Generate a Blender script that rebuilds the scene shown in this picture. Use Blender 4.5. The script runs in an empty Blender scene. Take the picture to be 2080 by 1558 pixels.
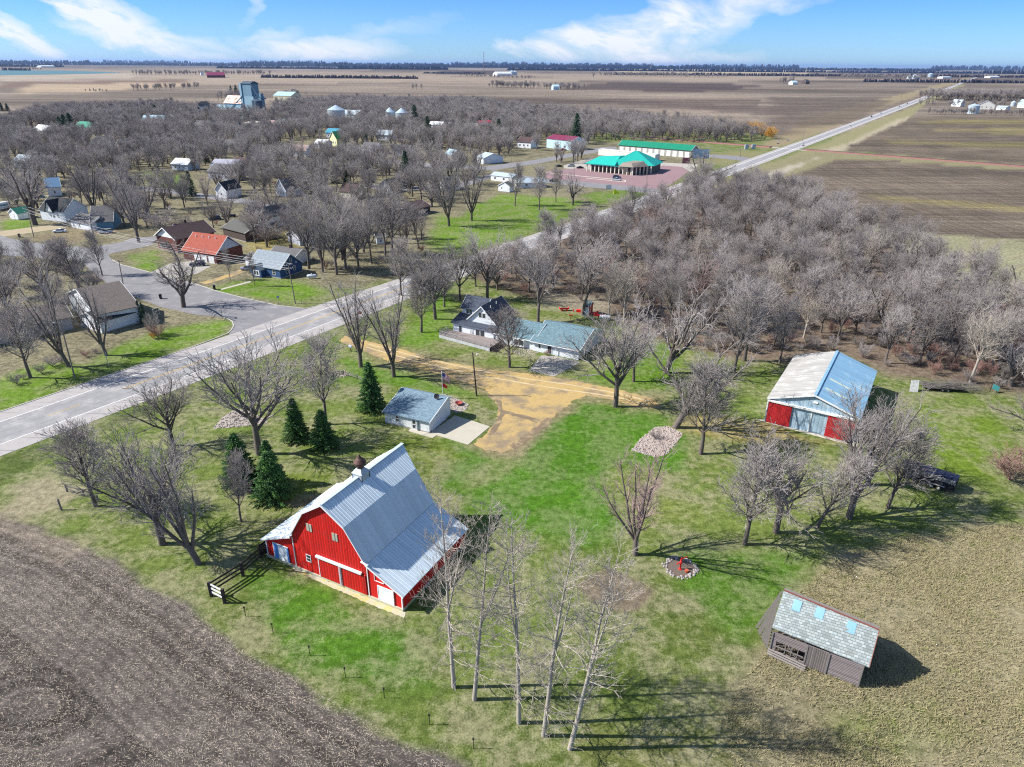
import bpy, math, random
import numpy as np
from mathutils import Vector, Matrix, Quaternion
PI = math.pi
RND = random.Random(7)
sc = bpy.context.scene
COL = sc.collection

# ------------------------------------------------------------------ camera
F_PX, CAM_H, CX, CY, HZ = 1405., 60., 1040., 779., 131.
PITCH = math.atan((CY-HZ)/F_PX)
ROLL = -math.atan(15/2080.)
_fw = np.array([0, math.cos(PITCH), -math.sin(PITCH)])
_up = np.array([0, math.sin(PITCH), math.cos(PITCH)])
_rt = np.array([1., 0, 0])
_c, _s = math.cos(ROLL), math.sin(ROLL)
_R = _c*_rt - _s*_up
_U = _c*_up + _s*_rt
cam_d = bpy.data.cameras.new("camera")
cam = bpy.data.objects.new("camera", cam_d)
COL.objects.link(cam)
cam_d.sensor_width = 36.0
cam_d.lens = F_PX/2080.*36.0
cam_d.clip_start = 1.0
cam_d.clip_end = 200000.0
cam.matrix_world = Matrix(((_R[0], _U[0], -_fw[0], 0), (_R[1], _U[1], -_fw[1], 0), (_R[2], _U[2], -_fw[2], CAM_H), (0, 0, 0, 1)))
sc.camera = cam

def G(px, py, z=0.):
    "survey: the point at height z that a sight line of the photograph meets"
    d = _fw + _R*(px-CX)/F_PX - _U*(py-CY)/F_PX
    t = (z-CAM_H)/d[2]
    return (d[0]*t, d[1]*t, z)
def PX(p):
    v = np.array(p, float)-np.array([0, 0, CAM_H]); k = v@_fw
    return CX+F_PX*(v@_R)/k, CY-F_PX*(v@_U)/k
def hgt(g, py):
    lo, hi = -5., 200.
    for _ in range(50):
        m = (lo+hi)/2
        if PX((g[0], g[1], m))[1] > py: lo = m
        else: hi = m
    return lo

# ------------------------------------------------------------------ light
SUN_EL, SUN_AZ = math.radians(41), math.radians(269.0)   # compass style: 0 = +Y, 90 = +X
sun_d = bpy.data.lights.new("sun", 'SUN')
sun_d.energy = 5.0
sun_d.angle = math.radians(0.5)
sun_d.color = (1.0, 0.955, 0.88)
sun = bpy.data.objects.new("sun", sun_d)
COL.objects.link(sun)
sdir = Vector((math.sin(SUN_AZ)*math.cos(SUN_EL), math.cos(SUN_AZ)*math.cos(SUN_EL), math.sin(SUN_EL)))
sun.rotation_mode = 'QUATERNION'
sun.rotation_quaternion = sdir.to_track_quat('Z', 'Y')
sun.location = (-60, 0, 90)

world = bpy.data.worlds.new("World")
sc.world = world
world.use_nodes = True
def build_world():
    nt = world.node_tree; N = nt.nodes; Lk = nt.links
    N.clear()
    def math_(op, a, b=None, c=None):
        n = N.new('ShaderNodeMath'); n.operation = op
        for i, v in enumerate((a, b, c)):
            if v is None: continue
            if isinstance(v, (int, float)): n.inputs[i].default_value = v
            else: Lk.new(v, n.inputs[i])
        return n.outputs[0]
    sky = N.new('ShaderNodeTexSky'); sky.sky_type = 'NISHITA'; sky.sun_disc = False
    sky.sun_elevation = SUN_EL; sky.sun_rotation = SUN_AZ
    sky.altitude = 350; sky.air_density = 1.0; sky.dust_density = 0.3; sky.ozone_density = 2.5
    tint = N.new('ShaderNodeMix'); tint.data_type = 'RGBA'; tint.blend_type = 'MULTIPLY'
    tint.inputs[0].default_value = 1.0
    Lk.new(sky.outputs[0], tint.inputs[6])
    tc = N.new('ShaderNodeTexCoord')
    sep = N.new('ShaderNodeSeparateXYZ'); Lk.new(tc.outputs['Generated'], sep.inputs[0])
    x, y, z = sep.outputs
    yy = math_('MAXIMUM', math_('ABSOLUTE', y), 0.02)
    u = math_('DIVIDE', x, yy); v = math_('DIVIDE', z, yy)
    # blue deepens upwards in the low band over the horizon
    cr = N.new('ShaderNodeValToRGB'); Lk.new(v, cr.inputs[0]); e = cr.color_ramp.elements
    e[0].position = 0.0; e[0].color = (0.52, 0.84, 1.38, 1); e[1].position = .10; e[1].color = (0.26, 0.58, 1.28, 1)
    for p_, c_ in ((.3, (.55, .75, 1.1, 1)), (.9, (1.25, 1.15, 1.05, 1))): k_ = e.new(p_); k_.color = c_
    Lk.new(cr.outputs[0], tint.inputs[7])
    # cirrus: noise streaks held in a few loose patches
    cmb = N.new('ShaderNodeCombineXYZ'); Lk.new(math_('MULTIPLY', math_('ADD', u, math_('MULTIPLY', v, 1.2)), 9.0), cmb.inputs[0]); Lk.new(math_('MULTIPLY', v, 19.0), cmb.inputs[1])
    nz = N.new('ShaderNodeTexNoise'); nz.inputs['Scale'].default_value = 1.0; nz.inputs['Detail'].default_value = 8; nz.inputs['Roughness'].default_value = 0.62; nz.inputs['Distortion'].default_value = 0.5
    Lk.new(cmb.outputs[0], nz.inputs['Vector'])
    cmb2 = N.new('ShaderNodeCombineXYZ'); Lk.new(math_('MULTIPLY', u, 24.0), cmb2.inputs[0]); Lk.new(math_('MULTIPLY', v, 50.0), cmb2.inputs[1])
    nz2 = N.new('ShaderNodeTexNoise'); nz2.inputs['Scale'].default_value = 1.0; nz2.inputs['Detail'].default_value = 6
    Lk.new(cmb2.outputs[0], nz2.inputs['Vector'])
    uw = math_('ADD', u, math_('MULTIPLY', math_('SUBTRACT', nz.outputs[0], 0.5), 0.12))
    vw = math_('ADD', v, math_('MULTIPLY', math_('SUBTRACT', nz2.outputs[0], 0.5), 0.03))
    def patch(px, py, rx, ry, rot, amp):
        e = math.radians(0)
        d = _fw + _R*(px-CX)/F_PX - _U*(py-CY)/F_PX
        u0, v0 = d[0]/d[1], d[2]/d[1]
        a = math_('SUBTRACT', uw, u0); b = math_('SUBTRACT', vw, v0)
        cr, sr = math.cos(rot), math.sin(rot)
        p = math_('DIVIDE', math_('ADD', math_('MULTIPLY', a, cr), math_('MULTIPLY', b, sr)), rx)
        q = math_('DIVIDE', math_('SUBTRACT', math_('MULTIPLY', b, cr), math_('MULTIPLY', a, sr)), ry)
        r = math_('ADD', math_('MULTIPLY', p, p), math_('MULTIPLY', q, q))
        return math_('MULTIPLY', math_('SUBTRACT', 1.0, math_('MINIMUM', r, 1.0)), amp)
    tot = None
    for args in ((215, 30, .10, .028, -.45, 2.2), (320, 85, .14, .022, -.2, 1.7), (40, 70, .09, .018, -.5, 1.9), (540, 75, .06, .010, .1, .8), (525, 8, .05, .012, .6, .7), (660, 100, .12, .018, 0, 1.3),
                 (1105, 105, .075, .015, -.08, 2.4), (1280, 75, .16, .030, .1, 2.0), (1400, 40, .16, .034, .3, 1.7), (1330, 118, .16, .014, .0, 1.3), (800, 60, .10, .012, .2, .4), (1520, 15, .16, .02, .25, 1.0)):
        p = patch(*args)
        tot = p if tot is None else math_('MAXIMUM', tot, p)
    wis = N.new('ShaderNodeMapRange'); Lk.new(nz.outputs[0], wis.inputs[0]); wis.inputs[1].default_value = 0.31; wis.inputs[2].default_value = 0.68
    wis2 = N.new('ShaderNodeMapRange'); Lk.new(nz2.outputs[0], wis2.inputs[0]); wis2.inputs[1].default_value = 0.2; wis2.inputs[2].default_value = 0.75; wis2.inputs[3].default_value = .55; wis2.inputs[4].default_value = 1.1
    m = math_('MULTIPLY', math_('MULTIPLY', tot, wis.outputs[0]), wis2.outputs[0])
    m = math_('MINIMUM', m, 0.86)
    cl = N.new('ShaderNodeMix'); cl.data_type = 'RGBA'; Lk.new(m, cl.inputs[0]); Lk.new(tint.outputs[2], cl.inputs[6]); cl.inputs[7].default_value = (CLOUD, CLOUD, CLOUD*1.04, 1)
    bg = N.new('ShaderNodeBackground'); bg.inputs[1].default_value = SKY_STRENGTH
    Lk.new(cl.outputs[2], bg.inputs[0])
    out = N.new('ShaderNodeOutputWorld'); Lk.new(bg.outputs[0], out.inputs[0])
SKY_STRENGTH = 0.088
CLOUD = 7.4
build_world()
sc.view_settings.view_transform = 'Standard'
sc.view_settings.look = 'None'
sc.view_settings.exposure = 0.68
sc.view_settings.gamma = 1.0
sc.cycles.max_bounces = 4
sc.cycles.diffuse_bounces = 2
sc.cycles.glossy_bounces = 2
sc.cycles.transmission_bounces = 2
sc.cycles.transparent_max_bounces = 4
sc.cycles.pixel_filter_type = 'BLACKMAN_HARRIS'
sc.cycles.filter_width = 1.15
sc.cycles.use_denoising = False

# ------------------------------------------------------------------ helpers
class MB:
    "collects polygons; build() links them as ONE mesh object"
    def __init__(s): s.v = []; s.f = []
    def poly(s, pts):
        n = len(s.v); s.v += [tuple(p) for p in pts]; s.f.append(tuple(range(n, n+len(pts)))); return s
    def hull8(s, p):   # 8 points: bottom ring 4, top ring 4 (both counter-clockwise from above)
        n = len(s.v); s.v += [tuple(q) for q in p]
        for f in ((3, 2, 1, 0), (4, 5, 6, 7), (0, 1, 5, 4), (1, 2, 6, 5), (2, 3, 7, 6), (3, 0, 4, 7)): s.f.append(tuple(n+i for i in f))
        return s
    def box(s, x0, x1, y0, y1, z0, z1):
        if x0 > x1: x0, x1 = x1, x0
        if y0 > y1: y0, y1 = y1, y0
        if z0 > z1: z0, z1 = z1, z0
        return s.hull8([(x0, y0, z0), (x1, y0, z0), (x1, y1, z0), (x0, y1, z0), (x0, y0, z1), (x1, y0, z1), (x1, y1, z1), (x0, y1, z1)])
    def beam(s, a, b, w, h=None, up=(0, 0, 1)):
        h = h or w; a = Vector(a); b = Vector(b); d = (b-a).normalized(); u = Vector(up)
        sd = d.cross(u)
        if sd.length < 1e-4: sd = Vector((1, 0, 0))
        sd.normalize(); u = sd.cross(d).normalized(); sd *= w/2; u *= h/2
        return s.hull8([a-sd-u, a+sd-u, b+sd-u, b-sd-u, a-sd+u, a+sd+u, b+sd+u, b-sd+u])
    def tube(s, a, b, r0, r1=None, n=8):
        r1 = r0 if r1 is None else r1
        a = Vector(a); b = Vector(b); d = (b-a).normalized(); u = d.orthogonal().normalized(); w = d.cross(u)
        k = len(s.v)
        for p, r in ((a, r0), (b, r1)):
            for i in range(n):
                t = 2*PI*i/n; s.v.append(tuple(p+u*(r*math.cos(t))+w*(r*math.sin(t))))
        for i in range(n): j = (i+1) % n; s.f.append((k+i, k+j, k+n+j, k+n+i))
        s.f.append(tuple(k+i for i in range(n))[::-1]); s.f.append(tuple(k+n+i for i in range(n)))
        return s
    def lathe(s, c, prof, n=16):   # prof: (r,z) bottom to top
        k = len(s.v)
        for r, z in prof:
            for i in range(n):
                t = 2*PI*i/n; s.v.append((c[0]+r*math.cos(t), c[1]+r*math.sin(t), c[2]+z))
        for m in range(len(prof)-1):
            for i in range(n):
                j = (i+1) % n; s.f.append((k+m*n+i, k+m*n+j, k+(m+1)*n+j, k+(m+1)*n+i))
        s.f.append(tuple(k+i for i in range(n))[::-1]); e = k+(len(prof)-1)*n; s.f.append(tuple(e+i for i in range(n)))
        return s
    def extr(s, prof, axis, a, b):
        "prof: list of (h,z) outline; extruded along x (axis='x') or y between a and b"
        k = len(s.v); n = len(prof)
        for t in (a, b):
            for h, z in prof: s.v.append((t, h, z) if axis == 'x' else (h, t, z))
        for i in range(n): j = (i+1) % n; s.f.append((k+i, k+j, k+n+j, k+n+i))
        s.f.append(tuple(k+i for i in range(n))[::-1]); s.f.append(tuple(k+n+i for i in range(n)))
        return s
    def build(s, name, mat, parent=None, off=None, smooth=False):
        me = bpy.data.meshes.new(name)
        v = s.v
        if off is not None: v = [(a-off[0], b-off[1], c-off[2]) for a, b, c in v]
        me.from_pydata(v, [], s.f)
        import bmesh
        if len(s.f) < 60000:
            bm = bmesh.new(); bm.from_mesh(me); bmesh.ops.recalc_face_normals(bm, faces=bm.faces); bm.to_mesh(me); bm.free()
        if smooth:
            for p in me.polygons: p.use_smooth = True
        me.materials.append(mat); me.update()
        o = bpy.data.objects.new(name, me); COL.objects.link(o); o.parent = parent
        return o
def tag(o, label=None, cat=None, group=None, kind=None):
    if label: o['label'] = label
    if cat: o['category'] = cat
    if group: o['group'] = group
    if kind: o['kind'] = kind
    return o
def thing(name, label, cat, loc=(0, 0, 0), rotz=0., group=None):
    o = bpy.data.objects.new(name, None); COL.objects.link(o)
    o.empty_display_size = .5
    o.location = loc; o.rotation_euler = (0, 0, rotz)
    return tag(o, label, cat, group)
def dup(root, loc, rotz=0., label=None, scale=None, group=None):
    r = root.copy(); COL.objects.link(r); r.location = loc; r.rotation_euler = (0, 0, rotz)
    if scale: r.scale = (scale,)*3 if isinstance(scale, (int, float)) else scale
    if label: r['label'] = label
    if group: r['group'] = group
    for ch in list(root.children):
        c = ch.copy(); COL.objects.link(c); c.parent = r
        for g in ch.children:
            d = g.copy(); COL.objects.link(d); d.parent = c
    return r
def fix_winding(pts):
    a = sum(pts[i][0]*pts[(i+1) % len(pts)][1]-pts[(i+1) % len(pts)][0]*pts[i][1] for i in range(len(pts)))
    return pts if a > 0 else pts[::-1]
def sheet(name, pts, z, mat, step=0, jit=0, seed=1, kind='structure', th=0.0, closed=True):
    "flat sheet lying on the ground; edges get small irregularities"
    r = random.Random(seed); pts = fix_winding([(p[0], p[1]) for p in pts]); out = []
    for i, p in enumerate(pts):
        q = pts[(i+1) % len(pts)]; L = math.hypot(q[0]-p[0], q[1]-p[1]); n = max(1, int(L/step)) if step else 1
        for k in range(n):
            t = k/n; j = jit if step else 0
            out.append((p[0]+(q[0]-p[0])*t+r.uniform(-j, j), p[1]+(q[1]-p[1])*t+r.uniform(-j, j), z))
    m = MB()
    if th: # slab
        n = len(out); k = 0
        m.v = [(a, b, z) for a, b, c in out]+[(a, b, z-th) for a, b, c in out]
        m.f = [tuple(range(n))]+[(i, n+i, n+(i+1) % n, (i+1) % n) for i in range(n)]
        me = bpy.data.meshes.new(name); me.from_pydata(m.v, [], m.f); me.materials.append(mat); me.update()
        o = bpy.data.objects.new(name, me); COL.objects.link(o)
    else:
        me = bpy.data.meshes.new(name); me.from_pydata(out, [], [tuple(range(len(out)))]); me.materials.append(mat); me.update()
        o = bpy.data.objects.new(name, me); COL.objects.link(o)
    if kind: o['kind'] = kind
    return o
def pxs(l): return [G(*p) for p in l]

# ------------------------------------------------------------------ materials
_M = {}
def mat(name, col, rough=.8, var=.12, scale=1.5, metal=0., pattern=None, sp=.4, dark=.6, bump=.3, col2=None, axis='xy', spec=.3, stain=0., objrand=0.):
    """procedural material. pattern: ribs (lines across a horizontal axis), laps (horizontal lines), shingle, brick; col2 = stain/second tone"""
    if name in _M: return _M[name]
    m = bpy.data.materials.new(name); m.use_nodes = True; nt = m.node_tree; N = nt.nodes; Lk = nt.links; N.clear()
    def mth(op, a, b=None, c=None):
        n = N.new('ShaderNodeMath'); n.operation = op
        for i, v in enumerate((a, b, c)):
            if v is None: continue
            if isinstance(v, (int, float)): n.inputs[i].default_value = v
            else: Lk.new(v, n.inputs[i])
        return n.outputs[0]
    def mix(f, a, b, bt='MIX'):
        n = N.new('ShaderNodeMix'); n.data_type = 'RGBA'; n.blend_type = bt
        for i, v in ((0, f), (6, a), (7, b)):
            if isinstance(v, (int, float)): n.inputs[i].default_value = v
            elif isinstance(v, tuple): n.inputs[i].default_value = (*v, 1)
            else: Lk.new(v, n.inputs[i])
        return n.outputs[2]
    bs = N.new('ShaderNodeBsdfPrincipled'); out = N.new('ShaderNodeOutputMaterial'); Lk.new(bs.outputs[0], out.inputs[0])
    tc = N.new('ShaderNodeTexCoord'); sep = N.new('ShaderNodeSeparateXYZ'); Lk.new(tc.outputs['Object'], sep.inputs[0])
    nz = N.new('ShaderNodeTexNoise'); nz.inputs['Scale'].default_value = scale; nz.inputs['Detail'].default_value = 7; nz.inputs['Roughness'].default_value = .62
    Lk.new(tc.outputs['Object'], nz.inputs['Vector'])
    c = tuple(col)
    cc = mix(1.0, c, c)
    if col2:
        mr = N.new('ShaderNodeMapRange'); Lk.new(nz.outputs[0], mr.inputs[0]); mr.inputs[1].default_value = .62-stain*.4; mr.inputs[2].default_value = .78-stain*.4
        cc = mix(mr.outputs[0], c, tuple(col2))
    nf = N.new('ShaderNodeTexNoise'); nf.inputs['Scale'].default_value = scale*9; nf.inputs['Detail'].default_value = 4
    Lk.new(tc.outputs['Object'], nf.inputs['Vector'])
    fac = mth('ADD', 1-var, mth('MULTIPLY', mth('ADD', mth('MULTIPLY', nz.outputs[0], 1.3), mth('MULTIPLY', nf.outputs[0], .7)), var))
    h = None
    if pattern in ('ribs', 'laps'):
        q = {'xy': mth('ADD', sep.outputs[0], sep.outputs[1]), 'x': sep.outputs[0], 'y': sep.outputs[1], 'z': sep.outputs[2]}['z' if pattern == 'laps' else axis]
        fr = mth('FRACT', mth('DIVIDE', q, sp))
        line = mth('LESS_THAN', fr, .16)
        fac = mth('MULTIPLY', fac, mth('SUBTRACT', 1.0, mth('MULTIPLY', line, dark)))
        h = mth('PINGPONG', fr, .5)
        # board to board tone
        wn = N.new('ShaderNodeTexWhiteNoise'); wn.noise_dimensions = '1D'; Lk.new(mth('FLOOR', mth('DIVIDE', q, sp)), wn.inputs['W'])
        fac = mth('MULTIPLY', fac, mth('ADD', 1-var*.5, mth('MULTIPLY', wn.outputs[0], var)))
    elif pattern in ('shingle', 'brick'):
        bk = N.new('ShaderNodeTexBrick'); cb = N.new('ShaderNodeCombineXYZ')
        if pattern == 'brick': Lk.new(mth('ADD', sep.outputs[0], sep.outputs[1]), cb.inputs[0]); Lk.new(sep.outputs[2], cb.inputs[1])
        elif axis != 'y': Lk.new(sep.outputs[0], cb.inputs[0]); Lk.new(sep.outputs[1], cb.inputs[1])
        else: Lk.new(sep.outputs[1], cb.inputs[0]); Lk.new(sep.outputs[0], cb.inputs[1])
        Lk.new(cb.outputs[0], bk.inputs['Vector']); bk.inputs['Scale'].default_value = 1.0
        bk.inputs['Brick Width'].default_value = sp*2.2; bk.inputs['Row Height'].default_value = sp; bk.inputs['Mortar Size'].default_value = .02*sp/.2
        bk.inputs['Color1'].default_value = (1, 1, 1, 1); bk.inputs['Color2'].default_value = (dark,)*3+(1,); bk.inputs['Mortar'].default_value = (dark*.7,)*3+(1,); bk.inputs['Bias'].default_value = 0
        cc = mix(1.0, cc, bk.outputs[0], 'MULTIPLY'); h = mth('MULTIPLY', bk.outputs[1], -1)
    if objrand:
        oi = N.new('ShaderNodeObjectInfo'); fac = mth('MULTIPLY', fac, mth('ADD', 1-objrand/2, mth('MULTIPLY', oi.outputs['Random'], objrand)))
    cb2 = N.new('ShaderNodeCombineXYZ')
    for i in range(3): Lk.new(fac, cb2.inputs[i])
    cc = mix(1.0, cc, cb2.outputs[0], 'MULTIPLY')
    Lk.new(cc, bs.inputs['Base Color']); bs.inputs['Roughness'].default_value = rough; bs.inputs['Metallic'].default_value = metal
    bs.inputs['Specular IOR Level'].default_value = spec
    if bump:
        b = N.new('ShaderNodeBump'); b.inputs['Strength'].default_value = bump; b.inputs['Distance'].default_value = .05
        hh = nf.outputs[0] if h is None else mth('ADD', mth('MULTIPLY', h, 2.0), mth('MULTIPLY', nf.outputs[0], .3))
        Lk.new(hh, b.inputs['Height']); Lk.new(b.outputs[0], bs.inputs['Normal'])
    _M[name] = m
    return m
# ------------------------------------------------------------------ ground sheet (one mesh to the horizon)
def vnoise(x, y, seed=0):
    xi = np.floor(x).astype(np.int64); yi = np.floor(y).astype(np.int64); fx = x-xi; fy = y-yi
    fx = fx*fx*(3-2*fx); fy = fy*fy*(3-2*fy)
    def hsh(a, b):
        n = (a*374761393+b*668265263+seed*1274126177) & 0x7fffffff
        n = ((n ^ (n >> 13))*1274126177) & 0x7fffffff
        return ((n ^ (n >> 16)) & 0xffff)/65535.
    return (hsh(xi, yi)*(1-fx)+hsh(xi+1, yi)*fx)*(1-fy)+(hsh(xi, yi+1)*(1-fx)+hsh(xi+1, yi+1)*fx)*fy
def fbm(x, y, s, o=4, seed=0):
    t = 0; a = .5; w = 0
    for i in range(o): t = t+a*vnoise(x/s, y/s, seed+i*17); w += a; a *= .5; s /= 2.03
    return t/w
def sdf(x, y, poly):
    d = np.full(x.shape, 1e18); ins = np.zeros(x.shape, bool); n = len(poly)
    for i in range(n):
        ax, ay = poly[i][:2]; bx, by = poly[(i+1) % n][:2]; ex, ey = bx-ax, by-ay
        wx, wy = x-ax, y-ay; t = np.clip((wx*ex+wy*ey)/(ex*ex+ey*ey+1e-12), 0, 1)
        dx, dy = wx-ex*t, wy-ey*t; d = np.minimum(d, dx*dx+dy*dy)
        c = ((ay > y) != (by > y)) & (x < (bx-ax)*(y-ay)/((by-ay) if by != ay else 1e-9)+ax); ins ^= c
    d = np.sqrt(d); return np.where(ins, -d, d)

GREEN = (.090, .138, .020); DEEPG = (.045, .110, .010); OLIVE = (.120, .160, .036); DRYG = (.27, .24, .155)
SOIL = (.078, .060, .055); TAN = (.205, .166, .130); LITTER = (.125, .092, .072)
def build_ground():
    rows = [-6000, -2500, -1000, -400, -180, -90, -45, -20, 0, 10, 18]
    y = 24.
    while y < 90000:
        rows.append(y); y += max(.5, .5*(y/70.)**1.75)
    rows = np.array(rows); s = np.linspace(-1, 1, 540)
    s = np.sign(s)*(np.abs(s)*.72+np.abs(s)**3*.28)
    W = np.where(rows > 0, 1.35*(rows+70), 95-rows*1.3)
    X = W[:, None]*s[None, :]; Y = np.repeat(rows[:, None], len(s), 1)
    x = X.ravel(); y = Y.ravel(); n = len(x)
    col = np.zeros((n, 3)); prm = np.zeros((n, 3))    # prm: dry-patch, residue, furrow
    big = fbm(x, y, 420, 4, 3); st = fbm(x*.25+y*.02, y, 130, 4, 5)
    dist = np.clip((y-420)/300, 0, 1)
    # base: farmland beyond, grass near
    tan = np.array(TAN)[None]*(0.62+.75*big[:, None])
    tan = tan*(1-.35*np.clip((st-.52)*6, 0, 1)[:, None])
    # broad patchwork of far fields
    cell = fbm(x*.35, y, 900, 2, 11); tan = np.where((cell > .56)[:, None], tan*np.array([.62, .60, .62]), tan)
    cell2 = fbm(x*.3, y*.8, 1300, 2, 23); tan = np.where((cell2 > .60)[:, None], tan*.3+np.array([.30, .24, .18])*.7, tan)
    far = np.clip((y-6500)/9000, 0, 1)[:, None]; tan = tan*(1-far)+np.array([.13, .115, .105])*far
    gp = fbm(x, y, 16, 4, 9)[:, None]
    near = np.array(OLIVE)*(1-gp)+np.array(GREEN)*gp
    col[:] = near; prm[:] = (.75, 0, 0)
    def paint(poly, c, p=(0, 0, 0), soft=1.0, warp=None, world=False, seed=1, mod=.0, alpha=1.):
        nonlocal col, prm
        w_ = poly if world else pxs(poly)
        ax = [q[0] for q in w_]; ay = [q[1] for q in w_]; pad = soft*4+(warp or 0)*2+2
        sel = np.where((x > min(ax)-pad) & (x < max(ax)+pad) & (y > min(ay)-pad) & (y < max(ay)+pad))[0]
        if len(sel) == 0: return
        xx, yy = x[sel], y[sel]; d = sdf(xx, yy, w_)
        if warp: d = d+(fbm(xx, yy, max(4, warp*3), 4, seed)-.5)*2*warp
        k = np.clip(.5-d/(2*soft), 0, 1); k = (k*k*(3-2*k)*alpha)[:, None]
        cc = np.array(c)[None]*(1+mod*(fbm(xx, yy, 22, 4, seed+5)-.5)[:, None]*2)
        col[sel] = col[sel]*(1-k)+cc*k; prm[sel] = prm[sel]*(1-k)+np.array(p)[None]*k
    # farmland beyond town
    k = np.clip((y-(690+.12*x)+(fbm(x, y, 60, 3, 2)-.5)*60)/25, 0, 1)
    k = np.maximum(k, np.clip((x-(y*.62-18))/10, 0, 1)*np.clip((y-170)/20, 0, 1))[:, None]
    col = col*(1-k)+tan*k; prm = prm*(1-k)+np.array([0, .25, 1.])*k
    # town ground: tired grass and leaf litter
    town = [(0, 238), (380, 235), (700, 232), (1000, 262), (1240, 290), (1420, 292), (1420, 350), (1190, 430), (930, 530), (640, 620), (470, 660), (0, 840), (-300, 840), (-300, 240)]
    paint(town, (.150, .130, .085), (.75, .3, 0), 6, 8, mod=.5)
    for pl in ([(880, 430), (930, 440), (1010, 395), (1150, 400), (1190, 410), (1150, 440), (1060, 480), (990, 500), (925, 527), (880, 500)],
               [(420, 590), (470, 570), (560, 560), (640, 575), (700, 590), (610, 622), (560, 618)], [(230, 520), (330, 505), (330, 540), (300, 550)], [(0, 450), (60, 440), (60, 470), (0, 475)],
               [(180, 740), (330, 670), (460, 655), (440, 685), (300, 730), (100, 790), (0, 830), (0, 780), (100, 740)], [(290, 350), (380, 355), (385, 392), (300, 375)], [(1270, 385), (1390, 388), (1330, 400), (1200, 420), (1180, 395)]):
        paint(pl, (.11, .19, .018), (.45, 0, 0), 2.5, 5, mod=.3)
    paint([(505, 440), (560, 430), (640, 450), (620, 500), (530, 520), (500, 500)], (.26, .22, .08), (.5, 0, 0), 3, 4)
    paint([(60, 480), (150, 460), (250, 470), (110, 500)], (.20, .16, .10), (.3, .2, 0), 1.5, 2)
    paint([(1430, 400), (1560, 372), (1650, 396), (1700, 440), (1560, 420)], (.19, .17, .09), (.6, .2, 0), 4, 6)
    paint([(1400, 400), (1480, 365), (1560, 328), (1640, 304), (1900, 322), (2300, 352), (2300, 372), (1770, 332), (1690, 338), (1560, 392), (1430, 410)], (.215, .19, .105), (.6, .2, 0), 4, 6)
    # property lawn
    lawn = [(120, 1010), (250, 930), (420, 850), (600, 735), (680, 700), (760, 705), (880, 670), (905, 600), (940, 590), (1200, 640), (1330, 690), (1500, 735), (1830, 790), (2080, 790), (2300, 900), (2080, 1060), (1850, 1080), (1700, 1130), (1600, 1200), (1540, 1300), (1480, 1400), (1500, 1620), (980, 1600), (800, 1500), (620, 1380), (480, 1290), (350, 1190), (190, 1090), (0, 1040)]
    paint(lawn, OLIVE, (.75, .05, 0), 1.5, 2.5, mod=.35)
    paint([(930, 905), (1020, 925), (1080, 895), (1180, 815), (1250, 835), (1360, 850), (1290, 900), (1250, 960), (1240, 1060), (1200, 1110), (1060, 1060), (960, 1030), (900, 980)], (.065, .16, .012), (.35, 0, 0), 3, 5, mod=.25)
    paint([(1250, 850), (1390, 860), (1400, 960), (1260, 960), (1240, 900)], (.070, .17, .012), (.3, 0, 0), 2, 3, mod=.2)
    paint([(560, 960), (700, 940), (830, 880), (980, 930), (900, 960), (880, 990), (800, 900), (650, 1000), (520, 1060)], (.13, .17, .03), (.6, 0, 0), 2, 4, mod=.2)
    paint([(520, 1180), (600, 1190), (700, 1250), (820, 1290), (880, 1400), (780, 1400), (640, 1330), (540, 1260)], (.07, .16, .014), (.55, 0, 0), 2, 4, mod=.25)
    paint([(1380, 1120), (1640, 1120), (1560, 1230), (1500, 1290), (1380, 1200)], (.075, .16, .015), (.45, 0, 0), 2, 3, mod=.2)
    paint([(700, 730), (780, 745), (900, 780), (960, 800), (880, 800), (800, 790), (700, 780)], (.085, .17, .014), (.3, 0, 0), 2, 3, mod=.2)
    paint([(880, 600), (925, 590), (925, 660), (860, 700), (820, 700)], (.10, .19, .015), (.3, 0, 0), 2, 3)
    paint([(1300, 700), (1380, 700), (1360, 790), (1200, 790), (1180, 770)], (.09, .17, .015), (.35, 0, 0), 2, 3)
    paint([(1240, 940), (1330, 950), (1420, 1050), (1300, 1060), (1210, 990)], (.17, .20, .05), (.8, 0, 0), 2, 3, alpha=.6)
    paint([(1880, 830), (2040, 850), (2000, 960), (1900, 960)], (.12, .18, .02), (.6, 0, 0), 3, 4)
    paint([(1170, 1190), (1230, 1150), (1290, 1175), (1330, 1200), (1310, 1240), (1270, 1260), (1220, 1225)], (.17, .135, .095), (.2, .2, 0), .8, 1.6)
    paint([(1000, 925), (1060, 935), (1040, 960), (960, 1000), (930, 990)], (.20, .20, .085), (.7, 0, 0), 1.5, 2, alpha=.5)
    paint([(1380, 835), (1560, 850), (1680, 900), (1560, 905), (1440, 880), (1370, 870)], (.33, .25, .10), (.5, .2, 0), 2, 3, alpha=.8)
    paint([(0, 985), (110, 955), (200, 990), (120, 1030), (30, 1050), (0, 1045)], DRYG, (.4, .1, 0), 1.5, 3)
    paint([(0, 935), (420, 782), (430, 800), (250, 860), (150, 900), (60, 950), (0, 980)], (.075, .105, .024), (.5, 0, 0), 1.2, 2)
    paint([(960, 790), (1010, 800), (1020, 850), (990, 890), (955, 905), (985, 925), (1060, 925), (1120, 870), (1180, 822), (1150, 815), (1080, 880), (1020, 915), (990, 905), (1015, 850), (1005, 805)], (.24, .19, .12), (.3, .3, 0), 1.2, 1.5, alpha=.85)
    paint([(760, 690), (900, 725), (1010, 745), (1150, 765), (1340, 808), (1340, 835), (1180, 815), (980, 800), (780, 745), (700, 700)], (.22, .18, .10), (.5, .2, 0), 1.5, 2, alpha=.7)
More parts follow.
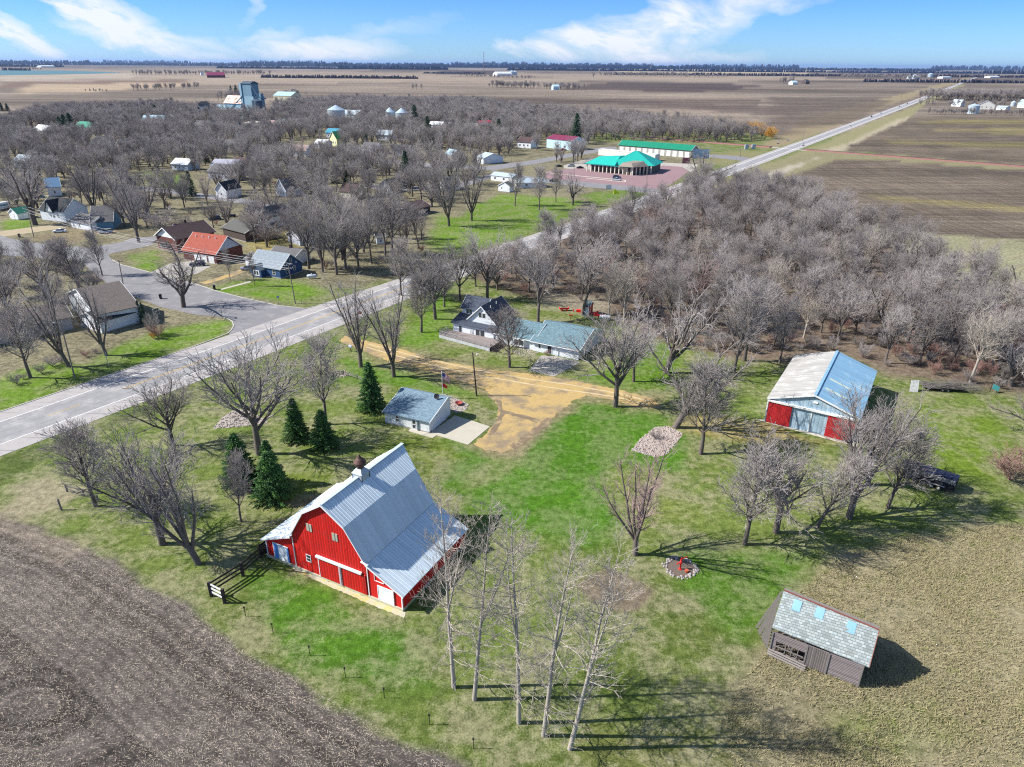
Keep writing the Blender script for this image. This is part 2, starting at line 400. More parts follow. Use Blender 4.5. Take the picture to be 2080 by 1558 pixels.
    # grove floor
    grove = [(950, 560), (1020, 600), (1110, 615), (1230, 650), (1330, 690), (1430, 715), (1520, 735), (1600, 745), (1700, 715), (1800, 760), (1960, 785), (2090, 800), (2400, 800), (2400, 640), (2080, 600), (1900, 500), (1720, 455), (1650, 390), (1430, 385), (1200, 450), (1060, 500)]
    paint(grove, LITTER, (.25, .5, 0), 2.5, 5, mod=.5)
    paint([(1100, 590), (1240, 610), (1240, 650), (1100, 625)], (.30, .27, .2), (.3, .4, 0), 2, 3, alpha=.6)
    # fields right of the highway
    paint([(1720, 455), (1900, 475), (2068, 488), (2300, 500), (2300, 700), (2080, 700), (1990, 600), (1850, 520)], (.27, .26, .16), (.9, .2, 0), 3, 4, mod=.3)
    paint([(1560, 375), (1640, 345), (1700, 325), (1770, 324), (2080, 347), (2500, 372), (2500, 520), (2068, 488), (1900, 475), (1720, 455), (1650, 400)], (.105, .084, .062), (0, .9, .9), 2, 2, mod=.35)
    paint([(1700, 305), (1760, 275), (1830, 243), (1850, 238), (2080, 236), (2500, 238), (2500, 365), (2080, 336), (1800, 314)], (.110, .088, .064), (0, .8, .9), 3, 3, mod=.35)
    for pl in ([(1900, 262), (2200, 258), (2200, 275), (1900, 268)], [(1800, 285), (2080, 290), (2300, 300), (2080, 302), (1800, 292)], [(1760, 395), (2080, 420), (2300, 440), (2080, 432), (1780, 405)], [(1860, 245), (2080, 243), (2080, 252), (1870, 250)]):
        paint(pl, (.21, .18, .065), (0, .8, .9), 5, 5, alpha=.6)
    # verges
    paint([(1400, 400), (1450, 372), (1560, 335), (1640, 312), (1700, 300), (1850, 240), (1870, 217), (1960, 172), (1950, 172), (1840, 222), (1735, 262), (1625, 310), (1530, 350), (1440, 385)], (.24, .22, .11), (.5, .1, 0), 3, 4)
    paint([(1520, 360), (1620, 332), (1660, 322), (1600, 350), (1540, 372), (1480, 385)], (.38, .34, .27), (.2, .1, 0), 2, 3)
    paint([(1670, 306), (1720, 290), (1810, 248), (1845, 236), (1850, 240), (1800, 262), (1720, 300), (1700, 310)], (.36, .31, .22), (.2, .1, 0), 3, 4)
    paint([(1540, 300), (1580, 275), (1640, 240), (1800, 200), (1960, 158), (1990, 152), (1960, 165), (1895, 184), (1810, 212), (1735, 242), (1630, 283), (1580, 300)], (.25, .20, .12), (.3, .1, 0), 4, 5)
    paint([(1430, 315), (1500, 308), (1560, 306), (1530, 322), (1470, 336), (1420, 330)], (.20, .19, .085), (.5, 0, 0), 3, 3)
    # far fields drawn from the photograph
    D = (.075, .056, .050)
    paint([(1130, 182), (1200, 172), (1240, 168), (1380, 169), (1560, 172), (1490, 183), (1385, 190), (1300, 185), (1180, 183)], D, (0, .3, 1), 8, 20)
    paint([(1230, 200), (1500, 215), (1640, 225), (1600, 240), (1450, 225), (1250, 210)], (.10, .075, .065), (0, .3, 1), 12, 20, alpha=.8)
    paint([(1560, 196), (1760, 200), (1820, 205), (1760, 240), (1640, 262), (1560, 285), (1540, 260), (1570, 225)], (.10, .078, .062), (0, .3, 1), 12, 20, alpha=.8)
    paint([(0, 153), (270, 148), (280, 158), (0, 165)], (.33, .28, .22), (0, 0, .6), 20, 20)
    paint([(0, 168), (200, 165), (420, 160), (300, 176), (0, 178)], (.17, .12, .09), (0, 0, .8), 20, 40)
    paint([(60, 172), (330, 168), (420, 172), (200, 186), (40, 190)], (.34, .26, .18), (0, 0, .6), 20, 30)
    paint([(900, 143), (1010, 143), (1050, 152), (960, 153), (880, 150)], D, (0, 0, 1), 20, 20)
    paint([(1250, 140), (1700, 142), (1700, 148), (1500, 152), (1250, 148)], (.34, .28, .19), (0, 0, .6), 25, 40)
    paint([(0, 236), (85, 232), (120, 245), (60, 262), (0, 262)], (.24, .19, .14), (0, .2, .6), 6, 8)
    # near stubble field
    fld = [(-500, 1010), (0, 1045), (90, 1083), (170, 1108), (300, 1190), (380, 1232), (450, 1288), (520, 1338), (610, 1382), (700, 1440), (810, 1500), (940, 1570), (1000, 1640), (1000, 2600), (-2500, 2600)]
    paint(fld, (.100, .087, .078), (0, 1, .5), .9, 1.6, mod=.35)
    paint([(-500, 1010), (0, 1045), (90, 1083), (170, 1108), (130, 1140), (0, 1090), (-400, 1080)], (.20, .165, .13), (.1, 1.0, .3), 2, 2, alpha=.7)
    # tall dry growth at bottom right
    weed = [(1530, 1900), (1500, 1620), (1470, 1480), (1500, 1390), (1560, 1320), (1610, 1215), (1700, 1135), (1850, 1085), (2080, 1062), (2600, 1040), (3200, 2200)]
    paint(weed, (.235, .205, .125), (.35, .45, 0), 1.5, 2.5, mod=.35)
    paint([(1620, 1440), (1760, 1420), (1900, 1400), (1960, 1480), (1900, 1558), (1700, 1558)], (.13, .165, .035), (.7, .2, 0), 2, 4, alpha=.7)
    paint([(1180, 1500), (1400, 1460), (1520, 1440), (1540, 1600), (1200, 1600)], (.15, .15, .05), (.8, .2, 0), 2, 3, alpha=.6)
    # plough rows: a coordinate across the rows, carried per vertex
    row = y*1.0+x*.10
    fw_ = [p_ for p_ in pxs(fld)]; near_ = (y < 140) & (y > 0) & (x < 40); df = np.full(n, 0.); df[near_] = -sdf(x[near_], y[near_], fw_)
    cpt = G(60, 1430); rad = np.hypot((x-cpt[0])*.75+(y-cpt[1])*.25, (y-cpt[1])*1.15)
    row = np.where(near_ & (df > -3), np.where(df < 15, df, 40+rad), row)
    track = np.zeros(n)
    for rr_ in (3.2, 5.0, 9.5, 11.3, 13.9, 15.6, 18.5, 20.2, 25, 26.8, 31, 32.7): track = np.maximum(track, np.where(df > 13, np.exp(-((rad-rr_)/.50)**2), 0))
    for rr_ in (3.0, 4.9, 13.5, 15): track = np.maximum(track, np.where(df > 0, np.exp(-((df-rr_)/.35)**2), 0))
    track *= np.clip((fbm(x, y, 9, 3, 77)-.30)*6, 0, 1)
    col *= (1-.6*track)[:, None]
    R_, C_ = len(rows), len(s)
    idx = np.arange(R_*C_).reshape(R_, C_)
    f = np.stack([idx[:-1, :-1], idx[:-1, 1:], idx[1:, 1:], idx[1:, :-1]], -1).reshape(-1, 4)
    me = bpy.data.meshes.new('ground')
    me.vertices.add(n); me.vertices.foreach_set('co', np.stack([x, y, np.zeros(n)], -1).astype(np.float32).ravel())
    me.loops.add(f.size); me.loops.foreach_set('vertex_index', f.astype(np.int32).ravel())
    me.polygons.add(len(f)); me.polygons.foreach_set('loop_start', (np.arange(len(f))*4).astype(np.int32)); me.polygons.foreach_set('loop_total', np.full(len(f), 4, np.int32))
    for nm, a in (('soil_tone', col), ('cover', prm)):
        at = me.attributes.new(nm, 'FLOAT_COLOR', 'POINT')
        at.data.foreach_set('color', np.concatenate([a, np.ones((n, 1))], 1).astype(np.float32).ravel())
    at = me.attributes.new('rows', 'FLOAT', 'POINT'); at.data.foreach_set('value', row.astype(np.float32))
    me.update(); me.validate()
    o = bpy.data.objects.new('ground', me); COL.objects.link(o); o['kind'] = 'structure'
    m = bpy.data.materials.new('ground'); m.use_nodes = True; nt = m.node_tree; N = nt.nodes; Lk = nt.links; N.clear()
    def mth(op, a, b=None, cl=False):
        q = N.new('ShaderNodeMath'); q.operation = op; q.use_clamp = cl
        for i, v in enumerate((a, b)):
            if v is None: continue
            if isinstance(v, (int, float)): q.inputs[i].default_value = v
            else: Lk.new(v, q.inputs[i])
        return q.outputs[0]
    def mix(f_, a, b, bt='MIX'):
        q = N.new('ShaderNodeMix'); q.data_type = 'RGBA'; q.blend_type = bt
        for i, v in ((0, f_), (6, a), (7, b)):
            if isinstance(v, (int, float)): q.inputs[i].default_value = v
            elif isinstance(v, tuple): q.inputs[i].default_value = (*v, 1)
            else: Lk.new(v, q.inputs[i])
        return q.outputs[2]
    def ramp(v, a, b, c=0., d=1.):
        q = N.new('ShaderNodeMapRange'); Lk.new(v, q.inputs[0])
        for i, t in enumerate((a, b, c, d)): q.inputs[i+1].default_value = t
        return q.outputs[0]
    tc = N.new('ShaderNodeTexCoord')
    def noise(sx, sy, det=5, rough=.6, dis=0., rot=0.):
        mp = N.new('ShaderNodeMapping'); Lk.new(tc.outputs['Object'], mp.inputs[0]); mp.inputs['Scale'].default_value = (sx, sy, 1); mp.inputs['Rotation'].default_value = (0, 0, rot)
        q = N.new('ShaderNodeTexNoise'); q.inputs['Scale'].default_value = 1; q.inputs['Detail'].default_value = det; q.inputs['Roughness'].default_value = rough; q.inputs['Distortion'].default_value = dis
        Lk.new(mp.outputs[0], q.inputs['Vector']); return q.outputs[0]
    a1 = N.new('ShaderNodeAttribute'); a1.attribute_name = 'soil_tone'
    a2 = N.new('ShaderNodeAttribute'); a2.attribute_name = 'cover'; sp = N.new('ShaderNodeSeparateColor'); Lk.new(a2.outputs['Color'], sp.inputs[0])
    dryp, resi, furr = sp.outputs
    nA = noise(.14, .14, 8, .66); nB = noise(.9, .9, 8, .72); nC = noise(5, 5, 5, .75); nD = noise(2.2, 7.5, 5, .7, .8, .5)
    # streaky rows (two directions blended by a slow noise)
    f1 = noise(.012, .33, 6, .6, .3, -.05); f2 = noise(.5, .03, 5, .6, .2, .35); f3 = noise(.0022, .02, 5, .6, .6, .0)
    c = a1.outputs['Color']
    fine = mth('ADD', mth('MULTIPLY', nB, .55), mth('MULTIPLY', nC, .45))
    dm = ramp(mth('ADD', mth('MULTIPLY', nA, .55), mth('MULTIPLY', fine, .45)), .465, .545)
    c = mix(mth('MULTIPLY', dm, mth('MULTIPLY', dryp, .85)), c, (.26, .235, .150))
    gm = ramp(mth('ADD', mth('MULTIPLY', nB, .5), mth('MULTIPLY', nD, .5)), .50, .40)
    c = mix(mth('MULTIPLY', gm, mth('MULTIPLY', dryp, .5)), c, (.050, .105, .012))
    rs = ramp(mth('ADD', mth('MULTIPLY', nD, .6), mth('MULTIPLY', nC, .4)), .535, .60)
    c = mix(mth('MULTIPLY', rs, mth('MULTIPLY', resi, .75)), c, (.40, .32, .26))
    v1 = ramp(fine, .38, .62, .50, 1.50)
    fm = ramp(mth('ADD', mth('MULTIPLY', f1, .6), mth('MULTIPLY', f3, .4)), .40, .60, .60, 1.42)
    cr = ramp(f2, .40, .6, .8, 1.2)
    a3 = N.new('ShaderNodeAttribute'); a3.attribute_name = 'rows'
    rw = mth('ADD', a3.outputs['Fac'], mth('MULTIPLY', nB, .5))
    s1 = mth('SINE', mth('MULTIPLY', rw, 2*PI/.98)); s2 = mth('SINE', mth('MULTIPLY', rw, 2*PI/9.1))
    rowm = mth('ADD', 1.0, mth('ADD', mth('MULTIPLY', s1, .27), mth('MULTIPLY', s2, .05)))
    fm = mth('MULTIPLY', fm, rowm)
    v2 = mth('ADD', mth('MULTIPLY', mth('MULTIPLY', fm, cr), furr), mth('SUBTRACT', 1.0, furr))
    v = mth('MULTIPLY', v1, v2)
    cb = N.new('ShaderNodeCombineXYZ')
    for i in range(3): Lk.new(v, cb.inputs[i])
    c = mix(1.0, c, cb.outputs[0], 'MULTIPLY')
    bs = N.new('ShaderNodeBsdfPrincipled'); out = N.new('ShaderNodeOutputMaterial'); Lk.new(bs.outputs[0], out.inputs[0])
    Lk.new(c, bs.inputs['Base Color']); bs.inputs['Roughness'].default_value = .95; bs.inputs['Specular IOR Level'].default_value = .1
    b = N.new('ShaderNodeBump'); b.inputs['Strength'].default_value = .7; b.inputs['Distance'].default_value = .22
    Lk.new(mth('ADD', mth('MULTIPLY', nC, .5), nB), b.inputs['Height']); Lk.new(b.outputs[0], bs.inputs['Normal'])
    me.materials.append(m)
    return fld, weed, grove
FIELD_PX, WEED_PX, GROVE_PX = build_ground()

# ------------------------------------------------------------------ roads and paving
M_conc = mat('pale_concrete_road', (.38, .355, .345), .9, .3, .3, col2=(.28, .27, .27), stain=.3, bump=.15)
M_asph = mat('street_asphalt', (.21, .205, .215), .9, .22, .3, col2=(.29, .28, .28), stain=.2, bump=.15)
M_gravel = mat('yellow_gravel', (.46, .325, .135), .95, .6, .20, col2=(.225, .175, .115), stain=.42, bump=.5)
M_apron = mat('apron_concrete', (.45, .42, .35), .9, .2, .7, bump=.1)
M_lot = mat('reddish_lot', (.27, .175, .185), .9, .22, .08, bump=.1)
M_white = mat('road_white_paint', (.82, .82, .80), .7, .12, 2, bump=0)
M_yellow = mat('road_yellow_paint', (.55, .38, .13), .8, .3, 2, bump=0)
M_kerb = mat('kerb_concrete', (.46, .44, .40), .9, .2, 1, bump=.1)
def interp(nodes, y):
    for a, b in zip(nodes, nodes[1:]):
        if y <= b[1] or b is nodes[-1]:
            t = (y-a[1])/(b[1]-a[1]); return a[0]+(b[0]-a[0])*t
LN = [(-175, 0), (-96.2, 115.5), (-55.4, 176.8), (3.6, 262.2), (34.3, 309), (142.6, 476.4), (258.7, 655), (655, 1272), (1150, 2045), (2293, 3840), (5350, 8620), (22000, 34700)]
RN = [(-150, -2), (-85.4, 99.5), (-64.1, 131.3), (-49.5, 154), (-13.7, 211), (60, 323), (121.4, 418), (172.7, 495), (288.6, 674), (672, 1266), (1163, 2037), (2306, 3832), (5363, 8612), (22013, 34692)]
def hw(y, t): # t 0 = left/far edge, 1 = right/near edge at this y
    a = interp(LN, y); b = interp(RN, y); return a+(b-a)*t
def strip(name, f0, f1, ys, z, m, kind='structure', parent=None):
    mb = MB()
    for a, b in zip(ys, ys[1:]):
        za = z if not callable(z) else z(a); zb = z if not callable(z) else z(b)
        mb.poly([(f0(a), a, za), (f1(a), a, za), (f1(b), b, zb), (f0(b), b, zb)])
    o = mb.build(name, m, parent)
    if kind: o['kind'] = kind
    return o
ys = [0]+list(np.arange(20, 700, 10.))+list(np.geomspace(700, 30000, 60))
def zz(b): return lambda y: b+(0 if y < 400 else (y-400)*.0002)
strip('highway', lambda y: hw(y, 0), lambda y: hw(y, 1), ys, zz(.04), M_conc)
LW = .12
M_lane = mat('worn_lane_surface', (.27, .265, .275), .9, .35, .25, col2=(.35, .34, .335), stain=.3, bump=.1)
strip('highway_lanes', lambda y: hw(y, .24), lambda y: hw(y, .76), ys[:-20], zz(.046), M_lane)
mk = MB()
for a, b in zip(ys[:-25], ys[1:-24]):
    for t in (.245, .755):
        w = .10 if a < 300 else .22
        za, zb = zz(.055)(a), zz(.055)(b)
        mk.poly([(hw(a, t)-w, a, za), (hw(a, t)+w, a, za), (hw(b, t)+w, b, zb), (hw(b, t)-w, b, zb)])
tag(mk.build('road_edge_lines', M_white), kind='structure')
mj = MB()
for yv in np.arange(60, 260, 4.6):
    for f0, f1 in ((0.01, .235), (.765, .99)):
        xa, xb = hw(yv, f0), hw(yv, f1); mj.poly([(xa, yv+(0-xa+hw(yv, 0))*.0, .0475), (xb, yv-.45*(xb-xa)*.0, .0475), (xb, yv+.07, .0475), (xa, yv+.07, .0475)])
for k_, t_ in enumerate((.36, .5, .64)):
    for a, b in zip(ys[4:26], ys[5:27]): mj.poly([(hw(a, t_)-.35, a, .0475), (hw(a, t_)-.29, a, .0475), (hw(b, t_)-.29, b, .0475), (hw(b, t_)-.35, b, .0475)])
tag(mj.build('road_joints', mat('joint_tar', (.10, .10, .10), .9, .2, 1, bump=0)), kind='structure')
mk = MB()
yy = 30.
while yy < 600:
    for dx in ((-.2, .2) if 120 < yy < 240 else (0,)):
        mk.poly([(hw(yy, .5)+dx-.1, yy, .056), (hw(yy, .5)+dx+.1, yy, .056), (hw(yy+5, .5)+dx+.1, yy+5, .056), (hw(yy+5, .5)+dx-.1, yy+5, .056)])
    yy += 5 if 120 < yy < 240 else 12
tag(mk.build('road_centre_lines', M_yellow), kind='structure')
# kerb along the town side of the highway and round into the side street
def kerb(name, pts, w=.25, h=.13, m=None):
    mb = MB()
    for a, b in zip(pts, pts[1:]):
        mb.beam((a[0], a[1], h/2), (b[0], b[1], h/2), w, h)
    return tag(mb.build(name, m or M_kerb), kind='structure')
kpts = [(hw(y, 0)-.15, y) for y in range(60, 156, 8)]+[G(*p)[:2] for p in ((462, 678), (470, 671), (475, 662), (472, 654), (464, 648), (452, 644))]
kerb('highway_kerb', kpts)
kr = [G(*p)[:2] for p in ((640, 623), (619, 627), (566, 621), (497, 606), (435, 590), (400, 578), (323, 558), (247, 538), (228, 528))]
kerb('street_kerb', kr)
sheet('side_street', pxs([(640, 624), (619, 627), (566, 621), (497, 606), (435, 590), (400, 578), (323, 558), (247, 538), (226, 527), (215, 508), (150, 500), (160, 525), (195, 560), (240, 590), (330, 625), (400, 640), (452, 644), (464, 648), (472, 654), (475, 662), (466, 674), (464, 685), (540, 660)]), .03, M_asph)
sheet('cross_street', pxs([(-60, 470), (0, 478), (45, 490), (170, 505), (240, 493), (270, 484), (340, 478), (300, 500), (240, 512), (170, 530), (0, 518), (-60, 505)]), .025, M_asph)
sheet('back_street', pxs([(285, 379), (330, 381), (390, 390), (560, 412), (640, 424), (640, 430), (540, 421), (380, 398), (285, 386)]), .03, M_asph)
sheet('village_street', pxs([(560, 305), (700, 317), (860, 330), (985, 338), (1085, 325), (1160, 311), (1222, 299), (1252, 298), (1254, 303), (1180, 315), (1090, 333), (1000, 346), (860, 340), (690, 325), (560, 312)]), .03, M_asph)
sheet('park_street', pxs([(740, 374), (830, 379), (930, 372), (1000, 352), (1010, 358), (940, 381), (830, 388), (740, 382)]), .026, M_asph)
sheet('frontage_road', pxs([(1000, 346), (1110, 364), (1200, 371), (1280, 378), (1352, 386), (1375, 380), (1362, 392), (1330, 394), (1270, 387), (1190, 380), (1110, 372), (1000, 358)]), .034, M_asph)
sheet('crossing_road', pxs([(1430, 313), (1500, 317), (1552, 325), (1530, 332), (1500, 326), (1430, 318)]), .03, M_asph)
sheet('parking_lot', pxs([(1108, 348), (1180, 341), (1200, 345), (1270, 354), (1335, 347), (1345, 336), (1385, 339), (1400, 347), (1372, 368), (1340, 388), (1276, 380), (1204, 372), (1108, 362)]), .02, M_lot)
sheet('forecourt_gravel', pxs([(1145, 336), (1200, 320), (1345, 330), (1420, 334), (1405, 350), (1345, 338), (1200, 347), (1145, 342)]), .016, mat('pale_gravel', (.38, .35, .31), .95, .3, .2))
kerb('lot_kerb', [G(*p)[:2] for p in ((1108, 351), (1180, 358), (1270, 366.5), (1270, 370), (1190, 362))], .7, .15, mat('kerb_light', (.6, .56, .48)))
sheet('town_driveway', pxs([(403, 574), (440, 565), (497, 545), (500, 551), (470, 562), (420, 577)]), .02, M_gravel, 1, .15)
sheet('brick_house_driveway', pxs([(300, 556), (345, 536), (390, 530), (430, 540), (400, 556), (350, 566)]), .022, mat('drive_concrete', (.36, .34, .31), .9, .25, .3))
sheet('blue_house_walk', pxs([(446, 587.5), (508, 571), (511, 573), (450, 589)]), .03, M_apron)
sheet('shed_lane', pxs([(0, 470), (60, 462), (130, 455), (140, 462), (70, 472), (0, 482)]), .02, mat('sandy_lane', (.36, .30, .2), .95, .3, .3))
drive = [(700, 682), (735, 690), (775, 699), (830, 713), (880, 731), (940, 741), (1000, 752), (1062, 757), (1130, 767), (1200, 780), (1262, 793), (1325, 810), (1346, 826), (1330, 831), (1290, 826), (1240, 811), (1190, 803), (1168, 812), (1145, 830), (1110, 858), (1080, 885), (1050, 908), (1022, 920), (985, 914), (962, 903), (985, 882), (1008, 856), (1013, 828), (1000, 806), (985, 790), (940, 775), (880, 757), (840, 745), (790, 735), (745, 716), (690, 693)]
sheet('gravel_driveway', pxs(drive), .012, M_gravel, .6, .28, 3)
M_dirt = mat('damp_brown_dirt', (.20, .15, .10), .95, .5, .5, col2=(.33, .25, .14), stain=.3, bump=.4)
def ribbon(name, pts, w, z, m, seed=1):
    r = random.Random(seed); P_ = []
    for a, b in zip(pts, pts[1:]):
        a, b = Vector(G(*a)), Vector(G(*b)); n = max(1, int((b-a).length/.7)); P_ += [a.lerp(b, i/n) for i in range(n)]
    L_, R2 = [], []
    for i, p in enumerate(P_[1:-1], 1):
        d = (P_[i+1]-P_[i-1]).normalized(); n = Vector((-d.y, d.x, 0)); k = w*r.uniform(.3, .65); L_.append(p+n*k); R2.append(p-n*w*r.uniform(.3, .65))
    return sheet(name, L_+R2[::-1], z, m)
ribbon('dirt_rut', [(1012, 833), (1030, 838), (1060, 846), (1085, 853), (1112, 860)], 1.3, .017, M_dirt, 3)
ribbon('dirt_rut', [(1120, 846), (1100, 866), (1070, 888), (1046, 905), (1020, 914)], 1.6, .017, M_dirt, 4)
ribbon('dirt_rut', [(990, 800), (1012, 815), (1020, 840), (1008, 868), (985, 892)], 1.0, .019, M_dirt, 5)
for k_, q in enumerate(([(745, 698), (860, 728), (960, 750), (1060, 768), (1160, 782), (1260, 800), (1335, 820)], [(740, 704), (850, 735), (950, 758), (1055, 777), (1150, 792), (1250, 806), (1330, 826)])): ribbon('wheel_track', q, .55, .021, mat('pale_packed_gravel', (.50, .40, .24), .95, .4, .5), 6+k_)
sheet('garage_apron', pxs([(923.8, 844.2), (969, 858), (995, 866.6), (950.7, 903.6), (886.8, 884.3), (878.4, 890), (829.6, 875.8), (834, 870), (872.5, 880)]), .05, M_apron, th=.05)
sheet('house_patio', pxs([(1073.8, 752.6), (1100, 722), (1129.6, 723.7), (1179.7, 735.3), (1125.8, 765)]), .04, mat('patio_concrete', (.33, .31, .28), .9, .3, .5), th=.04)
# railway: ballast bank with two rails
M_ball = mat('pink_ballast', (.24, .115, .105), .95, .3, .3)
def rail(p0, p1):
    a = Vector(G(*p0)); b = Vector(G(*p1)); d = (b-a).normalized(); n = Vector((-d.y, d.x, 0)); mb = MB()
    q = [(-3.6, 0), (-2.0, .75), (2.0, .75), (3.6, 0)]
    mb.hull8([a+n*-3.6, a+n*3.6, b+n*3.6, b+n*-3.6, a+n*-2.1+Vector((0, 0, .75)), a+n*2.1+Vector((0, 0, .75)), b+n*2.1+Vector((0, 0, .75)), b+n*-2.1+Vector((0, 0, .75))])
    o = tag(mb.build('railway_bed', M_ball), kind='structure')
    mr = MB()
    for s_ in (-.72, .72): mr.beam(a+n*s_+Vector((0, 0, .84)), b+n*s_+Vector((0, 0, .84)), .1, .16)
    tag(mr.build('railway_rails', mat('rail_steel', (.10, .07, .06), .5, .2, 3)), kind='structure')
    return a, b
rail((1633, 304.5), (2300, 356)); rail((1300, 279), (1566, 299.5))
mb = MB(); a = Vector(G(1562, 299)); b = Vector(G(1640, 306)); mb.beam(a+Vector((0, 0, .06)), b+Vector((0, 0, .06)), 3.2, .06); tag(mb.build('level_crossing', mat('crossing_panel', (.5, .48, .46))), kind='structure')
sheet('lake', pxs([(-400, 142.5), (0, 142.8), (130, 143.5), (250, 147), (200, 149.5), (120, 151), (0, 153), (-400, 153)]), .3, mat('lake_water', (.060, .15, .16), .6, .1, .01, bump=0, spec=.5))
# ------------------------------------------------------------------ building kit
M_glass = mat('window_glass', (.035, .045, .055), .15, .2, .6, bump=0, spec=.8)
M_trim = mat('white_trim', (.78, .79, .80), .6, .06, 1, bump=0)
M_dark = mat('dark_metal', (.03, .03, .035), .5, .2, 2)
M_wood = mat('weathered_wood', (.20, .182, .17), .9, .35, 2.5, bump=.4)
M_darkwood = mat('dark_stained_wood', (.045, .035, .034), .85, .3, 2, bump=.3)
M_white = M_white
def frame_of(A, B):
    a = Vector(G(*A)) if len(A) == 2 else Vector(A); b = Vector(G(*B)) if len(B) == 2 else Vector(B)
    return a, math.atan2(b.y-a.y, b.x-a.x), (b-a).length
def depth_of(A, B, C):
    a, r, W = frame_of(A, B); c = Vector(G(*C)); n = Vector((-math.sin(r), math.cos(r), 0)); return (c-a).dot(n)
def roof_slab(mb, prof, axis, a, b, th=.14, z0=.03):
    for (h0, q0), (h1, q1) in zip(prof, prof[1:]):
        mb.extr([(h0, q0+z0), (h1, q1+z0), (h1, q1+z0+th), (h0, q0+z0+th)], axis, a, b)
def ext_prof(prof, o):
    (a, b), (c, d) = prof[0], prof[1]; (e, f), (g, h) = prof[-2], prof[-1]
    L1 = math.hypot(c-a, d-b); L2 = math.hypot(g-e, h-f)
    return [(a-(c-a)/L1*o, b-(d-b)/L1*o)]+prof[1:-1]+[(g+(g-e)/L2*o, h+(h-f)/L2*o)]
def face_box(mb, face, u0, u1, z0, z1, t0, t1, W, D):
    "box on a wall face; t = distance out of the wall"
    if face == 'F': mb.box(u0, u1, -t1, -t0, z0, z1)
    elif face == 'B': mb.box(u0, u1, D+t0, D+t1, z0, z1)
    elif face == 'R': mb.box(W+t0, W+t1, u0, u1, z0, z1)
    else: mb.box(-t1, -t0, u0, u1, z0, z1)
def window(t, face, u, z, w, h, W, D, fm=None, gm=None, bars=True, f=.09):
    m = MB(); fb = lambda *a: face_box(m, face, *a, -.02, .05, W, D)
    fb(u-w/2-f, u+w/2+f, z+h, z+h+f); fb(u-w/2-f, u+w/2+f, z-f, z); fb(u-w/2-f, u-w/2, z, z+h); fb(u+w/2, u+w/2+f, z, z+h)
    if bars: fb(u-w/2, u+w/2, z+h/2-.03, z+h/2+.03)
    o = m.build('window', fm or M_trim, t)
    g = MB(); face_box(g, face, u-w/2, u+w/2, z, z+h, -.02, .015, W, D); g.build('pane', gm or M_glass, o)
    return o
def door(t, face, u, w, h, W, D, dm, fm=None, z=0.05, f=.1, name='door', handle=False):
    m = MB(); face_box(m, face, u-w/2, u+w/2, z, z+h, -.02, .06, W, D); o = m.build(name, dm, t)
    g = MB(); fb = lambda *a: face_box(g, face, *a, -.02, .09, W, D)
    fb(u-w/2-f, u-w/2, z, z+h+f); fb(u+w/2, u+w/2+f, z, z+h+f); fb(u-w/2, u+w/2, z+h, z+h+f)
    g.build('frame', fm or M_trim, o)
    if handle:
        q = MB(); face_box(q, face, u+w*.34, u+w*.42, z+h*.45, z+h*.5, .06, .12, W, D); q.build('handle', M_dark, o)
    return o
def house(name, label, cat, A, B, D, wh, rh, axis, wm, rm, over=.4, wins=(), doors=(), chim=None, trim=M_trim, group=None, found=True, ridge=.5, eave2=None, garage=()):
    a, r, W = frame_of(A, B)
    if not isinstance(D, (int, float)): D = depth_of(A, B, D)
    t = thing(name, label, cat, a, r, group)
    S = D if axis == 'x' else W; L = W if axis == 'x' else D
    pr = [(0, wh), (S*ridge, rh), (S, eave2 or wh)]
    m = MB(); m.extr([(0, 0), (S, 0)]+pr[::-1], axis, 0, L); m.build('wall', wm, t)
    e = ext_prof(pr, over)
    m = MB(); roof_slab(m, e, axis, -over, L+over); rf = m.build('roof', rm, t)
    for q in (-over-.03, L+over-.05):
        m = MB()
        for (h0, z0), (h1, z1) in zip(e, e[1:]):
            m.extr([(h0, z0-.12), (h1, z1-.12), (h1, z1+.19), (h0, z0+.19)], axis, q, q+.08)
        m.build('fascia', trim, t)
    if found:
        m = MB(); m.box(-.04, W+.04, -.04, D+.04, 0, .28); m.build('foundation', mat('foundation', (.36, .35, .33), .9, .2, 1), t)
    for f, u, z, w, h in wins: window(t, f, u, z, w, h, W, D)
    for q in doors: door(t, q[0], q[1], q[2], q[3], W, D, q[4] if len(q) > 4 else M_trim, M_trim, handle=True)
    for q in garage: door(t, q[0], q[1], q[2], q[3], W, D, q[4] if len(q) > 4 else mat('garage_door_white', (.8, .8, .8), .5, .05, 1, pattern='laps', sp=.55, dark=.25), M_trim, name='garage_door')
    if chim:
        m = MB(); cx, cy, cz = chim; m.box(cx-.35, cx+.35, cy-.35, cy+.35, cz-1.6, cz); m.box(cx-.42, cx+.42, cy-.42, cy+.42, cz, cz+.15)
        m.build('chimney', mat('chimney_brick', (.10, .07, .06), .9, .3, 2, pattern='brick', sp=.1, dark=.6), rf)
    return t, W, D

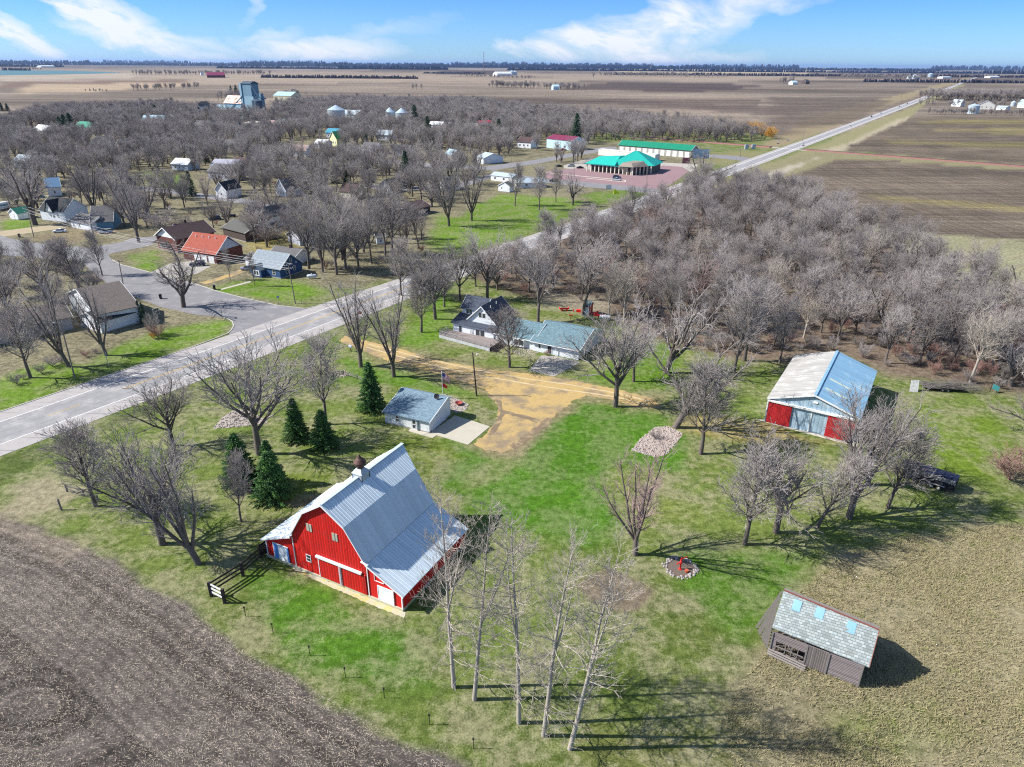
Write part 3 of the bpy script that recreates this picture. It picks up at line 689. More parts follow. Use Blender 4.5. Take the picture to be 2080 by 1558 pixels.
# ------------------------------------------------------------------ the red barn
M_red = mat('barn_red_boards', (.60, .011, .007), .75, .3, .5, pattern='ribs', sp=.42, dark=.55, bump=.6, col2=(.40, .022, .018), stain=.2)
M_redp = mat('barn_red_paint', (.60, .012, .010), .7, .2, .8, bump=.1)
M_tin = mat('barn_roof_tin', (.66, .75, .81), .45, .16, .5, metal=.0, pattern='ribs', axis='y', sp=.45, dark=.22, bump=.25, spec=.4)
M_tin2 = mat('barn_roof_tin_sheets', (.60, .66, .74), .5, .14, .5, metal=.0, pattern='ribs', axis='y', sp=.9, dark=.08, bump=.1, spec=.4)
def barn():
    A = (-32.51, 74.36, 0); W, D = 22.0, 14.5; r = math.radians(-27.26)
    t = thing('red_barn', 'large red gambrel barn with white tin roof and lean-to sides', 'barn', A, r)
    a0, a1, b0, b1, c = 5.1, 17.0, 7.8, 14.3, 11.05
    zE, zL, zU, zR = 2.9, 5.35, 9.7, 11.9
    m = MB(); m.extr([(a0, 0), (a1, 0), (a1, zL), (b1, zU), (c, zR), (b0, zU), (a0, zL)], 'y', 0, D); m.build('wall', M_red, t)
    m = MB(); m.extr([(0, 0), (a0, 0), (a0, zL-.3), (0, zE)], 'y', .06, D-.05); lw = m.build('lean_to_wall', M_redp, t)
    m = MB(); m.extr([(a1, 0), (W, 0), (W, zE-.25), (a1, zL-.3)], 'y', .06, D-.05); m.build('lean_to_wall', M_redp, t)
    m = MB(); m.box(-.08, W+.08, -.12, D+.08, 0, .34); m.build('foundation', mat('barn_stone', (.5, .47, .36), .9, .3, .8, col2=(.42, .36, .1), stain=.3), t)
    # roof slopes (upper ones carry a hay hood over the back gable)
    def slope(name, x0, z0, x1, z1, ya, yb0, yb1, mm, rib=.45, rz=.035):
        m = MB(); th = .1
        # lower edge x0,z0 ends at yb0 ; upper edge x1,z1 ends at yb1
        m.hull8([(x0, ya, z0), (x0, yb0, z0), (x1, yb1, z1), (x1, ya, z1), (x0, ya, z0+th), (x0, yb0, z0+th), (x1, yb1, z1+th), (x1, ya, z1+th)])
        if rib:
            n = int((max(yb0, yb1)-ya)/rib); dv = Vector((x1-x0, 0, z1-z0)).normalized()
            for i in range(n+1):
                y = ya+.05+i*rib
                f0, f1 = 0., 1.
                if y > yb0-.05: f0 = (y-yb0+.05)/max(.01, yb1-yb0)
                if f0 < .97:
                    p = Vector((x0+(x1-x0)*f0, y, z0+(z1-z0)*f0+th)); q = Vector((x1, y, z1+th)); m.beam(p, q, .055, .07)
        return m.build(name, mm, t)
    o = .35
    slope('roof', b1, zU, c, zR, -o, D+.2, D+1.9, M_tin); slope('roof', b0, zU, c, zR, -o, D+.2, D+1.9, M_tin)
    slope('roof', a1+.1, zL-.1, b1, zU, -o, D+.15, D+.2, M_tin2, 0); slope('roof', a0-.1, zL-.1, b0, zU, -o, D+.15, D+.2, M_tin, .45)
    slope('roof', W+.45, zE-.42, a1, zL-.22, -o, D+.3, D+.3, M_tin); slope('roof', -.45, zE-.12, a0, zL-.22, -o, D+.3, D+.3, M_tin)
    m = MB(); m.beam((c, -o, zR+.17), (c, D+1.9, zR+.17), .5, .05); m.build('ridge_cap', mat('ridge_tin', (.58, .64, .68), .45, .1, 1, metal=.2), t)
    # white edge trim on the gable
    m = MB()
    for (x0, z0), (x1, z1) in zip([(-.45, zE-.12), (a0, zL-.22), (a0-.1, zL-.1), (b0, zU), (c, zR), (b1, zU), (a1+.1, zL-.1)], [(a0, zL-.22), (a0-.1, zL-.1), (b0, zU), (c, zR), (b1, zU), (a1+.1, zL-.1), (W+.45, zE-.42)]):
        m.hull8([(x0, -o-.06, z0-.12), (x1, -o-.06, z1-.12), (x1, -o+.0, z1-.12), (x0, -o+.0, z0-.12), (x0, -o-.06, z0+.12), (x1, -o-.06, z1+.12), (x1, -o+.0, z1+.12), (x0, -o+.0, z0+.12)])
    m.build('fascia', M_trim, t)
    for x in (0.02, W-.1): m = MB(); m.box(x-.04, x+.12, -.02, .1, .3, zE-.35); m.build('corner_trim', M_trim, t)
    for x in (a0, a1): m = MB(); m.box(x-.06, x+.06, -.06, .02, .34, zL-.4); m.build('corner_trim', M_trim, t)
    for x in (8.35, 12.45):
        g = MB(); g.box(x-.42, x+.42, -.07, .02, 7.0, 8.1)
        w = g.build('window', mat('old_pane', (.42, .42, .34), .6, .3, 3), t); g = MB(); g.box(x-.07, x+.07, -.1, .02, 7.0, 8.1); g.build('frame', mat('grey_frame', (.25, .25, .2)), w)
    window(t, 'F', 7.5, 2.0, .62, .95, W, D); window(t, 'F', 14.6, 2.1, .62, .95, W, D)
    # sliding doors with white track
    for x0, x1 in ((9.3, 12.6), (12.9, 16.7)):
        g = MB(); g.box(x0, x1, -.16, -.04, .4, 3.35); q = g.build('sliding_door', M_red, t)
        g = MB(); g.box(x0-.05, x0+.05, -.19, -.03, .4, 3.35); g.build('frame', M_trim, q)
    g = MB(); g.box(12.62, 12.88, -.3, -.05, .4, 3.3); g.build('door_post', mat('post_pale', (.5, .42, .45)), t)
    g = MB(); g.box(9.0, 16.2, -.34, -.03, 3.4, 3.66); g.build('door_track', M_trim, t)
    # lean-to doors
    g = MB(); g.box(1.7, 3.9, -.02, .1, .35, 2.75); q = g.build('door', mat('blue_framed_white_door', (.8, .82, .84), .6, .1, 1, col2=(.2, .22, .25), stain=.1), t)
    g = MB(); g.box(1.45, 2.15, -.06, .02, .35, 2.75); g.box(3.75, 4.0, -.06, .02, .35, 2.75); g.box(2.15, 3.75, -.06, .02, 2.62, 2.75); g.build('frame', mat('blue_paint', (.10, .26, .62), .6), q)
    g = MB(); g.box(1.35, 1.45, -.08, .02, .35, 2.85); g.box(1.45, 4.0, -.08, .02, 2.75, 2.85); g.build('casing', M_trim, q)
    door(t, 'F', 19.6, 2.2, 2.35, W, D, mat('plain_white_door', (.82, .84, .86), .5, .05, 1), name='lean_to_door', z=.1)
    g = MB()
    for zq in (3.05, 4.0): g.box(18.0, 19.4, -.02, .1, zq, zq+.06)
    for xq in (18.0, 19.34): g.box(xq, xq+.06, -.02, .1, 3.05, 4.06)
    g.build('hatch_trim', M_trim, t)
    g = MB(); g.beam((16.6, -.5, 5.75), (17.6, -.5, 5.5), .2, .12); g.build('gutter_end', M_trim, t)
    # cupola ventilator
    cy = 7.3
    g = MB(); g.box(c-.75, c+.75, cy-.75, cy+.75, zR-.75, zR+.55); g.hull8([(c-.85, cy-.85, zR+.55), (c+.85, cy-.85, zR+.55), (c+.85, cy+.85, zR+.55), (c-.85, cy+.85, zR+.55), (c-.4, cy-.4, zR+1.15), (c+.4, cy-.4, zR+1.15), (c+.4, cy+.4, zR+1.15), (c-.4, cy+.4, zR+1.15)])
    cu = g.build('cupola', mat('cupola_tin', (.42, .47, .52), .5, .2, 2, metal=.2, col2=(.15, .08, .06), stain=.15), t)
    g = MB(); g.lathe((c, cy, zR+1.1), [(.42, 0), (.42, .7), (.78, .72), (.82, .95), (.5, 1.35), (.3, 1.5), (.04, 2.0)], 18); g.build('vent', mat('rusty_vent', (.10, .055, .045), .6, .4, 2, metal=.2), cu, smooth=False)
    # edge boards of the ridge box
    for x in (c-.78, c+.72):
        for y in (cy-.78, cy+.72): g = MB(); g.box(x, x+.08, y, y+.08, zR-.7, zR+.58); g.build('edge_board', mat('dark_edge', (.05, .04, .04)), cu)
    # back fence of shadow side: livestock pen panels
    return t
barn()
bx0 = Vector((-32.51, 74.36, 0)); bd = Vector((math.cos(math.radians(-27.26)), math.sin(math.radians(-27.26)), 0)); bn = Vector((-bd.y, bd.x, 0))
sheet('barn_footing_path', [bx0+bd*4.5-bn*.1, bx0+bd*22.4-bn*.1, bx0+bd*22.8-bn*.9, bx0+bd*18-bn*.95, bx0+bd*12-bn*.8, bx0+bd*5-bn*.5], .02, mat('mossy_footing', (.47, .44, .33), .9, .25, .7, col2=(.46, .40, .08), stain=.35), .4, .08)
# stacked pen panel leaning on the barn corner
t = thing('leaning_gate', 'dark plank gate leaning on the left corner of the red barn', 'gate', bx0-bd*.55, math.radians(-27.26+90))
g = MB()
for i in range(5): g.box(-.9, 1.3, -.08, 0, .1+i*.42, .42+i*.42)
g.build('planks', M_darkwood, t); g = MB(); g.box(-.9, -.75, -.2, -.08, 0, 2.3); g.build('post', M_darkwood, t); g = MB(); g.box(1.15, 1.3, -.2, -.08, 0, 2.3); g.build('post', M_darkwood, t)

# ------------------------------------------------------------------ plank fences
def plank_fence(name, label, posts, h=1.3, rails=(.55, 1.05), mm=None, rw=.18, pw=.2, cat='fence', white_last=False, group=None):
    a = Vector(posts[0]); t = thing(name, label, cat, a, 0, group); mm = mm or M_darkwood
    for p in posts:
        q = Vector(p)-a; g = MB(); g.box(q.x-pw/2, q.x+pw/2, q.y-pw/2, q.y+pw/2, 0, h); g.build('post', mm, t)
    for i, (p, q) in enumerate(zip(posts, posts[1:])):
        p = Vector(p)-a; q = Vector(q)-a
        for k, z in enumerate(rails):
            g = MB(); g.beam(p+Vector((0, 0, z)), q+Vector((0, 0, z)), .05, rw)
            g.build('rail', M_trim if white_last and i == len(posts)-2 else mm, t)
    return t
plank_fence('plank_fence', 'dark timber rail fence running from the barn corner to the field edge', [G(546, 1126), G(494, 1170), G(430, 1211), G(457, 1225)], 2.2, (.75, 1.35, 1.95), white_last=True, pw=.32, rw=.26)
plank_fence('split_rail_fence', 'short weathered rail fence by the highway under a bare tree', [G(137, 999), G(171, 1008), G(200, 1020)], 1.3, (.5, 1.1), M_wood)
plank_fence('split_rail_fence', 'low rail fence beside the gravel driveway entrance', [G(664, 760), G(698, 762), G(726, 770), G(740, 777)], 1.1, (.4, .85), M_wood)
# steel fence posts along the stubble field, with a wire
tp = thing('steel_fence_post', 'thin dark steel post at the corner of the dark timber rail fence', 'fence post', G(499, 1252))
g = MB(); g.box(-.03, .03, -.03, .03, 0, 1.45); g.build('shaft', M_dark, tp); g = MB(); g.box(-.09, .09, -.05, .05, 1.25, 1.5); g.build('cap', M_dark, tp)
posts_px = [(555, 1286), (630, 1332), (702, 1376), (781, 1418), (873, 1472), (962, 1521)]
lbl = ['second dark steel post from the timber rail fence', 'third dark steel post along the stubble field', 'fourth dark steel post along the stubble field', 'dark steel post left of the row of poplars', 'dark steel post in dry grass left of the poplar row', 'dark steel post nearest the bottom edge of the picture']
for p, l in zip(posts_px, lbl): dup(tp, G(*p), RND.uniform(-.2, .2), l, group='steel posts along the stubble field')
tp['group'] = 'steel posts along the stubble field'
t = thing('wooden_post', 'short thick wooden post standing alone in grass by the field', 'post', G(125, 1036))
g = MB(); g.tube((0, 0, 0), (-.12, .05, 1.9), .15, .13); g.build('post', M_wood, t)

# ------------------------------------------------------------------ garage
M_wsid = mat('white_lap_siding', (.74, .77, .80), .6, .08, 1, pattern='laps', sp=.2, dark=.12, bump=.25)
M_shgB = mat('slate_blue_shingles', (.225, .33, .415), .9, .35, 1.2, pattern='shingle', sp=.16, dark=.62, bump=.3)
M_shgD = mat('dark_shingles', (.080, .098, .140), .85, .4, 1.2, pattern='shingle', sp=.2, dark=.6, bump=.3)
t, W, D = house('white_garage', 'small white garage with blue-grey shingle roof beside the gravel drive', 'garage', (783, 859), (872.5, 880), 7.75, 2.3, 4.25, 'x', M_wsid, M_shgB, .35,
    wins=[('F', 2.7, 1.0, .6, .95)], ridge=.84, eave2=3.7)
door(t, 'F', 6.2, .95, 2.05, W, D, M_trim, M_trim, handle=True)
window(t, 'F', 6.2, .35, .6, .7, W, D, f=.05, bars=False).location.y = -.06; window(t, 'F', 6.2, 1.2, .6, .75, W, D, f=.05, bars=False).location.y = -.06
door(t, 'R', 3.4, 4.9, 2.15, W, D, mat('overhead_door', (.70, .74, .80), .5, .05, 1, pattern='laps', sp=.55, dark=.15), name='garage_door')
g = MB(); g.box(7.05, 7.2, -.16, -.04, 0, 2.25); g.build('downpipe', mat('downpipe_green', (.12, .18, .16), .6), t)
d = thing('satellite_dish', 'black satellite dish on the ridge of the white garage', 'satellite dish', Vector(t.location)+Matrix.Rotation(t.rotation_euler.z, 3, 'Z')@Vector((7.9, 5.6, 4.0)), t.rotation_euler.z)
g = MB(); g.tube((0, 0, 0), (0, -.1, .6), .035); g.build('mast', M_dark, d)
g = MB(); g.lathe((0, 0, 0), [(.05, 0), (.3, .03), (.5, .1), (.52, .12), (.3, .06), (.05, .03)], 20); o = g.build('dish', M_dark, d); o.location = (0, -.15, .65); o.rotation_euler = (1.15, 0, .3)
g = MB(); g.beam((0, -.2, .5), (-.1, -.7, .75), .04); g.build('arm', M_dark, d)

# ------------------------------------------------------------------ farmhouse
M_hwall = mat('farmhouse_white_siding', (.73, .77, .82), .6, .08, 1, pattern='laps', sp=.2, dark=.13, bump=.25)
M_shgR = mat('ranch_teal_grey_shingles', (.185, .30, .355), .9, .35, 1.2, pattern='shingle', sp=.2, dark=.6, bump=.3)
def farmhouse():
    A, r, W = frame_of((921, 678), (1174, 731.4))
    t = thing('farmhouse', 'white two-storey farmhouse with long ranch wing, wooden deck and dark roofs', 'house', A, r)
    # local frame: x along the front to the right, y back.  main block x 0..9, link 9..17, ranch wing 17..W
    def blk(x0, x1, y0, y1, wh, rh, ax, nm='wall', mm=M_hwall, rm=M_shgD, ov=.4, roof=True, ridge=.5):
        S0, S1 = (y0, y1) if ax == 'x' else (x0, x1); L0, L1 = (x0, x1) if ax == 'x' else (y0, y1)
        pr = [(S0, wh), (S0+(S1-S0)*ridge, rh), (S1, wh)]
        m = MB(); m.extr([(S0, 0), (S1, 0)]+pr[::-1], ax, L0, L1); m.build(nm, mm, t)
        if roof:
            e = ext_prof(pr, ov); m = MB(); roof_slab(m, e, ax, L0-ov, L1+ov); m.build('roof', rm, t)
            for q in (L0-ov-.04, L1+ov-.04):
                m = MB()
                for (h0, z0), (h1, z1) in zip(e, e[1:]): m.extr([(h0, z0-.1), (h1, z1-.1), (h1, z1+.19), (h0, z0+.19)], ax, q, q+.07)
                m.build('fascia', M_trim, t)
    global FH
    mx0, mx1 = 3.7, 11.3
    blk(mx0, mx1, 1.2, 10.2, 4.3, 7.9, 'y')            # main gable facing front
    # cross wing / dormer on the left
    blk(.2, 6.4, 4.0, 9.6, 5.7, 8.0, 'x', 'dormer_wall')
    # ground floor apron with low porch roof
    m = MB(); m.box(0, 11.4, 0, 8.5, 0, 2.95); m.build('wall', M_hwall, t)
    m = MB(); m.hull8([(3.6, -.5, 2.96), (12.0, -.5, 2.96), (12.0, 1.6, 3.7), (3.6, 1.6, 3.7), (3.6, -.5, 3.1), (12.0, -.5, 3.1), (12.0, 1.6, 3.84), (3.6, 1.6, 3.84)])
    m.hull8([(-.5, -.5, 2.96), (3.58, -.5, 2.96), (3.58, 4.2, 4.2), (-.5, 4.2, 4.2), (-.5, -.5, 3.1), (3.58, -.5, 3.1), (3.58, 4.2, 4.36), (-.5, 4.2, 4.36)])
    m.build('porch_roof', M_shgD, t)
    for x in (1.9, 4.9): pass
    for (x, y, z, w, h) in ((7.05, 1.2, 5.1, .8, 1.15), (8.05, 1.2, 5.1, .8, 1.15)):
        q = MB(); q.box(x-w/2, x+w/2, y-.04, y, z, z+h); f = MB(); f.box(x-w/2-.09, x+w/2+.09, y-.03, y+.01, z-.09, z+h+.09)
        fo = f.build('window', M_trim, t); q.build('pane', M_glass, fo)
    for (x, y, z, w, h) in ((1.7, 4.0, 4.45, .75, 1.1), (2.6, 4.0, 4.45, .75, 1.1), (2.1, 0, .95, .7, 1.5), (7.0, 0, .95, 1.1, 1.4), (8.3, 0, .95, 1.1, 1.4)):
        q = MB(); q.box(x-w/2, x+w/2, y-.05, y, z, z+h); f = MB(); f.box(x-w/2-.09, x+w/2+.09, y-.03, y+.01, z-.09, z+h+.09)
        fo = f.build('window', M_trim, t); q.build('pane', M_glass, fo)
    q = MB(); q.box(4.8, 5.7, -.09, 0, .3, 2.4); dd = q.build('door', mat('porch_door', (.5, .52, .54), .6), t); q = MB(); q.box(5.5, 5.57, -.15, -.09, 1.2, 1.35); q.build('handle', M_dark, dd)
    # link and ranch wing
    blk(11.45, 21.9, .25, 11.2, 2.5, 4.7, 'x', 'wing_wall', M_hwall, M_shgR, .5)
    blk(21.9, W, 0.0, 14.4, 2.5, 4.95, 'x', 'wing_wall', M_hwall, M_shgR, .55)
    # bay window
    q = MB(); q.hull8([(16.6, .25, .5), (17.1, -.45, .5), (19.7, -.45, .5), (20.2, .25, .5), (16.6, .25, 2.25), (17.1, -.45, 2.25), (19.7, -.45, 2.25), (20.2, .25, 2.25)]); bw = q.build('bay_window', M_trim, t)
    q = MB(); q.box(17.25, 18.3, -.49, -.45, .9, 2.1); q.build('pane', M_glass, bw); q = MB(); q.box(18.5, 19.55, -.49, -.45, .9, 2.1); q.build('pane', M_glass, bw)
    # recessed entry with posts
    q = MB(); q.box(25.7, 26.7, -.06, 0, .2, 2.2); dd = q.build('door', mat('dark_door', (.05, .05, .06)), t); q = MB(); q.box(25.6, 25.7, -.08, 0, .1, 2.3); q.box(26.7, 26.8, -.08, 0, .1, 2.3); q.box(25.7, 26.7, -.08, 0, 2.2, 2.3); q.build('frame', M_trim, dd)
    q = MB(); q.box(23.4, 23.8, -.06, 0, 1.0, 2.0); f = MB(); f.box(23.3, 23.9, -.03, .01, .9, 2.1); fo = f.build('window', M_trim, t); q.build('pane', M_glass, fo)
    window(t, 'R', 6.6, 1.0, .9, .9, W, 14.4)
    q = MB()
    for x in (27.9,): q.box(x, x+.12, -.4, -.28, 0, 2.35)
    q.build('porch_post', M_trim, t)
    q = MB(); q.beam((11.5, -.28, 2.36), (21.3, -.28, 2.36), .12, .14); q.beam((21.4, -.62, 2.36), (W+.5, -.62, 2.36), .12, .14); q.box(W+.02, W+.12, -.1, 0, 0, 2.4); q.build('gutter', M_trim, t)
    # vents on the dark roof
    for x, y, z in ((8.6, 3.4, 7.3), (8.4, 6.5, 7.4)):
        q = MB(); q.tube((x, y, z-.2), (x, y, z+.45), .09); q.build('vent_pipe', M_trim, t)
    # deck with railing and stairs
    M_deck = mat('grey_deck_boards', (.27, .23, .22), .9, .25, 1, pattern='ribs', axis='y', sp=.15, dark=.4)
    M_lat = mat('deck_lattice', (.50, .52, .54), .8, .3, 1.5, pattern='ribs', sp=.2, dark=.5)
    q = MB(); q.hull8([(-1.4, -4.0, .75), (13.6, -5.5, .75), (13.6, -.02, .75), (-1.4, -.02, .75), (-1.4, -4.0, .9), (13.6, -5.5, .9), (13.6, -.02, .9), (-1.4, -.02, .9)]); dk = q.build('deck', M_deck, t)
    q = MB(); q.beam((-1.4, -4.03, .4), (13.6, -5.53, .4), .06, .7); q.beam((-1.43, -4.0, .4), (-1.43, -.1, .4), .06, .7); q.build('skirt', M_lat, dk)
    q = MB()
    for a, b in (((-1.4, -3.95), (13.6, -5.45)), ((-1.35, -3.95), (-1.35, -.1)), ((13.55, -1.2), (13.55, -.1))):
        for z in (1.1, 1.85): q.beam((a[0], a[1], z), (b[0], b[1], z), .06, .1)
        L = math.hypot(b[0]-a[0], b[1]-a[1]); n = int(L/.35)
        for i in range(n+1):
            x = a[0]+(b[0]-a[0])*i/n; y = a[1]+(b[1]-a[1])*i/n; s_ = .1 if i % 5 == 0 else .04; q.box(x-s_/2, x+s_/2, y-s_/2, y+s_/2, .9, 1.9)
    q.build('railing', mat('deck_rail', (.36, .34, .34), .9, .3, 2), dk)
    q = MB()
    for i in range(5): q.box(13.6+i*.32, 13.92+i*.32, -5.2, -1.3, .75-.17*i-.08, .75-.17*i)
    for y in (-5.3, -1.2):
        q.beam((13.6, y, 1.85), (15.4, y, .95), .08, .12); q.beam((13.6, y, 1.5), (15.4, y, .6), .08, .12); q.box(15.3, 15.4, y-.05, y+.05, 0, 1.0); q.beam((13.6, y, .6), (15.2, y, .05), .08, .25)
    q.build('stairs', M_darkwood, dk)
    return t, W
FHT, FHW = farmhouse()

# ------------------------------------------------------------------ machine shed
M_blue = mat('blue_grey_steel_wall', (.36, .50, .62), .5, .25, .6, metal=.15, pattern='ribs', sp=.75, dark=.35, bump=.4, col2=(.50, .58, .64), stain=.2)
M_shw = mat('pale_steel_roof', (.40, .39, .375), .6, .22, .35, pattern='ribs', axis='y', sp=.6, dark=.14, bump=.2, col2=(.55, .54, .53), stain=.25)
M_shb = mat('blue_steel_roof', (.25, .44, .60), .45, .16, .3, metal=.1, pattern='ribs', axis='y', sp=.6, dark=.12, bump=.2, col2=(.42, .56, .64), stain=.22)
M_shred = mat('red_steel_door', (.42, .02, .025), .6, .2, .8, pattern='ribs', sp=.4, dark=.3, bump=.3)
def shed():
    A, r, W = frame_of((1553, 855.3), (1734, 899.5)); 
    bk = Vector(G(1709, 716.6, 7.3)); n = Vector((-math.sin(r), math.cos(r), 0)); D = (bk-A).dot(n)
    t = thing('machine_shed', 'big steel machine shed with blue roof slope and red sliding doors', 'shed', A, r)
    ew, er = 4.7, 7.3
    ew = hgt(A, 808); 
    m = MB(); m.extr([(0, 0), (W, 0), (W, ew), (W/2, er), (0, ew)], 'y', 0, D); m.build('wall', M_blue, t)
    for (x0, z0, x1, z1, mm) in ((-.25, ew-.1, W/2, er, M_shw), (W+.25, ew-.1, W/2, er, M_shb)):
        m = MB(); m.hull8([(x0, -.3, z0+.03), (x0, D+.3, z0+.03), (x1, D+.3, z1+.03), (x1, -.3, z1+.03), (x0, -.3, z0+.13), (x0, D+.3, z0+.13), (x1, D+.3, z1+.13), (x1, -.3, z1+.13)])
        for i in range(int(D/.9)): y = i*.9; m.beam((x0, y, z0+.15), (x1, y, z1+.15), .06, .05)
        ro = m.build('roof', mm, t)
        if mm is M_shb:
            for yy_ in (4.6, 9.4):
                q = MB(); f0, f1 = .12, .62
                p0 = Vector((x1+(x0-x1)*f0, yy_, z1+(z0-z1)*f0+.17)); p1 = Vector((x1+(x0-x1)*f1, yy_, z1+(z0-z1)*f1+.17)); q.beam(p0, p1, .75, .05)
                q.build('skylight', mat('skylight_strip', (.55, .62, .55), .5, .2, 1), ro)
    m = MB(); m.beam((W/2, -.3, er+.2), (W/2, D+.3, er+.2), .5, .06); m.build('ridge_cap', M_shb, t)
    m = MB()
    for (x0, z0), (x1, z1) in (((-.25, ew-.1), (W/2, er)), ((W/2, er), (W+.25, ew-.1))): m.beam((x0, -.36, z0+.05), (x1, -.36, z1+.05), .07, .26)
    for x in (0, W): m.box(x-.1, x+.1, -.1, .1, 0, ew)
    m.build('trim', M_trim, t)
    m = MB(); m.box(.1, W-.1, -.4, -.05, ew-.55, ew-.2); m.build('door_track', M_trim, t)
    for x0, x1 in ((.25, 4.3), (W-4.9, W-.35)):
        m = MB(); m.box(x0, x1, -.24, -.06, .1, ew-.55); m.build('sliding_door', M_shred, t)
    m = MB(); m.box(W*.5-.12, W*.5+.12, -.1, .0, .1, ew-.6); m.build('wall_strip', M_trim, t)
    m = MB(); m.box(W*.5-.1, W*.5+.7, -.14, -.03, er-1.5, er-1.2); m.build('lamp', M_trim, t)
    sheet('shed_footing', [A+Vector((math.cos(r)*a+n.x*b, math.sin(r)*a+n.y*b, 0)) for a, b in ((-1.6, -.2), (-.2, .6), (W+.6, -.1), (W+.8, -1.3), (3, -.7))], .02, M_apron)
    return t
shed()

# ------------------------------------------------------------------ old crib at the lower right
def crib():
    a = Vector(G(1561, 1324)); b = Vector(G(1742.7, 1396)); r = math.atan2(b.y-a.y, b.x-a.x); W = (b-a).length
    t = thing('old_wooden_crib', 'collapsing grey wooden crib with patched shingle roof in dry field', 'shed', a, r)
    n = Vector((-math.sin(r), math.cos(r), 0)); dv = Vector((math.cos(r), math.sin(r), 0))
    wh = 3.0
    e0 = Vector(G(1568, 1275.5, wh)); e1 = Vector(G(1765, 1356, wh)); rz = 6.0; r0 = Vector(G(1592.3, 1200.3, rz)); r1 = Vector(G(1785, 1280.8, rz))
    lc = lambda p: ((p-a).dot(dv), (p-a).dot(n), p.z)
    le0, le1, lr0, lr1 = lc(e0), lc(e1), lc(r0), lc(r1); D = lr0[1]*2-.0
    M_gw = mat('grey_planks', (.235, .20, .20), .9, .35, 1.6, pattern='laps', sp=.2, dark=.55, bump=.5)
    M_gv = mat('grey_vertical_planks', (.19, .165, .155), .9, .35, 1.6, pattern='ribs', sp=.22, dark=.6, bump=.5)
    y0 = 0.0
    # back, end and front walls as plank panels (front left bay is open)
    m = MB(); m.box(W*.64, W, y0, y0+.12, .1, wh); m.build('wall', M_gw, t)
    m = MB(); m.box(W*.40, W*.64, y0-.04, y0+.1, .1, wh); m.build('door', M_gv, t)
    m = MB(); m.box(0, W*.40, y0, y0+.12, 1.9, wh); m.box(0, W*.06, y0, y0+.12, .1, 1.9); m.box(0, W*.40, y0, y0+.12, .1, .45); m.build('wall', M_gw, t)
    m = MB(); m.extr([(y0+.12, 0), (D, 0), (D, wh), (D/2, rz-.1), (y0+.12, wh)], 'x', W-.14, W); m.build('wall', M_gw, t)
    m = MB(); m.box(0, W, D-.12, D, 0, wh); m.build('wall', M_gw, t)
    m = MB(); m.box(.3, W-.3, .4, D-.4, .02, .06); m.build('floor_dirt', mat('dark_dirt', (.05, .04, .04)), t)
    m = MB()
    for x in (W*.17, W*.24, W*.31): m.beam((x, y0+.03, .45), (x+.02, y0+.03, 1.9), .09)
    m.beam((W*.2, y0-.02, 1.85), (W*.32, y0-.02, .5), .1); m.beam((W*.06, y0-.02, 1.2), (W*.38, y0-.02, 1.1), .1)
    for x in (0.05, W*.4, W*.64, W-.05): m.box(x-.08, x+.08, y0-.1, y0+.06, 0, wh)
    m.build('frame', M_wood, t)
    # broken boards along the front
    m = MB()
    for i, (h, y) in enumerate(((.15, -.7), (.35, -.55), (.5, -.35))): m.beam((-.1, y, h+.25), (W*.43, y-.15, h), .09, .16)
    m.build('fallen_board', mat('pale_board', (.32, .29, .27), .9, .3, 2), t)
    # left end: leaning boards under the roof
    m = MB()
    for i in range(7):
        f = i/6; p = Vector(lr0)*(1-f)+Vector(le0)*f; m.beam((p.x-.15, p.y, p.z-.15), (-2.0+f*1.7+RND.uniform(-.1, .1), p.y*.62+.6*(1-f), .15), .27, .05, up=(0, 1, 0))
    m.build('leaning_board', M_wood, t)
    # roof
    M_old = mat('patchy_pale_shingles', (.37, .42, .42), .9, .35, 1.2, pattern='shingle', sp=.2, dark=.58, bump=.4, col2=(.36, .37, .35), stain=.15, axis='x')
    def sl(p, q, s_, u, nm, mm):
        m = MB(); th = Vector((0, 0, .12)); m.hull8([p, q, s_, u, Vector(p)+th, Vector(q)+th, Vector(s_)+th, Vector(u)+th]); return m.build(nm, mm, t)
    ro = sl(Vector(le0), Vector(le1), Vector(lr1), Vector(lr0), 'roof', M_old)
    b0 = Vector((lr0[0], 2*lr0[1]-le0[1], wh)); b1 = Vector((lr1[0], 2*lr1[1]-le1[1], wh))
    sl(Vector(lr0), Vector(lr1), b1, b0, 'roof', M_wood)
    m = MB(); m.beam(Vector(lr0)+Vector((0, -.05, .17)), Vector(lr1)+Vector((0, -.05, .17)), .12, .08); m.beam(Vector(le1)+Vector((.03, 0, .02)), Vector(lr1)+Vector((.03, 0, .02)), .06, .2); m.build('edge_flashing', mat('rusty_flashing', (.23, .07, .05), .7, .3, 3), ro)
    m = MB(); m.beam(Vector(lr0)+Vector((0, .2, .2)), Vector(lr1)+Vector((0, .2, .2)), .35, .05); m.build('ridge_board', M_wood, ro)
    for f, g0, g1 in ((.13, .12, .42), (.37, .08, .38), (.70, .1, .42)):
        wd = .045
        def pt(fx, g): 
            p = Vector(lr0)*(1-fx)+Vector(lr1)*fx; q = Vector(le0)*(1-fx)+Vector(le1)*fx; return p*(1-g)+q*g+Vector((0, 0, .16))
        m = MB(); k = [pt(f, g0), pt(f+2*wd, g0), pt(f+2*wd, g1-.02), pt(f, g1-.02)]; k = [q-Vector((0, 0, 0)) for q in k]; th = Vector((0, 0, .08)); m.hull8([k[3], k[2], k[1], k[0], k[3]+th, k[2]+th, k[1]+th, k[0]+th])
        m.build('tin_patch', mat('blue_tin_patch', (.20, .38, .54), .45, .08, 2, metal=.2), ro)
crib()

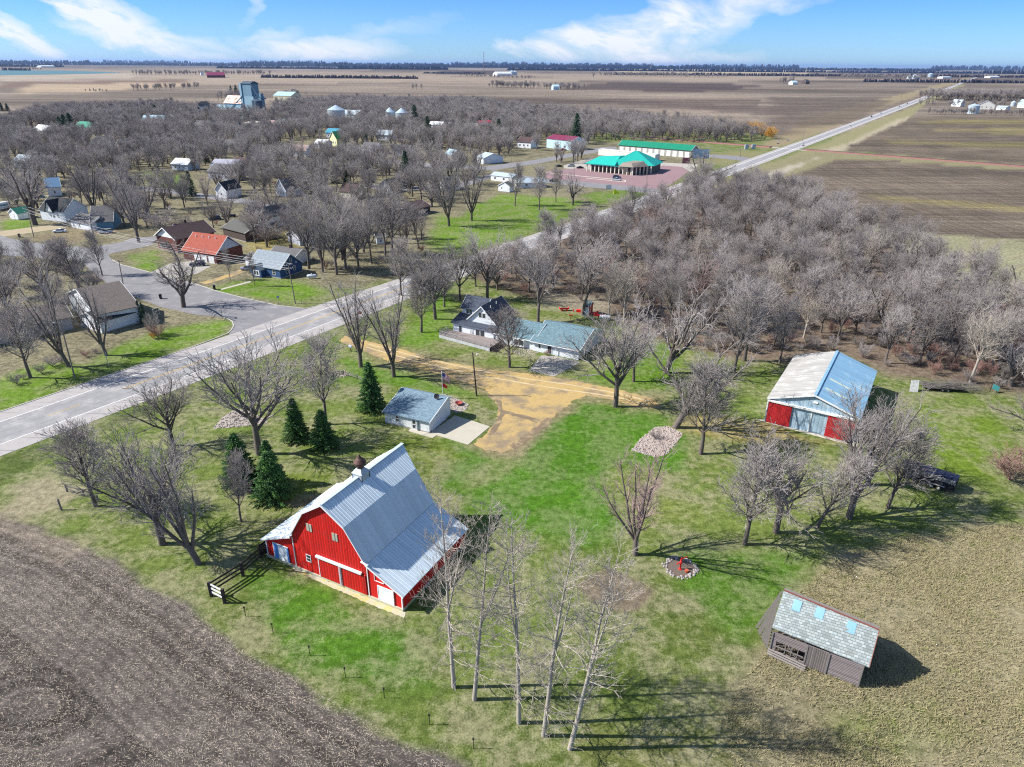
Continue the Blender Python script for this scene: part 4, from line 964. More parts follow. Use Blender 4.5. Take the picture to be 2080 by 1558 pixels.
# ------------------------------------------------------------------ small yard things
def rocks(name, label, poly, n, smin, smax, m, seed, zmax=.3):
    pts = [G(*p) for p in poly]; xs = [p[0] for p in pts]; ys_ = [p[1] for p in pts]; r = random.Random(seed); mb = MB(); k = 0
    while k < n:
        x, y = r.uniform(min(xs), max(xs)), r.uniform(min(ys_), max(ys_))
        if sdf(np.array([x]), np.array([y]), pts)[0] > 0: continue
        s = r.uniform(smin, smax); a = r.uniform(0, PI); c_, s_ = math.cos(a)*s, math.sin(a)*s; q = r.uniform(.5, .9); hz = s*r.uniform(.4, .8)
        mb.hull8([(x-c_, y-s_, 0), (x+s_*q, y-c_*q, 0), (x+c_, y+s_, 0), (x-s_*q, y+c_*q, 0), (x-c_*.6, y-s_*.6, hz), (x+s_*q*.5, y-c_*q*.6, hz*.9), (x+c_*.6, y+s_*.5, hz*1.1), (x-s_*q*.6, y+c_*q*.6, hz)]); k += 1
    o = mb.build(name, m); return tag(o, label, 'rock bed', kind='stuff')
M_rock = mat('pale_pink_stones', (.42, .36, .33), .9, .45, .9, col2=(.25, .17, .13), stain=.25)
M_rock2 = mat('mixed_field_stones', (.42, .38, .34), .9, .5, 1.1, col2=(.22, .17, .15), stain=.25)
sheet('rock_bed_base', pxs([(1283, 915), (1300, 893), (1330, 868), (1357, 866), (1386, 880), (1380, 893), (1350, 926), (1328, 928)]), .03, mat('bed_gravel', (.36, .31, .28), .95, .5, 3), .5, .2)
rocks('rock_bed', 'bed of pale stones beside the leaning tree', [(1283, 915), (1300, 893), (1330, 868), (1357, 866), (1386, 880), (1380, 893), (1350, 926), (1328, 928)], 900, .1, .28, M_rock, 1)
sheet('rock_bed_base', pxs([(878, 804), (905, 801), (935, 814), (952, 822), (948, 833), (926, 839), (900, 820)]), .03, mat('bed_gravel', (.36, .31, .28)), .5, .2)
rocks('rock_bed', 'ring of stones around the flagpole behind the garage', [(878, 804), (905, 801), (935, 814), (952, 822), (948, 833), (926, 839), (900, 820)], 420, .1, .26, M_rock2, 2)
sheet('rock_bed_base', pxs([(432, 871), (452, 848), (480, 830), (520, 840), (545, 858), (500, 866)]), .03, mat('bed_gravel', (.36, .31, .28)), .5, .2)
rocks('rock_bed', 'bed of pale stones under the roadside tree', [(432, 871), (452, 848), (480, 830), (520, 840), (545, 858), (500, 866)], 420, .12, .3, M_rock2, 3)
rocks('rock_bed', 'patch of pale stones by the driveway rail fence', [(672, 752), (700, 752), (720, 762), (690, 768), (672, 762)], 160, .1, .25, M_rock, 4)
rocks('rock_bed', 'stone planting strip in front of the ranch wing', [(1040, 712), (1062, 705), (1095, 716), (1080, 728), (1050, 722)], 260, .1, .22, M_rock2, 5)
# ring of stones with red hand pump
c0 = Vector(G(1382, 1153)); ringthing = MB(); rr = random.Random(5)
for i in range(130):
    a = rr.uniform(0, 2*PI); R0 = rr.uniform(1.6, 2.3); x, y = c0.x+R0*math.cos(a), c0.y+R0*math.sin(a); s = rr.uniform(.08, .20)
    ringthing.lathe((x, y, 0), [(s, 0), (s*1.05, s*.4), (s*.7, s*.9), (s*.2, s*1.05)], 6)
tag(ringthing.build('stone_ring', mat('ring_stones', (.36, .33, .32), .9, .5, 2, col2=(.2, .15, .13), stain=.3)), 'ring of pale stones around the red hand pump', 'stone ring', kind='stuff')
sheet('ring_mulch', [(c0.x+1.9*math.cos(i*PI/12), c0.y+1.9*math.sin(i*PI/12)) for i in range(24)], .015, mat('mulch', (.14, .11, .09), .95, .4, 3))
M_pump = mat('bright_red_paint', (.72, .02, .015), .5, .1, 2, bump=0)
t = thing('hand_pump', 'bright red iron hand pump inside a ring of stones', 'water pump', c0+Vector((-.1, -.3, 0)))
g = MB(); g.lathe((0, 0, 0), [(.22, 0), (.22, .08), (.11, .14), (.11, .9), (.17, .94), (.17, 1.3), (.08, 1.4), (.04, 1.95)], 12); g.build('body', M_pump, t)
g = MB(); g.tube((0, 0, 1.1), (-.5, -.1, 1.0), .07); g.tube((-.5, -.1, 1.0), (-.52, -.1, .8), .06); g.build('spout', M_pump, t)
g = MB(); g.beam((-.15, 0, 1.5), (.75, .15, 1.95), .06, .1); g.beam((.75, .15, 1.95), (.95, .18, 1.5), .05, .07); g.build('handle', M_pump, t)
g = MB(); g.lathe((.7, -.6, 0), [(.2, 0), (.26, .35), (.28, .36)], 10); g.build('bucket', mat('rust_red', (.45, .10, .05)), t)
# garden trellis near the rock bed in the rear lawn etc.
t = thing('fire_bowl', 'rusty red fire bowl on stones behind the garage', 'fire bowl', G(932, 822))
g = MB(); g.lathe((0, 0, 0), [(.35, .1), (.75, .45), (.8, .5), (.7, .5), (.3, .2)], 16); g.build('bowl', mat('rusty_red', (.30, .06, .05), .7, .3, 3), t)
g = MB(); g.tube((.3, .2, 0), (.2, .1, .25), .04); g.tube((-.3, .2, 0), (-.2, .1, .25), .04); g.tube((0, -.35, 0), (0, -.2, .25), .04); g.build('leg', M_dark, t)
# flagpole
fp = thing('flagpole', 'slim white flagpole standing in stones behind the garage', 'flagpole', G(899.4, 809.4))
H_ = hgt(G(899.4, 809.4), 755.5)
g = MB(); g.tube((0, 0, 0), (0, 0, H_), .06, .04); g.build('pole', M_trim, fp); g = MB(); g.lathe((0, 0, H_), [(.02, 0), (.09, .08), (.02, .18)], 8); g.build('finial', M_trim, fp)
def flag(name, label, z, w, h, us):
    t = thing(name, label, 'flag', Vector(G(899.4, 809.4))+Vector((.05, 0, z)))
    mr, mw, mb_ = mat('flag_red', (.62, .03, .05), .8, .05, 2, bump=0), mat('flag_white', (.8, .8, .8), .8, .05, 2, bump=0), mat('flag_blue', (.03, .05, .25), .8, .05, 2, bump=0)
    def P_(u, v): # drooping cloth: u along fly, v down the hoist
        return (u*w*.62+.03*math.sin(v*9), .14*math.sin(u*7+v*2)*u+.02, -v*h-u*u*h*.55-u*.15)
    def patchf(u0, u1, v0, v1, m, nm):
        q = MB(); n = 6
        for side in (0, .012):
            for i in range(n):
                for j in range(2):
                    a, b = u0+(u1-u0)*i/n, u0+(u1-u0)*(i+1)/n; c, d = v0+(v1-v0)*j/2, v0+(v1-v0)*(j+1)/2
                    q.poly([tuple(Vector(P_(*k))+Vector((0, side, 0))) for k in ((a, c), (b, c), (b, d), (a, d))])
        return q.build(nm, m, t)
    if us:
        for i in range(13): patchf(.4 if i < 7 else 0, 1, i/13, (i+1)/13, mr if i % 2 == 0 else mw, 'stripe')
        patchf(0, .4, 0, 7/13, mb_, 'canton')
        st = MB()
        for r_ in range(5):
            for c_ in range(6):
                p = Vector(P_(.03+c_*.062, .04+r_*.1)); s_ = .03; k = [p+Vector((math.cos(j*PI/5+PI/2)*(s_ if j % 2 == 0 else s_*.4), -.02, math.sin(j*PI/5+PI/2)*(s_ if j % 2 == 0 else s_*.4))) for j in range(10)]; st.poly(k)
        st.build('stars', mw, t)
    else: patchf(0, 1, 0, 1, mr, 'cloth')
flag('striped_flag', 'striped red and white flag with blue canton hanging on the pole', H_-.15, 2.3, 1.5, True)
flag('red_flag', 'small red flag hanging below the striped one', H_-2.4, 1.5, .8, False)
# yard lamp pole
def upole(label, base, top, lean=0., arm=True, lamp=False, grp='utility poles', dark=False, xf=0):
    b = Vector(G(*base)); h = hgt(b, top[1]); 
    tp_ = G(top[0], top[1], h); dx = max(-1., min(1., tp_[0]-b.x))
    t = thing('utility_pole', label, 'utility pole', b, 0, grp)
    g = MB(); g.tube((0, 0, 0), (dx, 0, h), .16, .11); g.build('pole', M_darkwood if dark else M_pole, t)
    if arm:
        for k, z in enumerate((.5, 1.5)[:2 if arm == 2 else 1]):
            ca, sa = math.cos(xf), math.sin(xf); g = MB(); g.beam((dx-1.3*ca, -1.3*sa, h-z), (dx+1.3*ca, 1.3*sa, h-z), .1, .13); c = g.build('crossarm', M_pole, t)
            g = MB()
            for u in (-1.2, -.5, .5, 1.2): g.lathe((dx+u*ca, u*sa, h-z+.07), [(.05, 0), (.07, .1), (.04, .22)], 8)
            g.build('insulators', M_trim, c)
    if lamp:
        g = MB(); g.tube((dx, 0, h-.4), (dx+lamp, -.2, h-.1), .04); a_ = g.build('lamp_arm', M_pole, t); g = MB(); g.lathe((dx+lamp, -.2, h-.35), [(.18, 0), (.16, .15), (.06, .25)], 10); g.build('lamp', M_trim, a_)
    return t, b+Vector((dx, 0, h))
M_pole = mat('grey_pole_wood', (.20, .17, .15), .9, .2, 1.5)
P1, T1 = upole('pole with two crossarms in front of the blue house', (600, 617), (585, 535), arm=2, xf=.9)
upole('dark wooden pole with white meter base in the farmyard', (968, 804), (960, 716), arm=False, lamp=.9, grp=None, dark=True)
P0, T0 = upole('grey pole with lamp on the grass left of the highway', (152, 768), (122, 652), arm=False, lamp=-1.2, grp=None)
for l, b, t_ in (('thin pole in front of the white house beside the town driveway', (69, 483), (54, 420)), ('pole rising from bushes left of the side street', (196, 520), (184, 440)), ('pole beside the side street in front of the leaf-brown house', (250, 577), (241, 528)),
                 ('pole between restaurant and mobile homes', (1166, 362), (1166, 322)), ('tall pole on the parking lot edge', (1314, 377), (1314, 333)), ('pole left of the storage building', (1192, 291), (1192, 259)),
                 ('pole in front of the maroon roofed building', (1139, 333), (1138, 287)), ('pole behind the storage building', (1291, 290), (1291, 270)), ('pole at left end of the railway near the crossing', (1504, 319), (1504, 302)),
                 ('pole on the highway verge beyond the crossing', (1630, 287), (1634, 262)), ('pole at the field edge beyond the golden willows', (1588, 272), (1592, 246)), ('tall pole at the right of the highway bend', (1830, 202), (1833, 186)),
                 ('pole beside the thin street trees of the town', (1038, 329), (1038, 300)), ('pole standing in the ploughed field far off', (1229, 187), (1229, 176))):
    upole(l, b, t_, arm=1, xf=.6, grp='utility poles')
def wire(name, label, a, b, sag=1.0, r=.03):
    g = MB(); a = Vector(a); b = Vector(b); n = 14; pts = []
    for i in range(n+1):
        t = i/n; pts.append(a*(1-t)+b*t-Vector((0, 0, sag*4*t*(1-t))))
    for p, q in zip(pts, pts[1:]): g.tube(p, q, r, r, 3)
    return tag(g.build(name, mat('pale_wire', (.55, .53, .54), .5, .05, 1, bump=0)), label, 'wire')
far1 = Vector(G(69, 483)); z1 = hgt(far1, 420)
names = ['uppermost overhead wire running from the blue house pole to the left', 'second overhead wire running from the blue house pole to the left', 'lower overhead wire running from the blue house pole to the left', 'lowest overhead wire running from the blue house pole to the left']
for i, (dz, dy) in enumerate(((-.3, -.9), (-.3, .9), (-1.5, -.8), (-1.7, .8))):
    wire('overhead_wire', names[i], T1+Vector((dy*.6, dy, dz)), far1+Vector((dy*.6, dy, z1+dz)), 2.2)
wire('overhead_wire', 'overhead wire crossing in front of the storage building', Vector(G(1139, 333))+Vector((0, 0, hgt(G(1139, 333), 287)-.4)), Vector(G(1291, 290))+Vector((0, 0, hgt(G(1291, 290), 270)-.3)), 2, .05)
wire('overhead_wire', 'long overhead wire behind the storage building toward the crossing', Vector(G(1192, 291))+Vector((0, 0, hgt(G(1192, 291), 260))), Vector(G(1504, 319))+Vector((0, 0, hgt(G(1504, 319), 303))), 3, .06)
# ------------------------------------------------------------------ small red playhouse and garden pieces
t, W, D = house('garden_shed', 'tiny white and red garden shed at the edge of the grove', 'shed', (1185, 639), (1197, 641), 2.4, 2.6, 3.5, 'x', mat('red_white_wall', (.6, .05, .06), .7, .1, 1), mat('grey_green_roof', (.20, .26, .26), .9, .2, 2), .2, doors=[], found=False)
door(t, 'F', W*.27, W*.32, 2.1, W, D, M_trim); door(t, 'F', W*.7, W*.32, 2.1, W, D, M_trim)
def redthing(name, label, cat, p, boxes, m=M_pump):
    t = thing(name, label, cat, G(*p), RND.uniform(-.2, .2))
    for nm, b in boxes:
        g = MB()
        for q in b: g.box(*q)
        g.build(nm, m, t)
    return t
redthing('red_wheelbarrow', 'red cart standing at the grove edge left of the garden shed', 'cart', (1146, 631), [('tray', [(-1.3, 1.2, -.5, .5, .5, .62), (-1.3, -1.2, -.5, .5, .62, .95), (1.1, 1.2, -.5, .5, .62, .95), (-1.3, 1.2, -.55, -.5, .5, .95)]), ('wheels', [(-.9, -.5, -.6, -.5, 0, .5), (.4, .8, -.6, -.5, 0, .5)])])
redthing('red_planter', 'red box planter just left of the garden shed', 'planter', (1176, 634), [('box', [(-.7, .5, -.3, .3, 0, .7), (-1.6, -1.4, -.1, .1, 0, .9)])])
redthing('red_barrel', 'red drum with pale top to the right of the garden shed', 'drum', (1209, 641), [('drum', [(-.6, .5, -.4, .4, .1, .85)]), ('top', [(.3, .8, -.3, .3, .85, 1.3)])])
redthing('red_tiller', 'low red garden machine beside the propane tank', 'garden machine', (1218, 643), [('body', [(-.6, .6, -.3, .3, .15, .5)]), ('handle', [(.6, 1.4, -.05, .05, .5, .6)])])
redthing('red_bird_pole', 'thin red pole with small platform behind the ranch wing', 'bird feeder', (1159, 654), [('pole', [(-.05, .05, -.05, .05, 0, 2.0)]), ('tray', [(-.5, .5, -.3, .3, 1.8, 1.9)])])
def propane(label, p, rot, m):
    t = thing('propane_tank', label, 'propane tank', G(*p), rot)
    g = MB(); n = 14; prof = [(.05, -1.5), (.35, -1.42), (.5, -1.2), (.52, 0), (.5, 1.2), (.35, 1.42), (.05, 1.5)]; k = len(g.v)
    for r, x in prof:
        for i in range(n): a = 2*PI*i/n; g.v.append((x, r*math.cos(a), .85+r*math.sin(a)))
    for q in range(len(prof)-1):
        for i in range(n): j = (i+1) % n; g.f.append((q*n+i, q*n+j, (q+1)*n+j, (q+1)*n+i))
    g.build('tank', m, t, smooth=True); g = MB(); g.lathe((0, 0, 1.35), [(.2, 0), (.2, .2), (.12, .26)], 10); g.build('dome', m, t)
    for x in (-.9, .9): g = MB(); g.box(x-.1, x+.1, -.35, .35, 0, .5); g.build('leg', m, t)
propane('white propane tank behind the ranch wing by the grove', (1229, 650), -.2, M_trim)
propane('pale grey propane tank right of the blue house', (634, 566), .2, mat('pale_tank', (.55, .58, .66), .4, .1, 2))

# ------------------------------------------------------------------ vehicles
M_tyre = mat('tyre', (.02, .02, .02), .9, .1, 3); M_rim = mat('rim', (.45, .45, .45), .4, .1, 3, metal=.5)
M_cg = mat('car_glass', (.02, .025, .03), .1, .1, 1, bump=0, spec=.9)
def loft(secs):
    "secs: (x, half width bottom, half width top, z0, z1)"
    g = MB()
    for s_ in secs:
        x, wb, wt, z0, z1 = s_; g.v += [(x, -wb, z0), (x, -wb*1.02, z0+(z1-z0)*.55), (x, -wt, z1), (x, wt, z1), (x, wb*1.02, z0+(z1-z0)*.55), (x, wb, z0)]
    n = len(secs)
    for i in range(n-1):
        for j in range(6): k = (j+1) % 6; g.f.append((i*6+j, i*6+k, (i+1)*6+k, (i+1)*6+j))
    g.f.append((5, 4, 3, 2, 1, 0)); e = (n-1)*6; g.f.append(tuple(e+i for i in range(6)))
    return g
CARM = {}
def make_car(label, body, kind='sedan', loc=(0, 0, 0), rot=0., cat='car', group=None):
    t = thing({'sedan': 'parked_car', 'suv': 'parked_suv', 'truck': 'pickup_truck'}[kind], label, cat, loc, rot, group)
    hgt_ = {'sedan': .92, 'suv': 1.08, 'truck': 1.12}[kind]; top = {'sedan': 1.42, 'suv': 1.78, 'truck': 1.85}[kind]; L = {'sedan': 4.6, 'suv': 4.8, 'truck': 5.7}[kind]
    key = kind
    if key not in CARM:
        b = [(-L/2, .72, .66, .35, hgt_-.2), (-L/2+.15, .86, .78, .28, hgt_-.08), (-L*.25, .9, .82, .25, hgt_-.02), (0, .9, .84, .25, hgt_+.02), (L*.3, .9, .82, .25, hgt_), (L/2-.12, .86, .78, .28, hgt_-.05), (L/2, .74, .68, .35, hgt_-.2)]
        if kind == 'sedan': gl = [(-L*.27, .78, .74, hgt_-.05, hgt_), (-L*.13, .78, .62, hgt_-.05, top-.08), (L*.18, .78, .62, hgt_-.05, top-.08), (L*.36, .78, .72, hgt_-.05, hgt_)]; rf = (-L*.12, L*.17)
        elif kind == 'suv': gl = [(-L*.25, .8, .76, hgt_-.05, hgt_), (-L*.14, .8, .66, hgt_-.05, top-.08), (L*.42, .8, .66, hgt_-.05, top-.1), (L*.47, .8, .72, hgt_-.05, hgt_+.1)]; rf = (-L*.13, L*.42)
        else: gl = [(-L*.22, .8, .76, hgt_-.05, hgt_), (-L*.14, .8, .66, hgt_-.05, top-.08), (L*.10, .8, .66, hgt_-.05, top-.08), (L*.13, .8, .72, hgt_-.05, hgt_)]; rf = (-L*.13, L*.10)
        CARM[key] = (b, gl, rf)
    b, gl, rf = CARM[key]
    bo = loft(b).build('body', body, t)
    loft(gl).build('windows', M_cg, t)
    g = MB(); g.hull8([(rf[0], -.6, top-.1), (rf[1], -.6, top-.1), (rf[1], .6, top-.1), (rf[0], .6, top-.1), (rf[0]+.1, -.55, top), (rf[1]-.1, -.55, top), (rf[1]-.1, .55, top), (rf[0]+.1, .55, top)]); g.build('cab_roof', body, t)
    if kind == 'truck': g = MB(); g.box(L*.15, L*.47, -.68, .68, hgt_-.02, hgt_+.015); g.build('bed', M_dark, t)
    for sx in (-L*.32, L*.30):
        for sy in (-.84, .84):
            g = MB(); g.tube((sx, sy-.11, .34), (sx, sy+.11, .34), .34, .34, 14); w = g.build('wheel', M_tyre, t); g = MB(); g.tube((sx, sy-.125, .34), (sx, sy+.125, .34), .2, .2, 10); g.build('rim', M_rim, w)
    for sy in (-.6, .6):
        g = MB(); g.box(-L/2-.02, -L/2+.1, sy-.15, sy+.15, .58, .72); g.build('headlight', M_trim, t)
        g = MB(); g.box(L/2-.1, L/2+.02, sy-.12, sy+.12, .6, .75); g.build('tail_light', mat('tail_red', (.4, .01, .01)), t)
    return t
cw = mat('car_white', (.78, .8, .82), .3, .03, 1, bump=0); cg = mat('car_silver', (.42, .44, .48), .3, .03, 1, bump=0, metal=.4); cb_ = mat('car_navy', (.02, .035, .09), .25, .03, 1, bump=0); ck = mat('car_black', (.012, .012, .015), .25, .03, 1, bump=0); cr_ = mat('car_red', (.55, .01, .015), .3, .03, 1, bump=0); ct = mat('car_teal', (.08, .25, .4), .3, .03, 1, bump=0); cc_ = mat('car_cream', (.6, .56, .48), .3, .03, 1, bump=0)
hdir = math.atan2(1285-309, 655-34.3)
def on_hw(y, f): return (hw(y, f), y, .06)
make_car('white pickup truck driving on the highway behind bare trees', cw, 'truck', on_hw(G(1008, 505)[1], .30), hdir, 'pickup')
hwcars = [(1728, 258, .62, 'light coloured car on the highway just beyond the railway crossing', cc_, 'suv'), (1776, 238, .3, 'first dark car beyond the light car on the highway', ck, 'suv'), (1791, 231, .32, 'silver car near the dark car on the far highway', cg, 'sedan'), (1832, 217, .3, 'dark car on the highway by the farmyard drive', ck, 'sedan'), (1842, 211, .3, 'second dark car by the farmyard drive on the highway', ck, 'suv'), (1880, 194, .35, 'farthest dark car on the highway beside the conifer', ck, 'suv')]
for px, py, f, l, m, k in hwcars:
    yv = G(px, py)[1]; make_car(l, m, k, on_hw(yv, f), hdir, group='cars driving on the far highway')
for px, py, l, m, k, r in ((402, 540, 'navy car parked in front of the brick garage', cb_, 'suv', .2), (418, 531, 'silver car parked close to the white garage doors', cg, 'sedan', .25), (437, 447, 'dark blue car parked behind the dark roofed house', cb_, 'suv', .5), (465, 441, 'dark pickup parked beside the dark blue car', ck, 'truck', .3), (504, 548, 'silver car beside the blue house porch', cg, 'sedan', .2),
                           (1252, 367, 'silver pickup on the reddish parking lot', cg, 'truck', 2.6), (1253, 362, 'dark blue car on the reddish parking lot', cb_, 'suv', 2.9), (1178, 342, 'black car at the left end of the restaurant', ck, 'sedan', .1), (1160, 339, 'grey car left of the black car near restaurant', cg, 'suv', .0), (1124, 369, 'dark car beside the white mobile homes', ck, 'suv', .4), (1135, 339, 'small dark car by the road left of the restaurant', ck, 'sedan', .2),
                           (1143, 306, 'red pickup in front of the maroon roofed building', cr_, 'truck', .2), (753, 371, 'dark blue van parked by the park street', cb_, 'suv', 2.9), (851, 346, 'small white car between town trees', cw, 'sedan', .2), (122, 472, 'white car in front of the white house with dark roof', cw, 'sedan', .3), (666, 303, 'dark car under the yellow gabled house', ck, 'suv', .1), (672, 302, 'red car beside the dark car under the yellow gabled house', cr_, 'sedan', .2),
                           (216, 474, 'covered pale car in front of the teal sided house', cg, 'suv', .4), (81, 402, 'light blue covered car behind the big tree', ct, 'sedan', .5)):
    make_car(l, m, k, G(px, py), r)
# motor home
t = thing('motor_home', 'white motor home with blue windows at the far left', 'motor home', G(2, 426), 1.2)
g = loft([(-4, 1.0, .9, .5, 2.2), (-3.6, 1.2, 1.05, .45, 3.0), (0, 1.2, 1.1, .45, 3.15), (4, 1.2, 1.1, .45, 3.1)]); g.build('body', cw, t)
g = MB(); g.box(-3.95, -3.6, -1.0, 1.0, 1.5, 2.4); g.box(-2.5, 3.0, -1.24, -1.18, 1.7, 2.3); g.box(-2.5, 3.0, 1.18, 1.24, 1.7, 2.3); g.build('windows', mat('teal_glass', (.05, .3, .38), .2), t)
for sx in (-2.5, 2.4):
    for sy in (-1.05, 1.05): g = MB(); g.tube((sx, sy-.15, .42), (sx, sy+.15, .42), .42, .42, 12); g.build('wheel', M_tyre, t)
# black livestock trailer
A, r, W = frame_of((1830, 970), (1913, 997))
t = thing('livestock_trailer', 'black slatted livestock trailer parked under bare trees at right', 'trailer', A, r)
M_bk = mat('trailer_black', (.018, .018, .024), .45, .3, 1.5, col2=(.10, .10, .11), stain=.1)
W = max(W, 7.4); D = 2.4
g = MB(); g.box(0, W, 0, D, .55, 1.5); g.box(0, .1, 0, D, 1.5, 2.35); g.box(W-.08, W, 0, D, 1.5, 2.35)
for i in range(8): g.box(i*(W-.12)/7, i*(W-.12)/7+.12, 0, D, 1.5, 2.35)
g.build('body', M_bk, t)
g = MB()
for z in (1.62, 1.82, 2.02, 2.2): g.box(.3, W-.1, -.03, -.005, z, z+.06); g.box(.3, W-.1, D+.005, D+.03, z, z+.06)
g.build('slats', mat('slat_silver', (.5, .5, .5), .5), t)
g = MB(); g.extr([(-.05, 2.35), (D+.05, 2.35), (D*.75, 2.5), (D*.25, 2.5)], 'x', -.3, W+.02); rf_ = g.build('roof', mat('trailer_roof', (.03, .035, .07), .3, .3, 1, col2=(.14, .15, .2), stain=.1), t)
g = MB()
for i in range(7): g.box(.2+i*W/7, .27+i*W/7, 0, D, 2.5, 2.53)
g.build('roof_rib', M_bk, rf_)
g = MB(); g.box(0, W, .1, D-.1, .4, .55); g.beam((0, .3, .5), (-1.8, D/2, .5), .12); g.beam((0, D-.3, .5), (-1.8, D/2, .5), .12); g.build('hitch', mat('rusty_frame', (.14, .07, .05)), t)
for x in (W*.58, W*.72):
    for y in (-.14, D+.14):
        g = MB(); g.tube((x, y-.11, .38), (x, y+.11, .38), .38, .38, 14); w = g.build('wheel', M_tyre, t); g = MB(); g.tube((x, y-.13, .38), (x, y+.13, .38), .22, .22, 10); g.build('rim', mat('cream_rim', (.6, .55, .45)), w)
g = MB(); g.box(W*.48, W*.82, -.32, -.02, .8, .86); g.box(W*.48, W*.82, D+.02, D+.32, .8, .86); g.build('fender', mat('pale_fender', (.4, .38, .36)), t)
# flat trailer loaded with brush, panel and tarp at the grove edge
t = thing('brush_trailer', 'flat trailer piled with cut branches at the grove edge', 'trailer', G(1925, 792), -.12)
g = MB(); g.box(-5, 3, -1.1, 1.1, .6, .75); g.build('bed', M_darkwood, t)
for x in (-1.6, -.5): g = MB(); g.tube((x, -1.3, .35), (x, -1.1, .35), .35, .35, 12); w = g.build('wheel', M_tyre, t); g = MB(); g.tube((x, -1.32, .35), (x, -1.08, .35), .18, .18, 10); g.build('rim', M_rim, w)
g = MB(); rr = random.Random(8)
for i in range(260):
    x = rr.uniform(-6, 4.5); y = rr.uniform(-1.6, 1.6); z = rr.uniform(.75, 1.9-abs(x)*.12); a = rr.uniform(-.5, .5); L = rr.uniform(1, 3); g.tube((x, y, max(.1, z)), (x+L*math.cos(a), y+L*math.sin(a)*.4, max(.08, z+rr.uniform(-.7, .5))), .04, .015, 3)
g.build('branch_pile', M_wood, t)
t = thing('scrap_board', 'weathered white sheet propped up beyond the machine shed', 'panel', G(1857, 796), -.15)
g = MB(); g.hull8([(-.9, 0, 0), (.7, 0, 0), (.7, .08, 0), (-.9, .08, 0), (-.7, .9, 2.2), (.8, .9, 2.2), (.8, .98, 2.2), (-.7, .98, 2.2)]); g.build('sheet', mat('peeling_white', (.62, .62, .6), .8, .5, 2, col2=(.25, .24, .22), stain=.3), t); g = MB(); g.beam((0, .9, 2.1), (0, 1.6, 0), .08); g.build('prop', M_wood, t)
t = thing('green_tarp_rack', 'narrow rack with a turquoise panel at the grove edge far right', 'rack', G(2018, 796), .1)
g = MB()
for x in (-.9, .6): g = MB(); g.box(x, x+.08, -.04, .04, 0, 2.6); g.build('post', M_darkwood, t)
g = MB(); g.hull8([(-.6, -.1, .8), (.5, -.6, .3), (.5, -.56, .3), (-.6, -.06, .8), (-.6, -.1, 1.9), (.5, -.6, 1.4), (.5, -.56, 1.4), (-.6, -.06, 1.9)]); g.build('panel', mat('turquoise', (.08, .35, .36), .7), t)

# ------------------------------------------------------------------ wheelie bins, signs
def bin_(label, p):
    t = thing('wheelie_bin', label, 'bin', G(*p), .3, 'wheelie bins on the town kerbs'); g = MB(); g.hull8([(-.28, -.3, .08), (.28, -.3, .08), (.28, .3, .08), (-.28, .3, .08), (-.36, -.4, 1.2), (.36, -.4, 1.2), (.36, .4, 1.2), (-.36, .4, 1.2)]); g.build('body', ck, t); g = MB(); g.hull8([(-.38, -.42, 1.2), (.38, -.42, 1.2), (.38, .42, 1.2), (-.38, .42, 1.2), (-.36, -.4, 1.26), (.36, -.4, 1.26), (.36, .36, 1.34), (-.36, .36, 1.34)]); g.build('lid', ck, t)
    for x in (-.3, .3): g = MB(); g.tube((x-.03, .35, .12), (x+.03, .35, .12), .12, .12, 10); g.build('wheel', M_tyre, t)
bin_('black wheelie bin at the kerb beside the blue house walk', (436, 588)); bin_('black wheelie bin across the street near the brown bushes', (327, 607)); bin_('black wheelie bin by the town driveway at the far left', (40, 482))
def sign(name, label, p, top, face, w, h, col, legs=1, back=None, cat='sign', text=None, tcol=None, rot=0.):
    b = Vector(G(*p)); H_ = hgt(b, top); t = thing(name, label, cat, b, rot)
    for x in ((0,) if legs == 1 else (-w*.35, w*.35)):
        g = MB(); g.box(x-.05, x+.05, -.04, .04, 0, H_); g.build('post', mat('sign_post', (.35, .34, .33), .6), t)
    g = MB(); g.box(-w/2, w/2, -.1, -.05, H_-h, H_); pl = g.build('panel', col, t)
    return t, H_
sign('street_sign', 'grey backed sign on twin posts left of the highway', (221, 745), 716, 0, .9, .8, mat('sign_back', (.45, .46, .48), .5), 2, rot=2.1)
sign('street_sign', 'small sign on a post at the street corner left', (452, 646), 622, 0, 1.1, .5, mat('sign_back', (.45, .46, .48)), 2, rot=1.9)
sign('street_sign', 'blue-grey sign on a brown post in front of the blue house lawn', (566, 617), 601, 0, .7, .6, mat('sign_blueback', (.3, .34, .45)), 1, rot=.5)
sign('marker_post', 'thin yellow marker post beside the blue house pole', (613, 618), 604, 0, .16, 1.0, mat('marker_yellow', (.6, .65, .03)), 1, cat='marker')
sign('marker_post', 'yellow marker behind the white garage on the lawn', (808, 794), 783, 0, .14, .9, mat('marker_yellow', (.6, .65, .03)), 1, cat='marker')
t = thing('stop_sign', 'red stop sign at the driveway side of the highway', 'stop sign', G(733, 654), .3)
H_ = 2.8
g = MB(); g.box(-.04, .04, 0, .06, 0, 2.8); g.build('post', mat('sign_post', (.35, .34, .33)), t); g = MB()
k0 = [(.45*math.cos(PI/8+i*PI/4), .45*math.sin(PI/8+i*PI/4)) for i in range(8)]; k_ = len(g.v); g.v += [(x, -.05, 2.5+z) for x, z in k0]+[(x, 0, 2.5+z) for x, z in k0]; g.f += [tuple(range(8)), tuple(range(15, 7, -1))]+[(i, 8+i, 8+(i+1) % 8, (i+1) % 8) for i in range(8)]; g.build('panel', cr_, t)
t = thing('mailbox', 'grey mailbox on a brown post by the driveway entrance', 'mailbox', G(713, 714), .9)
